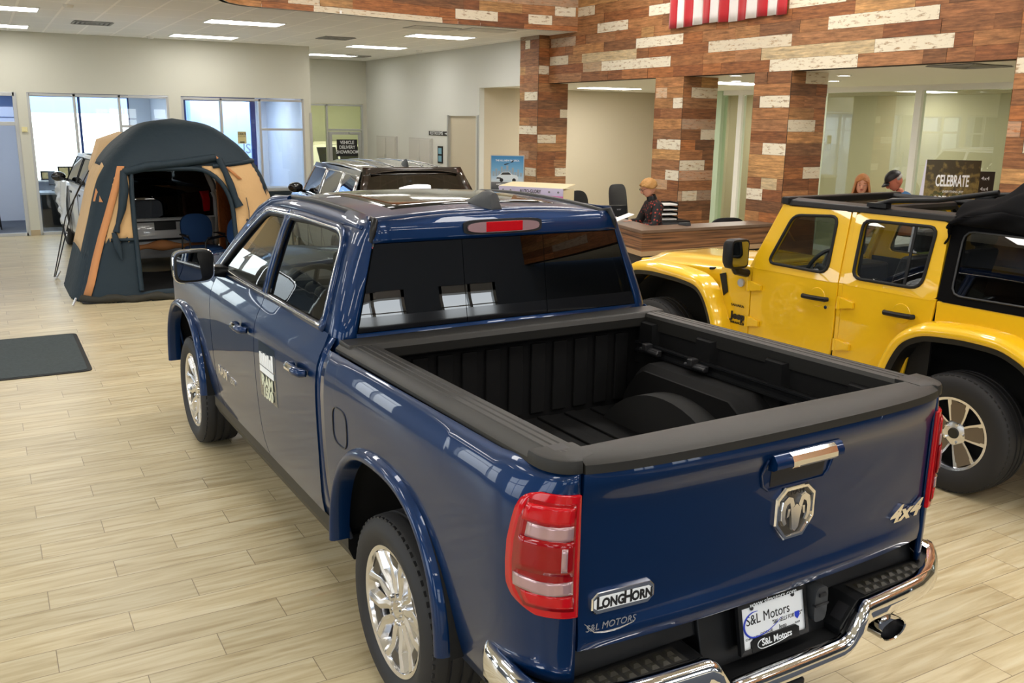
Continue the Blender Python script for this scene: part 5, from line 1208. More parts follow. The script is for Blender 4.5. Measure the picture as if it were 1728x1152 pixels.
for S in (-1, 1):      # fabric hanging over the side
    b.grid(lambda t, v: (lambda p: (p[0] + S * (.012 * math.sin(31 * t + 5 * v) + .02 * math.sin(math.pi * v)), min(p[1], .285) + .006 * math.sin(14 * v), lerp(p[2], 1.745 + .025 * math.sin(6 * t), v)))(pile(S, t)), frange(.10, 1, 45), frange(0, 1, 9))
b.build('folded_soft_top', m_fab, jeep, smooth=60, solid=.01)
for S in (-1, 1): b = MB(); b.box((S * .50, -.15, 2.07), (.10, .12, .03)); b.tube([(S * .50, -.12, 2.05), (S * .50, -.10, 2.12), (S * .50, -.16, 2.13)], .012, 6); b.build('top_latch', m_black, jeep, smooth=30)
# cabin
for x in (-.36, .36): seat(x, 1.02, m_dash, jeep, .24)
b = MB(); b.bx(-.70, .70, 1.72, 1.98, .95, 1.22); b.build('dashboard', m_dash, jeep, smooth=0, bevel=.03)
b = MB(); c = Vector((-.37, 1.60, 1.24)); t = Matrix.Rotation(R(-68), 3, 'X')
b.tube([c + t @ Vector((.185 * math.cos(a), .185 * math.sin(a), 0)) for a in [2 * math.pi * k / 28 for k in range(28)]], .016, 8, loop=True); b.ball(tuple(c), .055)
sw = b.build('steering_wheel', m_black, jeep)
for a in (0, 180, 270): b = MB(); b.tube([c, c + t @ Vector((.175 * math.cos(R(a)), .175 * math.sin(R(a)), 0))], .018, 6); b.build('wheel_spoke', m_silver, sw)
b = MB(); q = t @ Vector((0, 0, 1)); b.lathe([(.028, 0), (.036, 0), (.036, .01), (.028, .01)], 24); b.xf(Matrix.Translation(c + q * .05) @ t.to_4x4()); b.build('hub_ring', m_chrome, sw)
for x in (-.58, -.44, -.30, -.10):
    b = MB(); b.lathe([(.035, 1.715), (.045, 1.712), (.05, 1.72)], 24, 'y', (x, 0, 1.13)); b.build('gauge_ring', m_silver, jeep)
for S in (-1, 1): b = MB(); b.bx(S * .735, S * .755, .32, 1.94, .62, 1.25); b.build('door_trim_panel', m_dash, jeep, smooth=0)
# ================================================================ ceiling fixtures
for k, (x, y, lb) in enumerate([(.36, 16.5, 'bright rectangular ceiling panel at the top corner nearest the open office door'), (.36, 19.8, 'bright rectangular ceiling panel beside the far wall above the open office door'),
        (4.1, 16.5, 'bright ceiling panel above the tent, nearer of that column'), (4.1, 19.8, 'bright ceiling panel above the tent, close to the far wall'),
        (7.88, 16.8, 'bright ceiling panel beside the wood fascia, in front of the restroom wall'), (7.88, 20.1, 'bright ceiling panel between fascia and alcove, second from the corner'), (7.95, 23.35, 'bright ceiling panel inside the alcove, half hidden by the wall edge')]):
    t = thing('ceiling_light', lb, 'ceiling light', (x, y, ZC), 0, 'showroom ceiling panels')
    b = MB(); b.bx(-.63, .63, -.32, -.30, -.012, 0); b.bx(-.63, .63, .30, .32, -.012, 0); b.bx(-.63, -.61, -.3, .3, -.012, 0); b.bx(.61, .63, -.3, .3, -.012, 0); b.build('frame', m_white, t, smooth=0)
    b = MB(); b.bx(-.61, .61, -.30, .30, -.008, -.004); b.build('diffuser', m_lamp, t, smooth=0)
for x, y, z, lb in [(11.7, 16.55, ZO, 'bright ceiling panel in the reception opening beside the beige wall'), (11.65, 12.7, ZO, 'bright ceiling panel seen between the two inner wood pillars')]:
    t = thing('ceiling_light', lb, 'ceiling light', (x, y, z), 0, 'reception ceiling panels')
    b = MB(); b.bx(-.63, .63, -.32, .32, -.006, 0); b.build('frame', m_white, t, smooth=0); b = MB(); b.bx(-.61, .61, -.30, .30, -.012, -.007); b.build('diffuser', m_lamp, t, smooth=0)
def vent(x, y, z, sx_, sy_, lb, n=7):
    t = thing('ceiling_vent', lb, 'air vent', (x, y, z), 0, 'ceiling vents')
    b = MB(); b.bx(-sx_, sx_, -sy_, sy_, -.006, 0); b.build('backing', m_dgrey, t, smooth=0)
    b = MB()
    for k in range(4):
        f = 1 - k * .24
        for s in (-1, 1):
            b.bx(-sx_ * f, sx_ * f, s * sy_ * f - .018, s * sy_ * f + .018, -.016, -.006); b.bx(s * sx_ * f - .018, s * sx_ * f + .018, -sy_ * f, sy_ * f, -.016, -.006)
    b.build('louver_frame', mat('vent_grey', srgb(150, 150, 148), .5) if 'vent_grey' not in MATS else MATS['vent_grey'], t, smooth=0)
vent(1.9, 18.2, ZC, .30, .30, 'square ceiling air vent between the panels above the open office'); vent(6.35, 18.4, ZC, .30, .30, 'square ceiling air vent behind the tent panels, before the wall corner')
vent(8.55, 23.3, ZC, .30, .30, 'square ceiling air vent beside the alcove panel'); vent(10.1, 7.1, ZO, .35, .30, 'square air vent above the yellow car behind the wood header')
for x, y, lb in ((7.05, 15.35, 'grey slatted return grille beside the wood fascia, nearer the tent'), (8.0, 15.1, 'grey slatted return grille beside the fascia, nearer the first pillar')):
    t = thing('return_grille', lb, 'air vent', (x, y, ZC), 0, 'return grilles'); b = MB(); b.bx(-.44, .44, -.28, .28, -.006, 0); b.build('backing', MATS['vent_grey'], t, smooth=0)
    b = MB()
    for q in range(12): b.bx(-.42, .42, -.26 + q * .045, -.245 + q * .045, -.012, -.006)
    b.build('slat_panel', m_white, t, smooth=0)
for x, y, lb in ((9.03, 20.4, 'round white smoke detector on the ceiling along the restroom wall'), (3.2, 20.5, 'small white detector on the ceiling right by the far wall'), (1.32, 15.5, 'flat white disc on the ceiling near the two corner panels')):
    b = MB(); b.lathe([(0, -.045), (.045, -.045), (.065, -.03), (.075, 0)], 24); o = b.build('smoke_detector', m_white); o.location = (x, y, ZC); tag(o, lb, 'smoke detector')
for x, y, lb in ((10.79, 9.53, 'round recessed downlight above the two people, right of the third pillar'), (11.97, 10.76, 'round recessed downlight further back, close to the third pillar'), (9.75, 10.61, 'upper round downlight in the gap between the inner pillars'), (10.95, 11.9, 'lower round downlight in the gap between the inner pillars')):
    t = thing('downlight', lb, 'downlight', (x, y, ZO), 0, 'office downlights')
    b = MB(); b.lathe([(.085, -.012), (.105, -.008), (.11, 0)], 28); b.build('trim_ring', m_white, t)
    b = MB(); b.lathe([(0, -.006), (.085, -.006)], 24); b.build('lamp_face', m_lamp, t)
# flag on the wood header: thirteen vertical stripes
m_fred = mat('flag_red', srgb(186, 18, 34), .75, sheen=.3); m_fwhite = mat('flag_white', srgb(232, 228, 226), .75, sheen=.3); m_fblue = mat('flag_blue', srgb(30, 40, 92), .75)
t = thing('flag', 'large striped flag hung flat on the wood header', 'flag', (XH - .03, 10.545, 3.80))
def flagpt(y, z): return (-.012 - .012 * math.sin(y * 9 + z * 1.3) - .01 * math.sin(y * 23 + 2 * z), y, z)
for k in range(13):
    a = -1.225 + k * 2.45 / 13; b = MB(); b.grid(lambda u, v: flagpt(u, v), frange(a, a + 2.45 / 13, 6), frange(.012 * math.sin(k), 1.66, 14)); lab(b.build('stripe', m_fred if k % 2 == 0 else m_fwhite, t, smooth=60, solid=.002), 'red stripe' if k % 2 == 0 else 'white stripe')
b = MB(); b.grid(lambda u, v: flagpt(u, v), frange(-.09, 1.225, 12), frange(0.74, 1.66, 8)); b.v = [(x - .004, y, z) for x, y, z in b.v]
# floor mat
t = thing('floor_mat', 'dark grey textile entrance mat lying on the floor', 'mat', (-.7, 10.28, 0), .0)
b = MB(); b.prism(rr_(0, 0, 1.42, .89, 40, .06), 'z', .001, .008); b.build('rubber_border', m_blackrub, t, smooth=0)
b = MB(); b.prism(rr_(0, 0, 1.38, .85, 40, .06), 'z', .006, .012); b.build('mat_pile', mat('mat_charcoal', srgb(58, 66, 68), .95, noise=(38, .35), bump=(300, .6, .004)), t, smooth=0)

# ================================================================ other cars
def simple_car(name, lb, cat, loc, rz, mb, L, W, H, belt, rear_slope, wheel_r, roof0, roof1, gm, trim, win_split, hood_h, ground=.22, hatch=None, fin=True):
    hb = hatch or belt
    """rear at y = 0, nose at y = L"""
    t = thing(name, lb, cat, loc, rz); hw = W / 2
    prof = [(ground, hw * .90), (ground + .15, hw * .955), (.62, hw * .985), (.85, hw), (belt - .10, hw * .985), (belt, hw * .945)]
    def X(z, y): 
        x = interp(prof, z)
        if y < .45: x -= .16 * ((.45 - y) / .45) ** 2.2
        if y > L - .9: x -= .30 * ((y - L + .9) / .9) ** 2
        return x
    ya, yf = .92 * L * .205, L - .95
    def ar(y):
        for c in (ya, yf):
            d = abs(y - c) / (wheel_r + .065)
            if d < 1: return max(ground, wheel_r + (wheel_r + .065) * math.sqrt(1 - d * d) - .02)
        return ground + .05
    def ht(y): return belt if y < L - 1.55 else lerp(belt, hood_h - .10, ((y - L + 1.55) / 1.55) ** 1.4)
    r_ = wheel_r + .065
    ys_ = sorted(set([.0, .06, .15, .3] + [round(ya + r_ * math.sin(k * math.pi / 18), 4) for k in range(-9, 10)] + frange(ya + r_ + .05, yf - r_ - .05, 14) + [round(yf + r_ * math.sin(k * math.pi / 18), 4) for k in range(-9, 10)] + [L - .35, L - .2, L - .1, L]))
    for S in (-1, 1):
        b = MB(); b.grid(lambda u, v: (lambda z: (S * X(z, ys_[u]), ys_[u], z))(lerp(ar(ys_[u]), ht(ys_[u]), v)), range(len(ys_)), frange(0, 1, 12)); o = b.build('body_side', mb, t, smooth=45, normals=False)
        if (o.data.polygons[30].normal.x > 0) != (S > 0): o.data.flip_normals()
        q = o.modifiers.new('s', 'SOLIDIFY'); q.thickness = .02; q.offset = -1
        side = o
        for c in (ya, yf):
            b = MB(); b.lathe([(r_ + .02, S * (hw * .93)), (r_ + .02, S * hw * .5), (0, S * hw * .5)], 20, 'x', (0, c, wheel_r), 0, math.pi); b.build('wheel_housing', m_inner, t)
            wheel(t, S * (hw - .135), c, wheel_r, wheel_r * .62, .23, S, 'plain', 30)
        # greenhouse side: polygons leaning inwards
        def G(y, z, e=0): return (S * (lerp(hw * .945, hw * .70, ((z - belt) / (H - belt)) ** 1.15) + e), y, z)
        g0 = [(.14, belt), (L - 1.55, belt), (roof1 + .45, lerp(belt, H - .09, .72)), (roof1 + .05, H - .085), (roof0 + .9, H - .07), (roof0, H - .10), (rear_slope * .55 + .06, lerp(belt, H, .55))]
        b = MB(); 
        # band-wise fill so the side is curved
        def ylim(z):
            f = (z - belt) / (H - .085 - belt); return lerp(.14, roof0 + .02, f ** .9), lerp(L - 1.5, roof1 + .05, f ** .92)
        b.grid(lambda u, v: (lambda z: G(lerp(ylim(z)[0], ylim(z)[1], u), z))(lerp(belt, H - .085, v)), frange(0, 1, 24), frange(0, 1, 10)); b.build('pillar_frame', mb, side, smooth=50)
        for (a0, a1) in win_split:
            b = MB()
            def wp(u, v):
                z = lerp(belt + .035, H - .15, v); y0, y1 = ylim(z); y = lerp(a0, a1, u)
                y = max(y0 + .10, min(y1 - .11, y)); return G(y, z, .006)
            b.grid(wp, frange(0, 1, 8), frange(0, 1, 8)); w_ = b.build('side_window', gm, side, smooth=50)
            loop = [wp(u, 0) for u in frange(0, 1, 6)] + [wp(1, v) for v in frange(0, 1, 6)[1:]] + [wp(u, 1) for u in frange(1, 0, 6)[1:]] + [wp(0, v) for v in frange(1, 0, 6)[1:-1]]
            b = MB(); b.tube(loop, .011, 6, loop=True); b.build('window_trim', trim, w_, smooth=60)
        for y in (L * .34, L * .54):
            b = MB(); b.box((S * (hw * .985), y, belt - .13), (.03, .20, .035)); b.build('door_handle', trim, side, smooth=0, bevel=.01)
            b = MB(); b.box((S * (hw * 1.0), y + .16, .75), (.008, .008, .75)); b.build('door_seam', m_ink, side, smooth=0)
        my = L * .645
        b = MB(); b.ball((S * (hw + .10), my, belt + .10), (.12, .07, .085), 16, 10); b.tube([(S * (hw - .06), my + .03, belt + .03), (S * (hw + .04), my, belt + .06)], .025, 8); b.build('mirror', m_gblack, t)
        b = MB(); b.grid(lambda u, v: (S * (X(v, .02 + .0) - lerp(.02, .22, u) + .012), -.012 + .10 * (1 - u) ** 2, v), frange(0, 1, 6), frange(belt - .30, belt + .02, 6)); lab(b.build('taillight', m_red, t, smooth=40, solid=.02), 'red tail lamp')
    # roof, hood, nose, rear
    zr = lambda y: H - .05 * ((y - (roof0 + roof1) / 2) / (roof1 - roof0) * 2) ** 2
    b = MB(); b.grid(lambda u, v: (u * hw * .715, v, zr(v) - .055 * abs(u) ** 3), frange(-1, 1, 17), frange(roof0 - .02, roof1 + .1, 14)); rf = b.build('roof', mb, t, smooth=60, solid=.02)
    for u in (-.62, -.31, .31, .62): b = MB(); b.tube([(u * hw * .715, y, zr(y) - .055 * abs(u) ** 3 + .002) for y in frange(roof0 + .25, roof1 - .1, 8)], .010, 6); b.build('roof_rib', mb, rf, smooth=60)
    b = MB(); b.grid(lambda u, v: (u * hw * lerp(.88, .66, v), lerp(L - 1.42, roof1 + .08, v) - .12 * u * u, lerp(belt - .02, H - .075, v)), frange(-1, 1, 11), frange(0, 1, 6)); b.build('windshield', gm, t, smooth=60)
    b = MB(); b.grid(lambda u, v: (u * (hw * .93 - .26 * max(0, (v - L + .9) / .9) ** 2), v, lerp(belt, hood_h - .08, ((v - L + 1.6) / 1.6) ** 1.3) - .05 * abs(u) ** 3 + .03), frange(-1, 1, 15), frange(L - 1.6, L - .04, 8)); b.build('hood', mb, t, smooth=60, solid=.02)
    b = MB(); b.loft([[(s * (hw - .30), L - .05, ground), (s * (hw - .30), L - .02, hood_h - .12)] [::1] for s in (-1, 1)], closed=False); b.bx(-(hw - .28), hw - .28, L - .09, L + .02, ground, hood_h - .10); b.build('front_bumper', mb, t, smooth=0, bevel=.02)
    def rb(z): return lin([(ground, .0), (.55, -.06), (.70, -.05), (.86, .0), (belt, .03), (belt + .02, .04), (H - .12, rear_slope), (H, roof0)], z)
    b = MB(); b.grid(lambda u, v: (u * (hw - .155), rb(v) + .10 * abs(u) ** 4, v), frange(-1, 1, 13), [ground, .3, .42, .55, .62, .70, .74, .80, .85, hb]); rg = b.build('rear_gate', mb, t, smooth=40, solid=.02)
    b = MB(); fz = [hb, hb + .02, hb + .1, (hb + H) / 2, H - .14]; ff = lambda u, v: (u * lerp(hw * .90, hw * .715, max(0, (v - belt) / (H - .02 - belt))), rb(v) + .05 * u * u, v)
    b.grid(ff, [-1, -.93, -.86, -.80], fz); b.grid(ff, [.80, .86, .93, 1], fz); b.grid(ff, frange(-1, 1, 13), [H - .14, H - .10, H - .06, H - .035]); b.build('rear_frame', mb, rg, smooth=40, solid=.015)
    b = MB(); b.grid(lambda u, v: (u * lerp(hw * .80, hw * .62, max(0, (v - belt) / (H - belt))), rb(v) + .05 * u * u * .8 - .026, v), frange(-1, 1, 11), frange(hb + .03, H - .13, 9)); b.build('rear_window', gm, rg, smooth=60)
    b = MB(); b.bx(-.42, .42, rb(.8) - .03, rb(.8) - .015, .78, .80); b.bx(-(hw - .3), hw - .3, -.085, -.05, .50, .53); lab(b.build('rear_trim', m_black, rg, smooth=0), 'black trim line')
    b = MB(); b.bx(-.16, .16, -.075, -.03, .66, .78); b.build('plate_recess', m_dgrey, rg, smooth=0)
    b = MB(); b.loft([[(u * hw * .66, roof0 + d, zr(roof0) - .005 + z - .05 * abs(u) ** 3) for d, z in ((.10, .0), (-.10, -.010), (-.115, -.02), (.05, -.03))] for u in frange(-.96, .96, 9)]); b.build('roof_spoiler', mb, t, smooth=30)
    if fin:
        b = MB(); b.loft([[(-w_, y, zr(y) - .01), (0, y, zr(y) + h), (w_, y, zr(y) - .01)] for y, h, w_ in ((roof0 + .26, .07, .02), (roof0 + .32, .10, .04), (roof0 + .45, .06, .03), (roof0 + .56, .01, .01))]); b.build('antenna', m_dgrey, t, smooth=50)
    b = MB(); b.bx(-hw * .8, hw * .8, .3, L - .3, ground, ground + .15); b.build('underbody', m_inner, t, smooth=0)
    for x in (-.38, .38):
        for y in (L * .38, L * .58):
            b = MB(); b.loft([[(x - .24, y - .2, .55), (x + .24, y - .2, .55), (x + .24, y + .3, .6), (x - .24, y + .3, .6)], [(x - .24, y - .2, .72), (x + .24, y - .2, .72), (x + .24, y + .3, .76), (x - .24, y + .3, .76)]]); b.loft([[(x - .24, y - .2, .7), (x + .24, y - .2, .7), (x + .24, y - .08, .7), (x - .24, y - .08, .7)], [(x - .2, y - .36, 1.28), (x + .2, y - .36, 1.28), (x + .2, y - .26, 1.28), (x - .2, y - .26, 1.28)]]); b.box((x, y - .33, 1.38), (.24, .09, .16)); b.build('seat', m_seat, t, smooth=0, bevel=.03)
    return t
m_brown = mat('dark_granite_paint', (0.020, 0.016, 0.013), .25, .5, 1.0, .02); m_wpaint = mat('white_car_paint', srgb(226, 229, 232), .3, 0, 1.0, .03); m_cream = mat('pale_car_paint', srgb(222, 216, 178), .3, 0, 1, .03)
simple_car('minivan', 'dark brown family car behind the blue pickup, only its roof and rear glass showing', 'car', (5.08, 11.42, 0), -.105, m_brown, 5.1, 1.94, 1.79, 1.20, .30, .37, .38, 3.25, m_tglass, m_chrome, [(.38, 1.18), (1.26, 2.25), (2.36, 3.55)], 1.12)
wsuv = simple_car('white_suv', 'white sport utility car parked nose to the far wall, its tail inside the tent', 'car', (2.38, 15.25, 0), .05, m_wpaint, 5.0, 1.94, 1.82, 1.22, .22, .385, .30, 3.1, m_tglass, m_black, [(.30, 1.10), (1.2, 2.2), (2.32, 3.5)], 1.18, hatch=.82)
simple_car('delivery_car', 'pale car standing in the yellow lit delivery room beyond the alcove door', 'car', (8.2, 28.6, 0), -1.25, m_cream, 4.5, 1.84, 1.66, 1.05, .35, .34, .45, 2.7, m_tglass, m_black, [(.6, 1.3), (1.4, 2.2), (2.3, 3.1)], 1.0)
# crumpled clear wrap over the nose of the white car
b = MB(); b.grid(lambda u, v: (-.99 - .03 * math.sin(9 * u + 4 * v) - .02 * math.sin(23 * u * v), 3.05 + u, .40 + .84 * v + .02 * math.sin(17 * u)), frange(0, 1.3, 30), frange(0, 1, 18)); lab(b.build('protective_wrap', mat('milky_plastic_film', srgb(236, 240, 244), .25, coat=.6), wsuv, smooth=25, solid=.003), 'crumpled milky plastic film')

# ================================================================ tent
m_tgreen = mat('dark_teal_tent_cloth', srgb(15, 35, 46), .7, bump=(7, .35, .03)); m_ttan = mat('tan_tent_cloth', srgb(196, 160, 112), .8, sheen=.1, bump=(6, .4, .04)); m_torange = mat('orange_strap', srgb(192, 132, 84), .8)
m_tfloor = mat('tent_floor_black', srgb(26, 28, 30), .8)
TXc, TYc, THX, THY, TH = 2.40, 14.05, 1.56, 1.24, 2.36
tent = thing('tent', 'teal and tan dome tent with open door pitched over the tail of a white car', 'tent', (TXc, TYc, 0))
def dome(s, t):
    m = (abs(s) ** 5 + abs(t) ** 5) ** (1 / 5)
    m = min(1, m); h = interp([(0, 1), (.25, .972), (.5, .865), (.705, .68), (.83, .40), (1, 0)], m)
    return (s * THX, t * THY, TH * h)
n = 120; us = [math.copysign(1 - (1 - abs(k / (n / 2) - 1)) ** 1.35, k - n / 2) for k in range(n + 1)]
V = [dome(s, t) for t in us for s in us]
def corner_clip(s, t): return (abs(s) ** 5 + abs(t) ** 5) ** (1 / 5) <= 1.0001
groups = {'green': [], 'tan': [], 'side': [], 'bottom': []}
def region(s, t):
    x, y, z = dome(s, t); X = x + TXc
    if t < 0 and abs(s) < abs(t) * 1.02 + .02:          # front face
        # door opening
        if .14 < z < 1.70 and 1.66 < X < 2.95:
            rx, rz = X - 2.50, z - 1.10
            if not (rx > 0 and rz > 0 and (rx / .46) ** 2 + (rz / .60) ** 2 > 1): return None
        if z > 1.69 + .10 * (X - 2.4): return 'green'
        if z < .80 and X < 1.7: return 'bottom'
        if z < .14: return 'bottom'
        if s < -.0 and abs(s) > abs(t) * .90: return 'green'
        return 'tan'
    if t > .0 and abs(s) < .66 and z < 1.62: return None   # rear, open to the car
    if abs(s) >= abs(t) * .98 and s < 0:
        if abs(t) > .80 * abs(s) and t < 0: return 'green'
        return 'bottom' if z < .62 else ('tan' if z < 1.75 and t > -.45 else 'green')
    if s > 0 and abs(s) > abs(t): return 'green' if z > 1.35 or z < .3 else 'tan'
    return 'green'
F = {'green': [], 'tan': [], 'bottom': []}
N1 = n + 1
for j in range(n):
    for i in range(n):
        s, t = (us[i] + us[i + 1]) / 2, (us[j] + us[j + 1]) / 2
        if not corner_clip(s, t): continue
        g = region(s, t)
        if g: F[g].append((j * N1 + i, j * N1 + i + 1, (j + 1) * N1 + i + 1, (j + 1) * N1 + i))
for g, nm, m in (('green', 'roof_panel', m_tgreen), ('tan', 'wall_panel', m_ttan), ('bottom', 'skirt_panel', m_tgreen)):
    b = MB(); idx = {}
    for f in F[g]:
        q = []
        for i in f:
            if i not in idx: idx[i] = len(b.v); b.v.append(V[i])
            q.append(idx[i])
        b.f.append(tuple(q)); b.m.append(0)
    o = b.build(nm, m, tent, smooth=70, solid=.006); lab(o, {'green': 'dark teal cloth panels', 'tan': 'tan cloth panels', 'bottom': 'dark teal lower skirt'}[g])
def front(X, z, e=.012):     # point on the front face
    s = (X - TXc) / THX; lo, hi = 0.0, 1.0
    for _ in range(40):
        t = (lo + hi) / 2
        if dome(s, -t)[2] > z: lo = t
        else: hi = t
    return (X - TXc, -t * THY - e, z)
dl = [(1.66, .14), (1.66, .5), (1.66, .95), (1.67, 1.40), (1.70, 1.68), (2.0, 1.70), (2.4, 1.70)] + [(2.50 + .455 * math.sin(a), 1.10 + .595 * math.cos(a)) for a in frange(.05, math.pi / 2, 9)] + [(2.955, .9), (2.955, .5), (2.95, .14)]
b = MB(); b.tube([front(x, z) for x, z in dl], .032, 8); lab(b.build('door_binding', m_tgreen, tent, smooth=60), 'dark teal binding round the door')
b = MB(); b.tube([front(x, z, .035) for x, z in ((1.60, 1.66), (1.9, 1.735), (2.3, 1.77), (2.6, 1.81), (2.80, 1.84))], [.05, .06, .055, .06, .05], 10); b.tube([front(x, z, .04) for x, z in ((2.84, 1.82), (2.90, 1.65), (2.95, 1.48), (3.0, 1.30), (3.04, 1.18))], [.05, .04, .05, .04, .06], 8); b.build('rolled_flap', m_tgreen, tent, smooth=60)
b = MB(); b.tube([front(x, z, .04) for x, z in ((1.60, 1.68), (1.58, 1.45), (1.53, 1.2), (1.46, 1.0), (1.43, .90))], [.04, .06, .05, .03, .045], 8); b.tube([front(x, z, .05) for x, z in ((1.40, .9), (1.43, .72), (1.46, .55))], [.03, .05, .01], 8); b.build('tied_flap', m_tgreen, tent, smooth=60)
def strip(P, w_, m, nm):
    b = MB(); rows = []
    for x, z in P: a = front(x - w_ / 2, z, .02); c = front(x + w_ / 2, z, .02); rows.append([a, c])
    b.loft(rows, closed=False); return b.build(nm, m, tent, smooth=60, solid=.006)
strip([(1.00, .06), (1.07, .25), (1.16, .55), (1.26, .85), (1.36, 1.12), (1.46, 1.40), (1.54, 1.62), (1.58, 1.74)], .085, m_torange, 'orange_strap')
b = MB(); b.tube([front(x, 1.69 + .10 * (x - 2.4), .012) for x in frange(2.75, 3.42, 12)], .03, 8); b.build('panel_seam', m_tgreen, tent, smooth=60)
b = MB(); b.tube([front(x, z, .012) for x, z in ((1.36, .80), (1.5, .80), (1.67, .80))], .022, 8); b.build('panel_seam', m_tgreen, tent, smooth=60)
strip([(2.80, 1.86), (2.95, 1.70), (3.10, 1.55)], .05, m_torange, 'orange_strap')
b = MB(); b.tube([front(x, z, .02) for x, z in ((1.36, .80), (1.66, .80))], .008, 6); b.build('skirt_seam', m_tgreen, tent)
b = MB(); b.fan([front(x, z, .03) for x, z in ((1.22, 1.28), (1.27, 1.45), (1.32, 1.28))]); b.build('loop_tab', m_torange, tent, smooth=0)
b = MB(); b.grid(lambda u, v: (u, v, .012 + .01 * math.sin(9 * u) * math.sin(7 * v)), frange(-1.46, 1.46, 24), frange(-1.17, 1.15, 20)); b.build('tent_floor', m_tfloor, tent, smooth=60, solid=.006)
b = MB(); b.tube([front(x, z, .02) for x, z in zip(frange(.95, 3.85, 30), [.05 + .015 * math.sin(5 * k) for k in range(30)])], [.05 + .012 * math.sin(2.3 * k) for k in range(30)], 8); b.build('floor_hem', mat('muddy_black', srgb(44, 42, 34), .8), tent, smooth=60)
b = MB(); b.tube([(x - TXc, .75 + .06 * math.sin(4 * x), .42 + .05 * math.sin(3 * x + 1)) for x in frange(1.6, 3.0, 24)], [.06 + .025 * math.sin(7 * k) for k in range(24)], 8); b.build('bunched_sleeve', m_torange, tent, smooth=50)
# sleeve between tent and car
b = MB(); rings = []
for y, k in ((.35, .78), (.62, .90), (.95, 1.0), (1.25, .98), (1.75, .95), (2.15, .93)):
    rings.append([(-1.07 * k + .0, y, .2), (-1.06 * k, y, .9), (-1.02 * k, y, 1.6), (-.86 * k, y, 2.02), (-.5 * k, y, 2.14), (.1, y, 2.0), (.5 * k, y, 1.92), (.86 * k, y, 1.80), (1.02 * k, y, 1.5), (1.08 * k, y, .9), (1.08 * k, y, .2)])
b.loft(rings, closed=False); b.build('car_sleeve', m_ttan, tent, smooth=60, solid=.006)
b = MB(); b.grid(lambda u, v: (lerp(.62, 1.05, u), lerp(-.5, .8, u) * .6 + .6, lerp(.15, 1.55, v) + .02 * math.sin(12 * u)), frange(0, 1, 10), frange(0, 1, 14)); b.build('inner_curtain', mat('rust_cloth', srgb(178, 112, 66), .8, bump=(9, .6, .05)), tent, smooth=60, solid=.004)
# pole feet and guy lines
for x, y in ((-1.58, -1.22), (-1.60, 1.24), (1.58, -1.22), (1.58, 1.24)): b = MB(); b.tube([(x, y, .012), (x * .97, y * .97, .10)], .014, 8); b.build('pole_foot', m_silver, tent)
for P in ([(-1.62, 1.22, .02), (-1.30, .75, 1.2), (-1.10, .45, 1.62)], [(-1.64, 1.20, .02), (-1.45, .6, .95), (-1.25, .1, 1.45)], [(1.66, .2, .6), (1.35, .1, 1.15), (1.22, 0, 1.3)]): b = MB(); b.tube(P, .008, 6); b.build('guy_line', m_black, tent)
b = MB(); b.tube([front(x, z, .03) for x, z in ((3.15, 1.30), (3.17, 1.12), (3.16, .98))], .006, 6); b.tube([front(x, z, .035) for x, z in ((3.12, 1.0), (3.18, .98), (3.2, .93), (3.16, .86))], .018, 6); b.build('hanging_cord', m_dgrey, tent)
# ================================================================ chairs, desks, signs
m_bfab = mat('blue_chair_cloth', srgb(22, 58, 104), .85, bump=(300, .4, .002)); m_bkfab = mat('black_chair_cloth', srgb(28, 28, 31), .85, bump=(300, .4, .002)); m_mesh = mat('black_mesh_back', srgb(34, 34, 36), .7)
def stack_chair(loc, rz, m, lb, group, name='stacking_chair'):
    """four-legged chair with arms and a round upholstered back; faces -y"""
    t = thing(name, lb, 'chair', loc, rz, group)
    b = MB(); b.loft([[(x * k, y * k - .01, z) for x, y in rr_(0, 0, .25, .24, 28, .55)] for z, k in ((.425, .92), (.44, 1), (.475, 1), (.49, .93))]); b.build('seat', m, t, smooth=40)
    b = MB(); b.loft([[(x * k, .26 + d + (z * k) * .22, .74 + z * k) for x, z in rr_(0, 0, .235, .21, 32, .75)] for d, k in ((-.035, .90), (-.02, 1), (.02, 1), (.035, .92))]); b.build('backrest', m, t, smooth=40)
    for s in (-1, 1):
        b = MB(); b.tube([(s * .27, -.25, .012), (s * .27, -.23, .40), (s * .27, -.21, .62), (s * .27, -.17, .655), (s * .27, .16, .665), (s * .255, .235, .66)], .012, 8); b.build('leg', m_black, t)
        b = MB(); b.tube([(s * .27, .27, .012), (s * .25, .20, .40), (s * .22, .24, .60), (s * .19, .30, .84)], .012, 8); b.build('leg', m_black, t)
        b = MB(); b.box((s * .27, -.01, .675), (.045, .26, .022)); b.build('armrest', m_black, t, smooth=0, bevel=.008)
    b = MB(); b.tube([(-.27, -.22, .40), (.27, -.22, .40)], .010, 6); b.tube([(-.25, .2, .40), (.25, .2, .40)], .010, 6); b.build('seat_frame', m_black, t)
    return t
stack_chair((2.72, 14.05, .03), .15, m_bfab, 'blue upholstered chair with round back, further inside the tent', 'chairs inside the tent')
stack_chair((2.98, 13.42, .03), -.85, m_bfab, 'blue upholstered chair nearer the tent door, half hidden by the pickup mirror', 'chairs inside the tent')
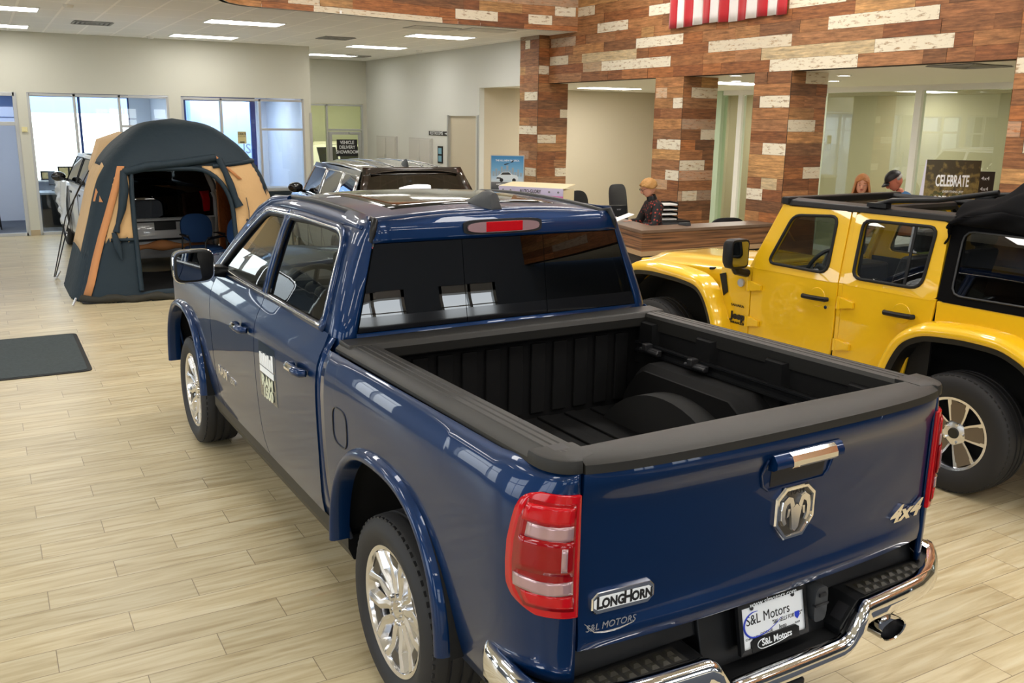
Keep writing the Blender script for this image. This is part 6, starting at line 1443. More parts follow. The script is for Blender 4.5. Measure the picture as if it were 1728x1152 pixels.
def task_chair(loc, rz, lb, h=1.0, w_=.46, rnd=.5, m=None):
    """swivel chair, faces -y"""
    m = m or m_bkfab; t = thing('office_chair', lb, 'office chair', loc, rz, 'office chairs')
    b = MB(); b.loft([[(x * k, y * k, z) for x, y in rr_(0, 0, .25, .24, 28, .55)] for z, k in ((.44, .9), (.455, 1), (.50, 1), (.515, .9))]); b.build('seat', m, t, smooth=40)
    bh = (h - .56) / 2; b = MB(); b.loft([[(x * k, .25 + d + (z * k) * .14, .56 + bh + z * k) for x, z in rr_(0, 0, w_ / 2, bh, 32, rnd)] for d, k in ((-.03, .92), (-.018, 1), (.018, 1), (.03, .93))]); b.build('backrest', m, t, smooth=40)
    b = MB(); b.tube([(0, .05, .40), (0, .22, .40), (0, .27, .56), (0, .28, .66)], .02, 8); b.build('back_post', m_black, t)
    b = MB(); b.tube([(0, 0, .10), (0, 0, .44)], .025, 10); b.build('gas_column', m_black, t)
    b = MB()
    for k in range(5): a = 2 * math.pi * k / 5 + .3; b.tube([(0, 0, .11), (.30 * math.cos(a), .30 * math.sin(a), .075)], [.028, .016], 8)
    ba = b.build('star_base', m_black, t)
    for k in range(5): a = 2 * math.pi * k / 5 + .3; b = MB(); b.ball((.30 * math.cos(a), .30 * math.sin(a), .032), .032, 10, 6); b.build('caster', m_black, ba)
    for s in (-1, 1): b = MB(); b.tube([(s * .24, .05, .46), (s * .29, .05, .50), (s * .29, .03, .66)], .014, 6); b.box((s * .29, 0, .675), (.05, .24, .025)); b.build('armrest', m_black, t)
    return t
# reception counter: top and boarded front, open behind
m_ctop = mat('walnut_counter_top', srgb(108, 88, 72), .45, noise=(6, .2)); m_cdark = mat('dark_counter_base', srgb(34, 32, 30), .6)
def strat_mat():
    m = bpy.data.materials.new('zebrano_boards'); m.use_nodes = True; n = m.node_tree; b = n.nodes['Principled BSDF']; g = nd(n, 'ShaderNodeTexCoord'); mp = nd(n, 'ShaderNodeMapping'); mp.inputs['Scale'].default_value = (.9, .9, 30); n.links.new(g.outputs['Object'], mp.inputs[0])
    x = nd(n, 'ShaderNodeTexNoise'); x.inputs['Scale'].default_value = 1.3; x.inputs['Detail'].default_value = 5; n.links.new(mp.outputs[0], x.inputs['Vector']); r = nd(n, 'ShaderNodeValToRGB'); n.links.new(x.outputs['Fac'], r.inputs[0])
    r.color_ramp.elements[0].position = .32; r.color_ramp.elements[0].color = (*srgb(58, 42, 32), 1); r.color_ramp.elements[1].position = .68; r.color_ramp.elements[1].color = (*srgb(158, 112, 76), 1)
    n.links.new(r.outputs[0], b.inputs['Base Color']); b.inputs['Roughness'].default_value = .4; return m
m_strat = strat_mat()
rc_ = thing('reception_counter', 'long dark reception counter with striped wood front and grey brown top', 'counter', (7.14, 9.28, 0))
# front runs along +x to the pillar, return runs back along (0.2, 1)
A, B_, D_ = Vector((0, 0)), Vector((2.26, -.03)), Vector((.62, 2.9))
dn = D_.normalized(); inn = .42
P = [A, B_, B_ + Vector((0, inn)), Vector((inn + .05, inn)), D_ + Vector((inn, 0)), D_]
b = MB(); b.prism([(p.x, p.y) for p in P], 'z', 1.03, 1.07); b.build('counter_top', m_ctop, rc_, smooth=0, bevel=.006)
def inset(k): return [A + Vector((k, k)), B_ + Vector((0, k)), B_ + Vector((0, .14)), Vector((.17, .14)), D_ + Vector((.15, 0)), D_ + Vector((k, 0))]
b = MB(); b.prism([(p.x, p.y) for p in inset(.015)], 'z', .80, 1.03); b.build('boarded_band', m_strat, rc_, smooth=0)
b = MB(); b.prism([(p.x, p.y) for p in inset(.05)], 'z', .0, .74); b.build('counter_base', m_cdark, rc_, smooth=0)
b = MB(); b.prism([(p.x, p.y) for p in inset(.008)], 'z', .74, .80); b.build('pale_strip', mat('pale_wood_strip', srgb(170, 142, 108), .5), rc_, smooth=0)
b = MB(); b.bx(.55, 2.2, .55, 1.15, .70, .74); b.bx(.95, 1.55, 1.15, 2.7, .70, .74); b.bx(.6, .64, .6, 1.1, 0, .7); b.bx(2.1, 2.14, .6, 1.1, 0, .7); b.bx(1.0, 1.5, 2.6, 2.64, 0, .7); b.build('work_surface', m_white, rc_, smooth=0)
def monitor(loc, rz, lb, w_=.50, h=.30, group='desk monitors'):
    t = thing('monitor', lb, 'monitor', loc, rz, group)
    b = MB(); b.bx(-w_ / 2, w_ / 2, -.02, .02, .12, .12 + h); sc_ = b.build('screen_housing', m_black, t, smooth=0, bevel=.01); b = MB(); b.bx(-w_ / 2 + .015, w_ / 2 - .015, -.0215, -.02, .14, .10 + h); b.build('screen', m_gblack, sc_, smooth=0)
    b = MB(); b.bx(-.03, .03, .02, .05, .01, .30); b.prism(rr_(0, .03, .12, .09), 'z', 0, .012); b.build('stand', m_black, t, smooth=0)
    return t
t = monitor((8.28, 11.55, .741), 2.85, 'black computer monitor seen from behind on the reception desk'); text('screen_logo', 'acer', .04, m_silver, t, frame_m((-.12, .0215, .36), (-1, 0, 0), (0, 0, 1)), .0005)
t = thing('paper_tray', 'black letter tray stack with papers beside the woman at the counter', 'letter tray', (8.84, 10.98, .981), -.2)
for k in range(4):
    b = MB(); b.bx(-.17, .17, -.13, .13, .07 * k, .07 * k + .006); b.bx(-.17, -.164, -.13, .13, .07 * k, .07 * k + .05); b.bx(.164, .17, -.13, .13, .07 * k, .07 * k + .05); b.bx(-.17, .17, .124, .13, .07 * k, .07 * k + .05); sh = b.build('tray', m_black, t, smooth=0)
    b = MB(); b.bx(-.15, .15, -.14, .11, .07 * k + .007, .07 * k + .02 + .008 * (k % 2)); lab(b.build('papers', m_white, sh, smooth=0), 'white papers')
t = thing('filing_cabinet', 'low black filing cabinet carrying the letter trays behind the counter', 'cabinet', (8.86, 10.98, 0), -.2); b = MB(); b.bx(-.3, .3, -.25, .25, 0, .98); b.build('cabinet_body', m_black, t, smooth=0, bevel=.008)
for z in (.1, .4, .7): b = MB(); b.bx(-.28, .28, -.262, -.25, z, z + .26); d = b.build('drawer', m_dgrey, t, smooth=0); b = MB(); b.bx(-.06, .06, -.28, -.262, z + .16, z + .18); b.build('handle', m_silver, d, smooth=0)
for x, y, r_, lb in ((8.2, 10.55, .3, 'loose white papers on the desk in front of the receptionist'), (8.32, 11.08, -.4, 'fanned brochure stack left of the receptionist on the desk')):
    b = MB()
    for k in range(5): b.box((.01 * k, .012 * k, .004 + .006 * k), (.22, .29, .004), rz=.06 * k)
    o = b.build('paper_stack', m_white, smooth=0); o.location = (x, y, .742); o.rotation_euler = (0, 0, r_); tag(o, lb, 'paper')
b = MB(); b.loft([[(-.04, -.09, 0), (.04, -.09, 0), (.04, .09, 0), (-.04, .09, 0)], [(-.035, -.08, .045), (.035, -.08, .045), (.03, .08, .03), (-.03, .08, .03)]]); o = b.build('desk_phone', m_dgrey, smooth=0, bevel=.006); o.location = (8.05, 9.55, 1.071); tag(o, 'small dark device on the counter edge before the woman', 'phone')
task_chair((9.55, 12.75, 0), .35, 'black mesh back office chair against the beige reception wall', 1.36, .50, .45, m_mesh); task_chair((10.35, 12.55, 0), -.3, 'low black office chair behind the receptionist', 1.02, .44, .5)
task_chair((10.25, 15.1, 0), .2, 'round backed black chair beside the monitor, nearer the mesh chair', 1.07, .52, .8); task_chair((9.45, 14.55, 0), .1, 'round backed black chair partly hidden behind the striped display box', 1.04, .50, .8)
task_chair((9.58, 10.62, 0), 3.0, 'black padded chair just behind the counter close to the third pillar', 1.04, .60, .6)

# ---------------------------------------------------------------- signs and displays
def grad_mat(name, stops, axis=2, size=1.0, off=0.0, noise=None, rough=.5):
    """printed artwork: colour bands along one local axis"""
    m = bpy.data.materials.new(name); m.use_nodes = True; n = m.node_tree; b = n.nodes['Principled BSDF']; g = nd(n, 'ShaderNodeTexCoord'); s = nd(n, 'ShaderNodeSeparateXYZ'); n.links.new(g.outputs['Object'], s.inputs[0])
    v = mth(n, 'DIVIDE', mth(n, 'SUBTRACT', s.outputs[axis], off), size); r = nd(n, 'ShaderNodeValToRGB')
    if noise:
        x = nd(n, 'ShaderNodeTexNoise'); x.inputs['Scale'].default_value = noise[0]; x.inputs['Detail'].default_value = 5; n.links.new(g.outputs['Object'], x.inputs['Vector']); v = mth(n, 'ADD', v, mth(n, 'MULTIPLY', mth(n, 'SUBTRACT', x.outputs['Fac'], .5), noise[1]))
    n.links.new(v, r.inputs[0]); e = r.color_ramp.elements; e[0].position, e[0].color = stops[0][0], (*stops[0][1], 1); e[1].position, e[1].color = stops[-1][0], (*stops[-1][1], 1)
    for p, c in stops[1:-1]: q = e.new(p); q.color = (*c, 1)
    n.links.new(r.outputs[0], b.inputs['Base Color']); b.inputs['Roughness'].default_value = rough; MATS[name] = m; return m
FX = lambda x, z, y=-.012: frame_m((x, y, z), (1, 0, 0), (0, 0, 1))
# hybrid poster on a stand
t = thing('poster_stand', 'tall blue poster stand with a minivan picture before the first pillar', 'poster stand', (8.62, 15.42, 0), -.63)
b = MB(); b.bx(-.32, .32, -.01, .015, .72, 1.76); pf = b.build('poster_frame', m_alu, t, smooth=0)
b = MB(); b.bx(-.305, .305, -.0125, -.0105, .735, 1.745); po = b.build('poster', grad_mat('poster_sky', [(0, srgb(60, 130, 150)), (.38, srgb(120, 186, 196)), (.39, srgb(60, 66, 74)), (.52, srgb(110, 112, 116)), (.53, srgb(206, 220, 230)), (.7, srgb(120, 176, 216)), (1, srgb(52, 128, 184))], 2, 1.03, .72), pf, smooth=0)
b = MB(); b.bx(-.04, .04, .0, .02, .02, .74); b.prism(rr_(0, 0, .25, .16), 'z', 0, .02); b.build('stand', m_alu, t, smooth=0)
text('poster_lettering', 'THE ALL-NEW PACIFICA', .045, m_decalw, po, FX(0, 1.66), .0006, xs=.92, bold=.0008); text('poster_lettering', "AMERICA'S FIRST-EVER", .042, m_decalw, po, FX(0, 1.215, -.013), .0006, bold=.0008); text('poster_lettering', 'HYBRID MINIVAN', .042, m_decalw, po, FX(0, 1.165, -.013), .0006, bold=.0008); text('poster_lettering', '30 MPG', .03, m_ink, po, FX(-.10, 1.03, -.013), .0006); text('poster_lettering', 'HYBRID', .03, m_ink, po, FX(-.10, .88, -.013), .0006)
b = MB()
for k in range(11): x = -.28 + k * .052; h = (.09, .14, .10, .18, .13, .20, .12, .16, .08, .13, .07)[k]; b.bx(x, x + .04, -.0135, -.012, 1.37, 1.37 + h)
b.build('printed_skyline', mat('skyline_grey', srgb(150, 166, 180), .6), po, smooth=0)
b = MB(); b.prism([(-.19, 1.295), (.20, 1.295), (.21, 1.35), (.18, 1.39), (.10, 1.40), (.04, 1.455), (-.09, 1.45), (-.15, 1.40), (-.20, 1.36)], 'y', -.016, -.0125); vn = b.build('printed_minivan', mat('printed_white', srgb(214, 226, 236), .4), po, smooth=0)
b = MB(); b.prism([(-.13, 1.395), (.08, 1.40), (.03, 1.445), (-.085, 1.44)], 'y', -.0175, -.0155); b.prism([(-.205, 1.32), (-.12, 1.32), (-.12, 1.345), (-.195, 1.35)], 'y', -.0175, -.0155); b.build('printed_glass', m_dgrey, vn, smooth=0)
for x in (-.11, .13): b = MB(); b.lathe([(0, -.018), (.035, -.018), (.036, -.015)], 20, 'y', (x, 0, 1.298)); b.build('printed_wheel', m_ink, vn)
b = MB(); b.loft([[(-.06 + .035 * k, -.0135, 1.58 + .004 * k * k) for k in range(6)], [(-.06 + .035 * k, -.0135, 1.595 + .008 * k) for k in range(6)]], closed=False); b.build('printed_swoosh', m_ink, po, smooth=0)
# striped product display box in front of the reception
t = thing('display_box', 'lilac and pink product display box behind the pickup roof', 'display', (7.62, 12.85, 0), -1.02)
b = MB(); b.bx(-.57, .57, 0, .42, 0, 1.33); bo = b.build('box_body', mat('display_cream', srgb(226, 214, 176), .6), t, smooth=0)
b = MB(); b.loft([[(-.59, -.015, 1.36), (.59, -.015, 1.36), (.59, .01, 1.36), (-.59, .01, 1.36)], [(-.55, .40, 1.41), (.57, .44, 1.41), (.57, .46, 1.40), (-.55, .42, 1.40)]]); b.build('box_lid', MATS['display_cream'], bo, smooth=0)
b = MB(); b.bx(-.58, .58, -.02, 0, .3, 1.36); pf = b.build('front_panel', grad_mat('panel_print', [(0, srgb(196, 92, 150)), (.60, srgb(206, 100, 158)), (.885, srgb(196, 110, 168)), (.89, srgb(188, 180, 214)), (1, srgb(200, 196, 224))], 2, 1.06, .3), t, smooth=0)
text('panel_lettering', 'AUTO-GLORY', .075, m_dgrey, pf, FX(0, 1.295, -.0215), .001, xs=.8, bold=.002)
b = MB(); b.prism(rr_(0, 1.10, .095, .06, p=.6), 'y', -.024, -.019); lo = b.build('logo_plate', m_ink, pf, smooth=0); b = MB(); b.prism(rr_(0, 1.10, .085, .05, p=.6), 'y', -.0255, -.022); lo2 = b.build('logo_field', m_decalw, lo, smooth=0); text('panel_lettering', 'GM', .06, m_ink, pf, FX(0, 1.10, -.026), .0006)
for x in (-.50, -.36, .34, .50): b = MB(); b.lathe([(0, -.028), (.016, -.026), (.018, -.018)], 12, 'y', (x, 0, 1.30)); b.build('panel_rivet', m_silver, pf)
# green 'CELEBRATE' box sign and the brown sign behind it
t = thing('box_sign', 'tall forest print box sign reading CELEBRATE behind the yellow car', 'sign', (9.42, 6.66, 0), -.62)
b = MB(); b.prism([(0, 1.2), (.30, .0), (.33, .0), (.05, 2.03), (0, 2.03)][::1], 'x', -.28, .28); b = MB(); b.loft([[(-.285, 0, .9), (.285, 0, .9), (.285, .34, .9), (-.285, .34, .9)], [(-.285, 0, 2.03), (.285, 0, 2.03), (.285, .05, 2.03), (-.285, .05, 2.03)]]); bo = b.build('sign_body', mat('sign_lilac_white', srgb(206, 206, 226), .5), t, smooth=0)
b = MB(); b.bx(-.29, .29, -.012, 0, .9, 2.035); pf = b.build('printed_front', grad_mat('forest_print', [(.1, srgb(84, 96, 34)), (.35, srgb(124, 132, 60)), (.5, srgb(48, 54, 26)), (.68, srgb(128, 112, 64)), (.95, srgb(62, 54, 34))], 2, .9, 1.05, (14, 1.5)), t, smooth=0)
text('sign_lettering', 'CELEBRATE', .175, m_decalw, pf, FX(.0, 1.80, -.0135), .0015, xs=.40, bold=.004); text('sign_lettering', 'EVERYTHING JEEP', .035, m_decalw, pf, FX(.02, 1.685, -.0135), .001, xs=.8); text('sign_lettering', 'OPEN AIR', .16, m_decalw, pf, FX(-.03, 1.575, -.0135), .001, xs=.46, bold=.003)
b = MB(); b.bx(-.2, .2, .05, .28, 0, .9); b.build('sign_base', m_dgrey, t, smooth=0)
t = thing('placard', 'narrow dark brown placard behind the forest print sign', 'sign', (9.98, 6.70, 0), -.62)
b = MB(); b.bx(-.06, .16, 0, .02, 1.0, 1.90); pf = b.build('placard_board', mat('dark_brown_print', srgb(52, 44, 34), .5), t, smooth=0); b = MB(); b.bx(.02, .06, .02, .05, 0, 1.1); b.prism(rr_(.04, .03, .15, .12), 'z', 0, .02); b.build('stand', m_black, t, smooth=0)
for k in range(3): text('placard_lettering', ('XX', 'XX', 'X')[k].replace('XX', '4x4').replace('X', '0%'), .06, m_decalw, pf, FX(.06, 1.82 - .12 * k, -.001), .0008)
# restroom sign, framed notice, wall cabinets, small wall devices
FY = lambda y, z, d=.0: frame_m((XW - .014 - d, y, z), (0, -1, 0), (0, 0, 1))
t = thing('restroom_sign', 'black RESTROOMS arrow sign on the pale wall', 'sign', (XW - .001, 20.40, 2.075))
b = MB(); b.bx(-.012, 0, -.53, .53, -.05, .05); sb = b.build('sign_board', m_ink, t, smooth=0); text('sign_lettering', 'RESTROOMS', .105, m_decalw, sb, frame_m((-.0135, .10, 0), (0, -1, 0), (0, 0, 1)), .001, xs=1.25)
b = MB(); b.bx(-.0145, -.012, -.46, -.38, -.008, .008); b.prism([(-.45, -.03), (-.45, .03), (-.50, 0)], 'x', -.0145, -.012); b.build('arrow', m_decalw, sb, smooth=0)
t = thing('wall_notice', 'narrow black framed notice under the restroom sign', 'picture frame', (XW - .001, 20.28, 1.58)); b = MB(); b.bx(-.02, 0, -.13, .13, -.20, .20); f_ = b.build('frame', m_black, t, smooth=0)
for z in (.09, -.09): b = MB(); b.bx(-.024, -.02, -.09, .09, z - .07, z + .07); b.build('picture', mat('notice_blue' + str(z), srgb(120, 168, 190), .4), f_, smooth=0)
for y0, y1, lb in ((22.92, 24.30, 'pale double door wall cabinet nearer the alcove corner'), (20.72, 22.07, 'pale double door wall cabinet nearer the restroom sign')):
    t = thing('wall_cabinet', lb, 'cabinet', (XW - .001, (y0 + y1) / 2, 0), 0, 'wall cabinets'); h = (y1 - y0) / 2
    b = MB(); b.bx(-.05, 0, -h, h, .9, 1.95); b.build('cabinet_body', mat('cabinet_grey' + lb[-4:], srgb(190, 188, 182), .6), t, smooth=0)
    for s in (-1, 1): b = MB(); b.bx(-.066, -.05, s * .012, s * (h - .05), .94, 1.91); d = b.build('door', mat('cabinet_door' + lb[-4:] + str(s), srgb(196, 194, 188), .55), t, smooth=0, bevel=.004); b = MB(); b.tube([(-.075, s * .05, 1.35), (-.075, s * .05, 1.47)], .006, 6); b.build('pull', m_alu, d)
b = MB(); b.bx(-.05, .05, -.03, 0, -.05, .05); b.box((0, -.035, -.02), (.06, .01, .04)); o = b.build('thermostat', mat('ivory_plastic', srgb(222, 212, 160), .5), smooth=0, bevel=.008); o.location = (.79, YL - .001, 2.09); tag(o, 'small ivory wall device on the strip between office door and window', 'thermostat')
b = MB(); b.bx(-.004, 0, -.6, .6, -.04, .04); 
# door to the delivery room
t = thing('delivery_sign', 'black VEHICLE DELIVERY SHOWROOM sign on the alcove door glass', 'sign', (8.92, YA - .001, 1.62))
b = MB(); b.bx(-.30, .30, .02, .026, -.26, .20); sb = b.build('sign_board', m_ink, t, smooth=0)
for k, s in enumerate(('VEHICLE', 'DELIVERY', 'SHOWROOM')): text('sign_lettering', s, .125, m_decalw, sb, frame_m((0, .018, .115 - .13 * k), (1, 0, 0), (0, 0, 1)), .001, xs=.86, bold=.002)
t = thing('alcove_door', 'aluminium framed glass door at the back of the alcove', 'door', (8.87, YA + .01, 0))
b = MB(); b.bx(-.47, -.38, 0, .05, 0, 2.03); b.bx(.38, .47, 0, .05, 0, 2.03); b.bx(-.38, .38, 0, .05, 1.95, 2.03); b.bx(-.38, .38, 0, .05, 0, .2); b.build('door_frame', m_alu, t, smooth=0); b = MB(); b.tube([(-.34, -.04, 1.0), (-.34, -.04, 1.25)], .012, 8); b.build('handle', m_alu, t); b = MB(); b.bx(.1, .38, -.05, .0, 1.97, 2.02); b.build('door_closer', m_alu, t, smooth=0)

# ---------------------------------------------------------------- offices on the far side
t = thing('window_poster', 'small cream notice stuck on the second office window', 'poster', (5.03, YL + .03, 1.95)); b = MB(); b.bx(-.095, .095, 0, .004, -.13, .13); p_ = b.build('sheet', mat('notice_cream', srgb(196, 184, 132), .6), t, smooth=0)
text('notice_lettering', 'CREATE', .075, m_ink, p_, frame_m((0, -.002, .075), (1, 0, 0), (0, 0, 1)), .0006, xs=.62, bold=.002); text('notice_lettering', 'YOUR OWN', .03, m_ink, p_, frame_m((0, -.002, .02), (1, 0, 0), (0, 0, 1)), .0006); b = MB(); b.bx(-.05, .05, -.003, 0, -.11, -.085); b.build('printed_bar', m_ink, p_, smooth=0)
text_o = text('window_lettering', 'US', .30, mat('pale_blue_letter', srgb(150, 180, 228), .5), None, frame_m((5.06, YL + .04, 1.70), (1, 0, 0), (0, 0, 1)), .002, xs=.9); tag(text_o, 'pale blue US lettering on the second office window glass', 'lettering')
def pic(x, w_, h, lb):
    t = thing('picture_frame', lb, 'picture frame', (x, 23.72, .932), 0, 'framed pictures on the office sill'); b = MB(); b.bx(-w_, w_, 0, .02, 0, h * 2); f_ = b.build('frame', m_black, t, smooth=0); b = MB(); b.bx(-w_ + .03, w_ - .03, -.003, 0, .03, h * 2 - .03); b.build('picture', mat('picture_' + str(x), srgb(196, 176, 120), .5, noise=(14, .6)), f_, smooth=0)
pic(1.27, .15, .10, 'small brown framed picture on the office sill, furthest from the white car'); pic(1.60, .12, .15, 'dark framed picture in the middle of the office sill'); pic(1.80, .10, .15, 'grey framed picture beside the middle one on the sill'); pic(2.06, .14, .15, 'framed yellow certificate on the sill next to the white car mirror')
t = thing('office_desk', 'grey desk under the bright window of the open fronted office', 'desk', (1.9, 22.6, .012)); b = MB(); b.bx(-.9, .9, -.35, .35, .70, .74); b.build('desk_top', mat('desk_grey', srgb(150, 160, 172), .5), t, smooth=0); b = MB(); b.bx(-.88, -.45, -.33, .33, 0, .70); b.build('drawer_unit', m_black, t, smooth=0); b = MB(); b.bx(.84, .88, -.33, .33, 0, .7); b.build('desk_leg', m_black, t, smooth=0)
monitor((1.35, 22.7, .753), -1.1, 'dark monitor on the desk behind the office window', .48, .30)
b = MB(); b.bx(-.2, .2, -.14, .14, 0, .12); b.bx(-.18, .18, -.12, .1, .12, .16); o = b.build('printer', m_white, smooth=0, bevel=.01); o.location = (1.85, 22.62, .753); tag(o, 'white printer on the office desk under the bright window', 'printer')
stack_chair((1.62, 21.75, .013), 0, mat('grey_seat', srgb(150, 170, 190), .7), 'pale grey chair by the desk behind the first office window', 'visitor chairs', 'visitor_chair')
stack_chair((-.05, 22.3, .013), 1.6, m_bkfab, 'black armchair seen through the open office doorway', 'visitor chairs', 'visitor_chair')
t = thing('wall_television', 'blue lit television on a bracket inside the open office', 'television', (-.08, 23.3, 2.12), .9); b = MB(); b.bx(-.38, .38, -.02, .02, -.22, .22); sc_ = b.build('housing', m_black, t, smooth=0); b = MB(); b.bx(-.36, .36, -.024, -.02, -.2, .2); b.build('screen', mat('screen_blue', srgb(30, 80, 170), .3, emit=(.06, .2, .6), estr=.8), sc_, smooth=0); b = MB(); b.tube([(0, .02, 0), (.1, .3, .05), (.1, .68, .05)], .02, 8); b.build('bracket', m_black, t)
t = thing('cooler_box', 'dark teal storage box between the tent and the second office window', 'box', (5.62, 20.5, 0)); b = MB(); b.bx(-.28, .28, -.22, .22, 0, .82); b.build('box_body', m_tgreen, t, smooth=0, bevel=.02); b = MB(); b.bx(-.30, .30, -.24, .24, .82, .90); b.build('lid', mat('lid_grey', srgb(150, 156, 162), .5), t, smooth=0, bevel=.02)
# ================================================================ people
m_skin = mat('skin', srgb(206, 150, 124), .55); m_skin_r = mat('ruddy_skin', srgb(196, 116, 92), .55); m_hair_b = mat('short_blonde_hair', srgb(176, 132, 76), .6, bump=(40, 1, .01)); m_hair_r = mat('strawberry_hair', srgb(186, 124, 74), .55, bump=(55, 1, .012), noise=(30, .25)); m_hair_g = mat('grey_hair', srgb(170, 164, 158), .7)
def floral():
    m = bpy.data.materials.new('dark_floral_cloth'); m.use_nodes = True; n = m.node_tree; b = n.nodes['Principled BSDF']; g = nd(n, 'ShaderNodeTexCoord'); v = nd(n, 'ShaderNodeTexVoronoi'); v.inputs['Scale'].default_value = 24; n.links.new(g.outputs['Object'], v.inputs['Vector'])
    r = nd(n, 'ShaderNodeValToRGB'); n.links.new(v.outputs['Distance'], r.inputs[0]); e = r.color_ramp.elements; e[0].position = .0; e[0].color = (*srgb(170, 100, 76), 1); e[1].position = .62; e[1].color = (*srgb(20, 16, 18), 1)
    for p, c in ((.16, srgb(160, 46, 36)), (.30, srgb(104, 34, 26)), (.36, srgb(24, 18, 18))): x = e.new(p); x.color = (*c, 1)
    n.links.new(r.outputs[0], b.inputs['Base Color']); b.inputs['Roughness'].default_value = .8; return m
m_floral = floral(); m_maroon = mat('maroon_cloth', srgb(74, 26, 34), .85); m_bluesh = mat('blue_shirt_cloth', srgb(44, 92, 140), .85); m_trou = mat('dark_trousers', srgb(30, 32, 40), .85); m_lips = mat('lips', srgb(170, 84, 78), .5); m_eye = mat('eye_white', srgb(232, 228, 222), .3)
def skin_mesh(name, nodes, edges, m, parent, sub=2):
    """nodes: {key: ((x, y, z), radius or (rx, ry))}"""
    me = bpy.data.meshes.new(name); keys = list(nodes); ix = {k: i for i, k in enumerate(keys)}
    me.from_pydata([nodes[k][0] for k in keys], [(ix[a], ix[b]) for a, b in edges], []); me.materials.append(m)
    o = bpy.data.objects.new(name, me); C.objects.link(o); o.parent = parent
    o.modifiers.new('skin', 'SKIN'); sv = me.skin_vertices[0].data
    for i, k in enumerate(keys):
        r_ = nodes[k][1]; sv[i].radius = r_ if isinstance(r_, tuple) else (r_, r_); sv[i].use_root = (i == 0)
    q = o.modifiers.new('sub', 'SUBSURF'); q.levels = sub; q.render_levels = sub
    for p in me.polygons: p.use_smooth = True
    o.modifiers['skin'].use_smooth_shade = True
    return o
def person(name, lb, loc, rz, H, top_m, skin, sex, bow, hands, hair):
    """standing figure facing -y; bow: forward bend of the spine and head (radians); hands: two target points"""
    t = thing(name, lb, 'person', loc, rz); k = H / 1.70
    hip = Vector((0, 0, .90 * k)); sb = math.sin(bow * .5); cb = math.cos(bow * .5)
    def up(h, f=0): return Vector((0, -sb * h - f, hip.z + cb * h))
    chest, neck = up(.36 * k), up(.53 * k, .01); hw = (.20 if sex == 'm' else .175) * k
    nodes = {'hip': (hip, (.155 * k, .115 * k)), 'waist': (up(.16 * k), (.135 * k, .10 * k)), 'chest': (chest, (.165 * k, .115 * k)), 'top': (up(.47 * k), (.10 * k, .08 * k)), 'neck': (neck, .052 * k), 'nk2': (up(.60 * k, .02), .05 * k)}
    ed = [('hip', 'waist'), ('waist', 'chest'), ('chest', 'top'), ('top', 'neck'), ('neck', 'nk2')]
    el = []
    for s, h in zip((-1, 1), hands):
        sh = up(.45 * k) + Vector((s * hw, 0, 0)); h = Vector(h)
        d = h - sh; L1, L2 = .29 * k, .25 * k; D = min(d.length, L1 + L2 - .01); a = math.acos(max(-1, min(1, (L1 * L1 + D * D - L2 * L2) / (2 * L1 * D)))); u = d.normalized(); side = Vector((s * .55, .25, -.8)); side = (side - u * side.dot(u)).normalized()
        e = sh + u * L1 * math.cos(a) + side * L1 * math.sin(a); hd = sh + u * D
        nodes['sh%d' % s] = (sh, .062 * k); nodes['el%d' % s] = (e, .046 * k); nodes['wr%d' % s] = (e + (hd - e) * .93, .034 * k); el.append((e, hd, s))
        ed += [('top', 'sh%d' % s), ('sh%d' % s, 'el%d' % s), ('el%d' % s, 'wr%d' % s)]
        nodes['th%d' % s] = (Vector((s * .095 * k, .0, .80 * k)), .085 * k); nodes['kn%d' % s] = (Vector((s * .10 * k, -.015, .48 * k)), .058 * k); nodes['an%d' % s] = (Vector((s * .105 * k, .02, .085 * k)), .042 * k); nodes['to%d' % s] = (Vector((s * .115 * k, -.13 * k, .045 * k)), .040 * k)
        ed += [('hip', 'th%d' % s), ('th%d' % s, 'kn%d' % s), ('kn%d' % s, 'an%d' % s), ('an%d' % s, 'to%d' % s)]
    body = skin_mesh('body', nodes, ed, skin, t)
    # clothing: shirt and trousers follow the body slightly wider
    sh_n = {q: (nodes[q][0], tuple(r + .014 for r in nodes[q][1]) if isinstance(nodes[q][1], tuple) else nodes[q][1] + .014) for q in ('hip', 'waist', 'chest', 'top')}
    sh_e = [('hip', 'waist'), ('waist', 'chest'), ('chest', 'top')]
    sh_n['collar'] = (up(.535 * k, .01), .062 * k); sh_e.append(('top', 'collar'))
    for s in (-1, 1):
        for q in ('sh', 'el'): sh_n['%s%d' % (q, s)] = (nodes['%s%d' % (q, s)][0], nodes['%s%d' % (q, s)][1] + .016)
        e, hd, _ = el[0 if s < 0 else 1]; sh_n['cu%d' % s] = (e + (hd - e) * .82, .048 * k); sh_e += [('top', 'sh%d' % s), ('sh%d' % s, 'el%d' % s), ('el%d' % s, 'cu%d' % s)]
    skin_mesh('shirt', sh_n, sh_e, top_m, t)
    tr_n = {'hip': (hip + Vector((0, 0, -.02)), (.172 * k, .13 * k))}; tr_e = []
    for s in (-1, 1):
        for q, r_ in (('th', .10), ('kn', .076), ('an', .068)): tr_n['%s%d' % (q, s)] = (nodes['%s%d' % (q, s)][0] + Vector((0, 0, .02 if q == 'an' else 0)), r_ * k)
        tr_e += [('hip', 'th%d' % s), ('th%d' % s, 'kn%d' % s), ('kn%d' % s, 'an%d' % s)]
    skin_mesh('trousers', tr_n, tr_e, m_trou, t)
    for s in (-1, 1): b = MB(); b.loft([[(s * .11 * k + x * q, -.06 + y * q, z) for x, y in rr_(0, 0, .05, .135, 20, .7)] for z, q in ((.0, 1), (.03, 1.02), (.06, .85), (.085, .55))]); b.build('shoe', m_black, t, smooth=50)
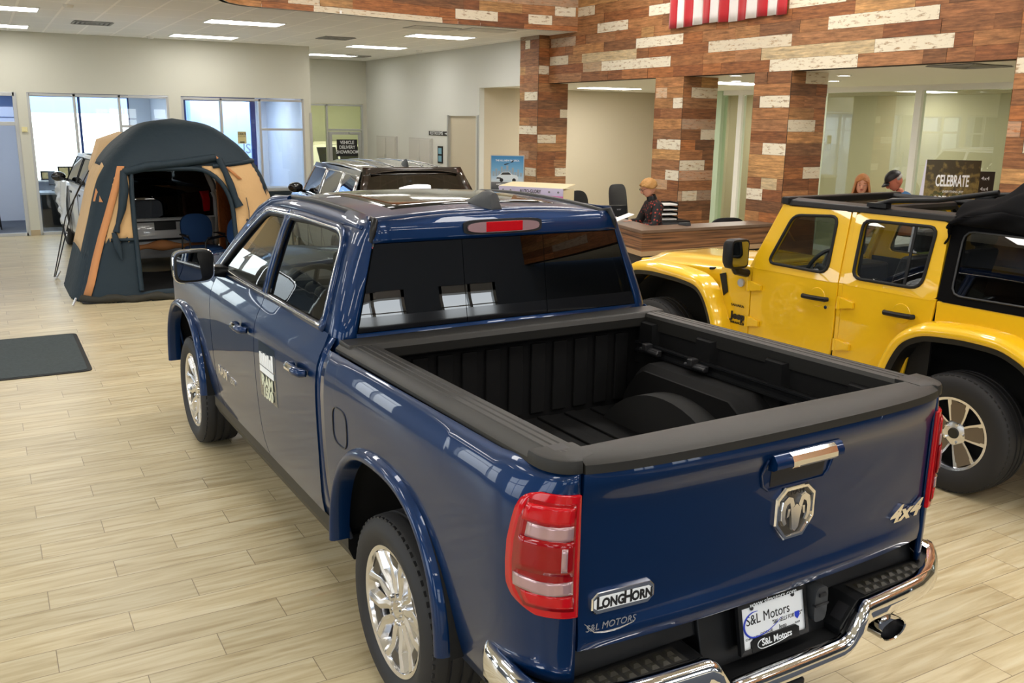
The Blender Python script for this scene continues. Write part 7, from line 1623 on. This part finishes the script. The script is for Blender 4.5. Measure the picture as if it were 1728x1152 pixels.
    # hands: palm, four fingers, thumb
    for e, hd, s in el:
        f = (hd - e).normalized(); dn_ = Vector((0, 0, -1)); sd = f.cross(dn_).normalized(); dn_ = sd.cross(f).normalized() * -1
        if dn_.z > 0: dn_ = -dn_
        hn = {'w': (hd - f * .02, (.027 * k, .018 * k)), 'p': (hd + f * .045, (.036 * k, .015 * k))}; he = [('w', 'p')]
        b = skin_mesh('hand', {**hn, 'p2': (hd + f * .085, (.034 * k, .012 * k))}, he + [('p', 'p2')], skin, body)
        for i in range(4):
            o_ = sd * (-.026 + .0175 * i) * k; L = (.062, .072, .068, .052)[i] * k; b0 = hd + f * .08 + o_
            skin_mesh('finger', {'a': (b0, .0085 * k), 'b': (b0 + f * L * .45 + dn_ * .012, .008 * k), 'c': (b0 + f * L * .75 + dn_ * .032, .0075 * k), 'd': (b0 + f * L * .9 + dn_ * .05, .0065 * k)}, [('a', 'b'), ('b', 'c'), ('c', 'd')], skin, body, 1)
        b0 = hd + f * .02 - sd * s * .030 * k; skin_mesh('thumb', {'a': (b0, .011 * k), 'b': (b0 + f * .03 - sd * s * .022, .0095 * k), 'c': (b0 + f * .062 - sd * s * .026 + dn_ * .012, .008 * k)}, [('a', 'b'), ('b', 'c')], skin, body, 1)
    # head
    hb = bow * 1.25; hc = up(.60 * k, .02) + Vector((0, -math.sin(hb) * .12 * k, math.cos(hb) * .12 * k)); q = .113 * k
    Mh = Matrix.Translation(hc) @ Matrix.Rotation(hb, 4, 'X')      # tips the face downwards
    b = MB(); rings = []
    for z, rx, ry, yo in [(-1.05, .30, .34, -.30), (-.95, .45, .52, -.22), (-.75, .58, .72, -.10), (-.5, .66, .84, -.02), (-.2, .71, .90, .0), (.1, .74, .94, .03), (.4, .74, .95, .06), (.7, .65, .84, .08), (.92, .46, .60, .10), (1.03, .22, .30, .10)]:
        rings.append([(q * rx * math.cos(a), q * (yo + ry * math.sin(a) * (1 if math.sin(a) > 0 else .96)), q * z) for a in [2 * math.pi * j / 24 for j in range(24)]])
    b.loft(rings); b.ball((0, -q * .98, -q * .22), (q * .13, q * .20, q * .24), 10, 8)
    for s in (-1, 1): b.ball((s * q * .74, q * .05, -q * .12), (q * .10, q * .18, q * .26), 10, 8); b.ball((s * q * .30, -q * .80, -.02 * q), (q * .17, q * .10, q * .10), 10, 6)
    b.xf(Mh); hd_ = b.build('head', skin, t, smooth=70)
    for s in (-1, 1):
        b = MB(); b.ball((s * q * .30, -q * .885, .03 * q), (q * .11, q * .05, q * .055), 10, 6); b.xf(Mh); ey = b.build('eye', m_eye, hd_); b = MB(); b.ball((s * q * .30, -q * .93, .02 * q), (q * .045, q * .02, q * .045), 8, 5); b.xf(Mh); b.build('iris', m_ink, hd_); b = MB(); b.ball((s * q * .30, -q * .865, .065 * q), (q * .14, q * .085, q * .085), 12, 8); b.xf(Mh); b.build('eyelid', skin, hd_)
        b = MB(); b.tube([(s * q * .14, -q * .93, .22 * q), (s * q * .30, -q * .93, .27 * q), (s * q * .46, -q * .84, .22 * q)], q * .035, 6); b.xf(Mh); b.build('eyebrow', hair, hd_)
    b = MB(); b.ball((0, -q * .86, -q * .58), (q * .24, q * .07, q * .06), 12, 6); b.xf(Mh); b.build('mouth', m_lips, hd_)
    return t, hd_, Mh, q
# receptionist
t, hd_, Mh, q = person('person', 'person with short blonde hair and dark floral blouse reading at the counter', (7.98, 10.05, 0), -1.85, 1.63, m_floral, m_skin, 'f', .30, ((-.13, -.38, 1.06), (.17, -.36, 1.04)), m_hair_b)
b = MB(); rings = []
for j in range(1, 11):
    a0 = math.pi * .60 * j / 10; ring = []
    for i in range(28):
        a = 2 * math.pi * i / 28; fr_ = max(0, -math.sin(a)); lim = a0 * (1 - .42 * fr_); wv = 1.07 + .07 * math.sin(5 * a + j * 1.3) + .05 * math.sin(9 * a - 2 * j)
        ring.append((q * .88 * wv * math.sin(lim) * math.cos(a), q * .06 + q * 1.06 * wv * math.sin(lim) * math.sin(a), q * (.10 + 1.06 * math.cos(lim) * (1 + .04 * math.sin(9 * a + j)))))
    rings.append(ring)
b.loft(rings, True, True, False); b.xf(Mh); b.build('hair', m_hair_b, t, smooth=60, solid=.012)
b = MB()
for s in (-1, 1): b.tube([(s * q * .30 + q * .2 * math.cos(a), -q * 1.0, q * .03 + q * .15 * math.sin(a)) for a in [2 * math.pi * i / 16 for i in range(16)]], .003, 5, loop=True); b.tube([(s * q * .50, -q * .97, q * .06), (s * q * .76, -q * .1, q * .04)], .003, 5)
b.tube([(-q * .1, -q * 1.02, q * .05), (q * .1, -q * 1.02, q * .05)], .003, 5); b.xf(Mh); b.build('glasses', m_dgrey, t)
b = MB(); b.lathe([(q * .52, -.055), (q * .66, -.05), (q * .60, .0), (q * .56, .015)], 20); b.xf(Matrix.Translation((Mh @ Vector((0, 0, -q * 1.22)))) @ Matrix.Rotation(.3, 4, 'X')); b.build('collar', m_black, t, smooth=60)
b = MB(); b.box((0, 0, 0), (.22, .30, .004)); b.xf(Matrix.Translation((0.02, -.52, 1.135)) @ Matrix.Rotation(.35, 4, 'X')); o = b.build('sheet_of_paper', m_white, smooth=0); o.location = t.location; o.rotation_euler = t.rotation_euler; tag(o, 'sheet of paper held by the person at the counter', 'paper')
# two visitors behind the yellow car
t, hd_, Mh, q = person('person', 'person with long strawberry blonde hair looking down behind the yellow car', (10.42, 8.72, 0), -.85, 1.72, m_maroon, m_skin, 'f', .16, ((-.14, -.42, 1.05), (.16, -.42, 1.05)), m_hair_r)
b = MB(); rings = []
for j in range(1, 13):
    ring = []; lim = math.pi * .52 * min(1, j / 7)
    for i in range(30):
        a = 2 * math.pi * i / 30; fr_ = max(0, -math.sin(a)); down = max(0, j - 7) * .34
        r_ = .80 + .06 * max(0, j - 7) + .025 * math.sin(13 * a) + .02 * math.sin(7 * a + 1); l2 = lim * (1 - .40 * fr_ ** 2)
        dz = -down * (1 if fr_ < .55 else max(0, 1 - (fr_ - .55) / .12)); sx_ = 1.06 if fr_ < .75 else 1.0
        ring.append((q * r_ * 1.02 * sx_ * math.sin(l2) * math.cos(a), q * .07 + q * 1.05 * math.sin(l2) * math.sin(a) * (1 if fr_ < .5 else .98), q * (.08 + 1.06 * math.cos(l2) + dz)))
    rings.append(ring)
b.loft(rings, True, True, False); b.xf(Mh); b.build('hair', m_hair_r, t, smooth=60, solid=.014)
t, hd_, Mh, q = person('person', 'person in black cap and blue shirt bending over papers behind the yellow car', (11.12, 8.46, 0), -2.05, 1.80, m_bluesh, m_skin_r, 'm', .52, ((-.14, -.46, 1.02), (.18, -.44, 1.02)), m_hair_g)
b = MB(); rings = []
for j in range(1, 9):
    a0 = math.pi * .46 * j / 8; rings.append([(q * .86 * math.sin(a0) * math.cos(a), q * .07 + q * 1.04 * math.sin(a0) * math.sin(a), q * (.24 + .92 * math.cos(a0))) for a in [2 * math.pi * i / 28 for i in range(28)]])
b.loft(rings); 
b.loft([[(q * .74 * math.sin(a), -q * (.80 + f * .72 * math.cos(a)), q * (.34 - f * .16 - .08 * math.sin(a) ** 2 + d)) for a in frange(-1.35, 1.35, 13)] for f, d in ((0, 0), (.5, .015), (1, 0))], closed=False); b.xf(Mh); b.build('cap', m_ink, t, smooth=50, solid=.006)
b = MB(); b.lathe([(q * .80, -q * .1), (q * .83, q * .1), (q * .82, q * .28)], 24, 'z', (0, q * .08, 0), 0, math.pi); b.v = [(x, y * 1.15, z) for x, y, z in b.v]; b.xf(Mh); b.build('hair', m_hair_g, t, smooth=60, solid=.008)
b = MB(); b.prism(rr_(-.05, .34, .02, .014), 'y', -.01, 0); 
t = thing('side_table', 'small table under the hands of the two people behind the yellow car', 'table', (10.25, 7.98, 0)); b = MB(); b.bx(-.45, .45, -.35, .35, .92, .95); b.build('table_top', m_white, t, smooth=0)
for x in (-.4, .4):
    for y in (-.3, .3): b = MB(); b.bx(x - .02, x + .02, y - .02, y + .02, 0, .92); b.build('leg', m_black, t, smooth=0)
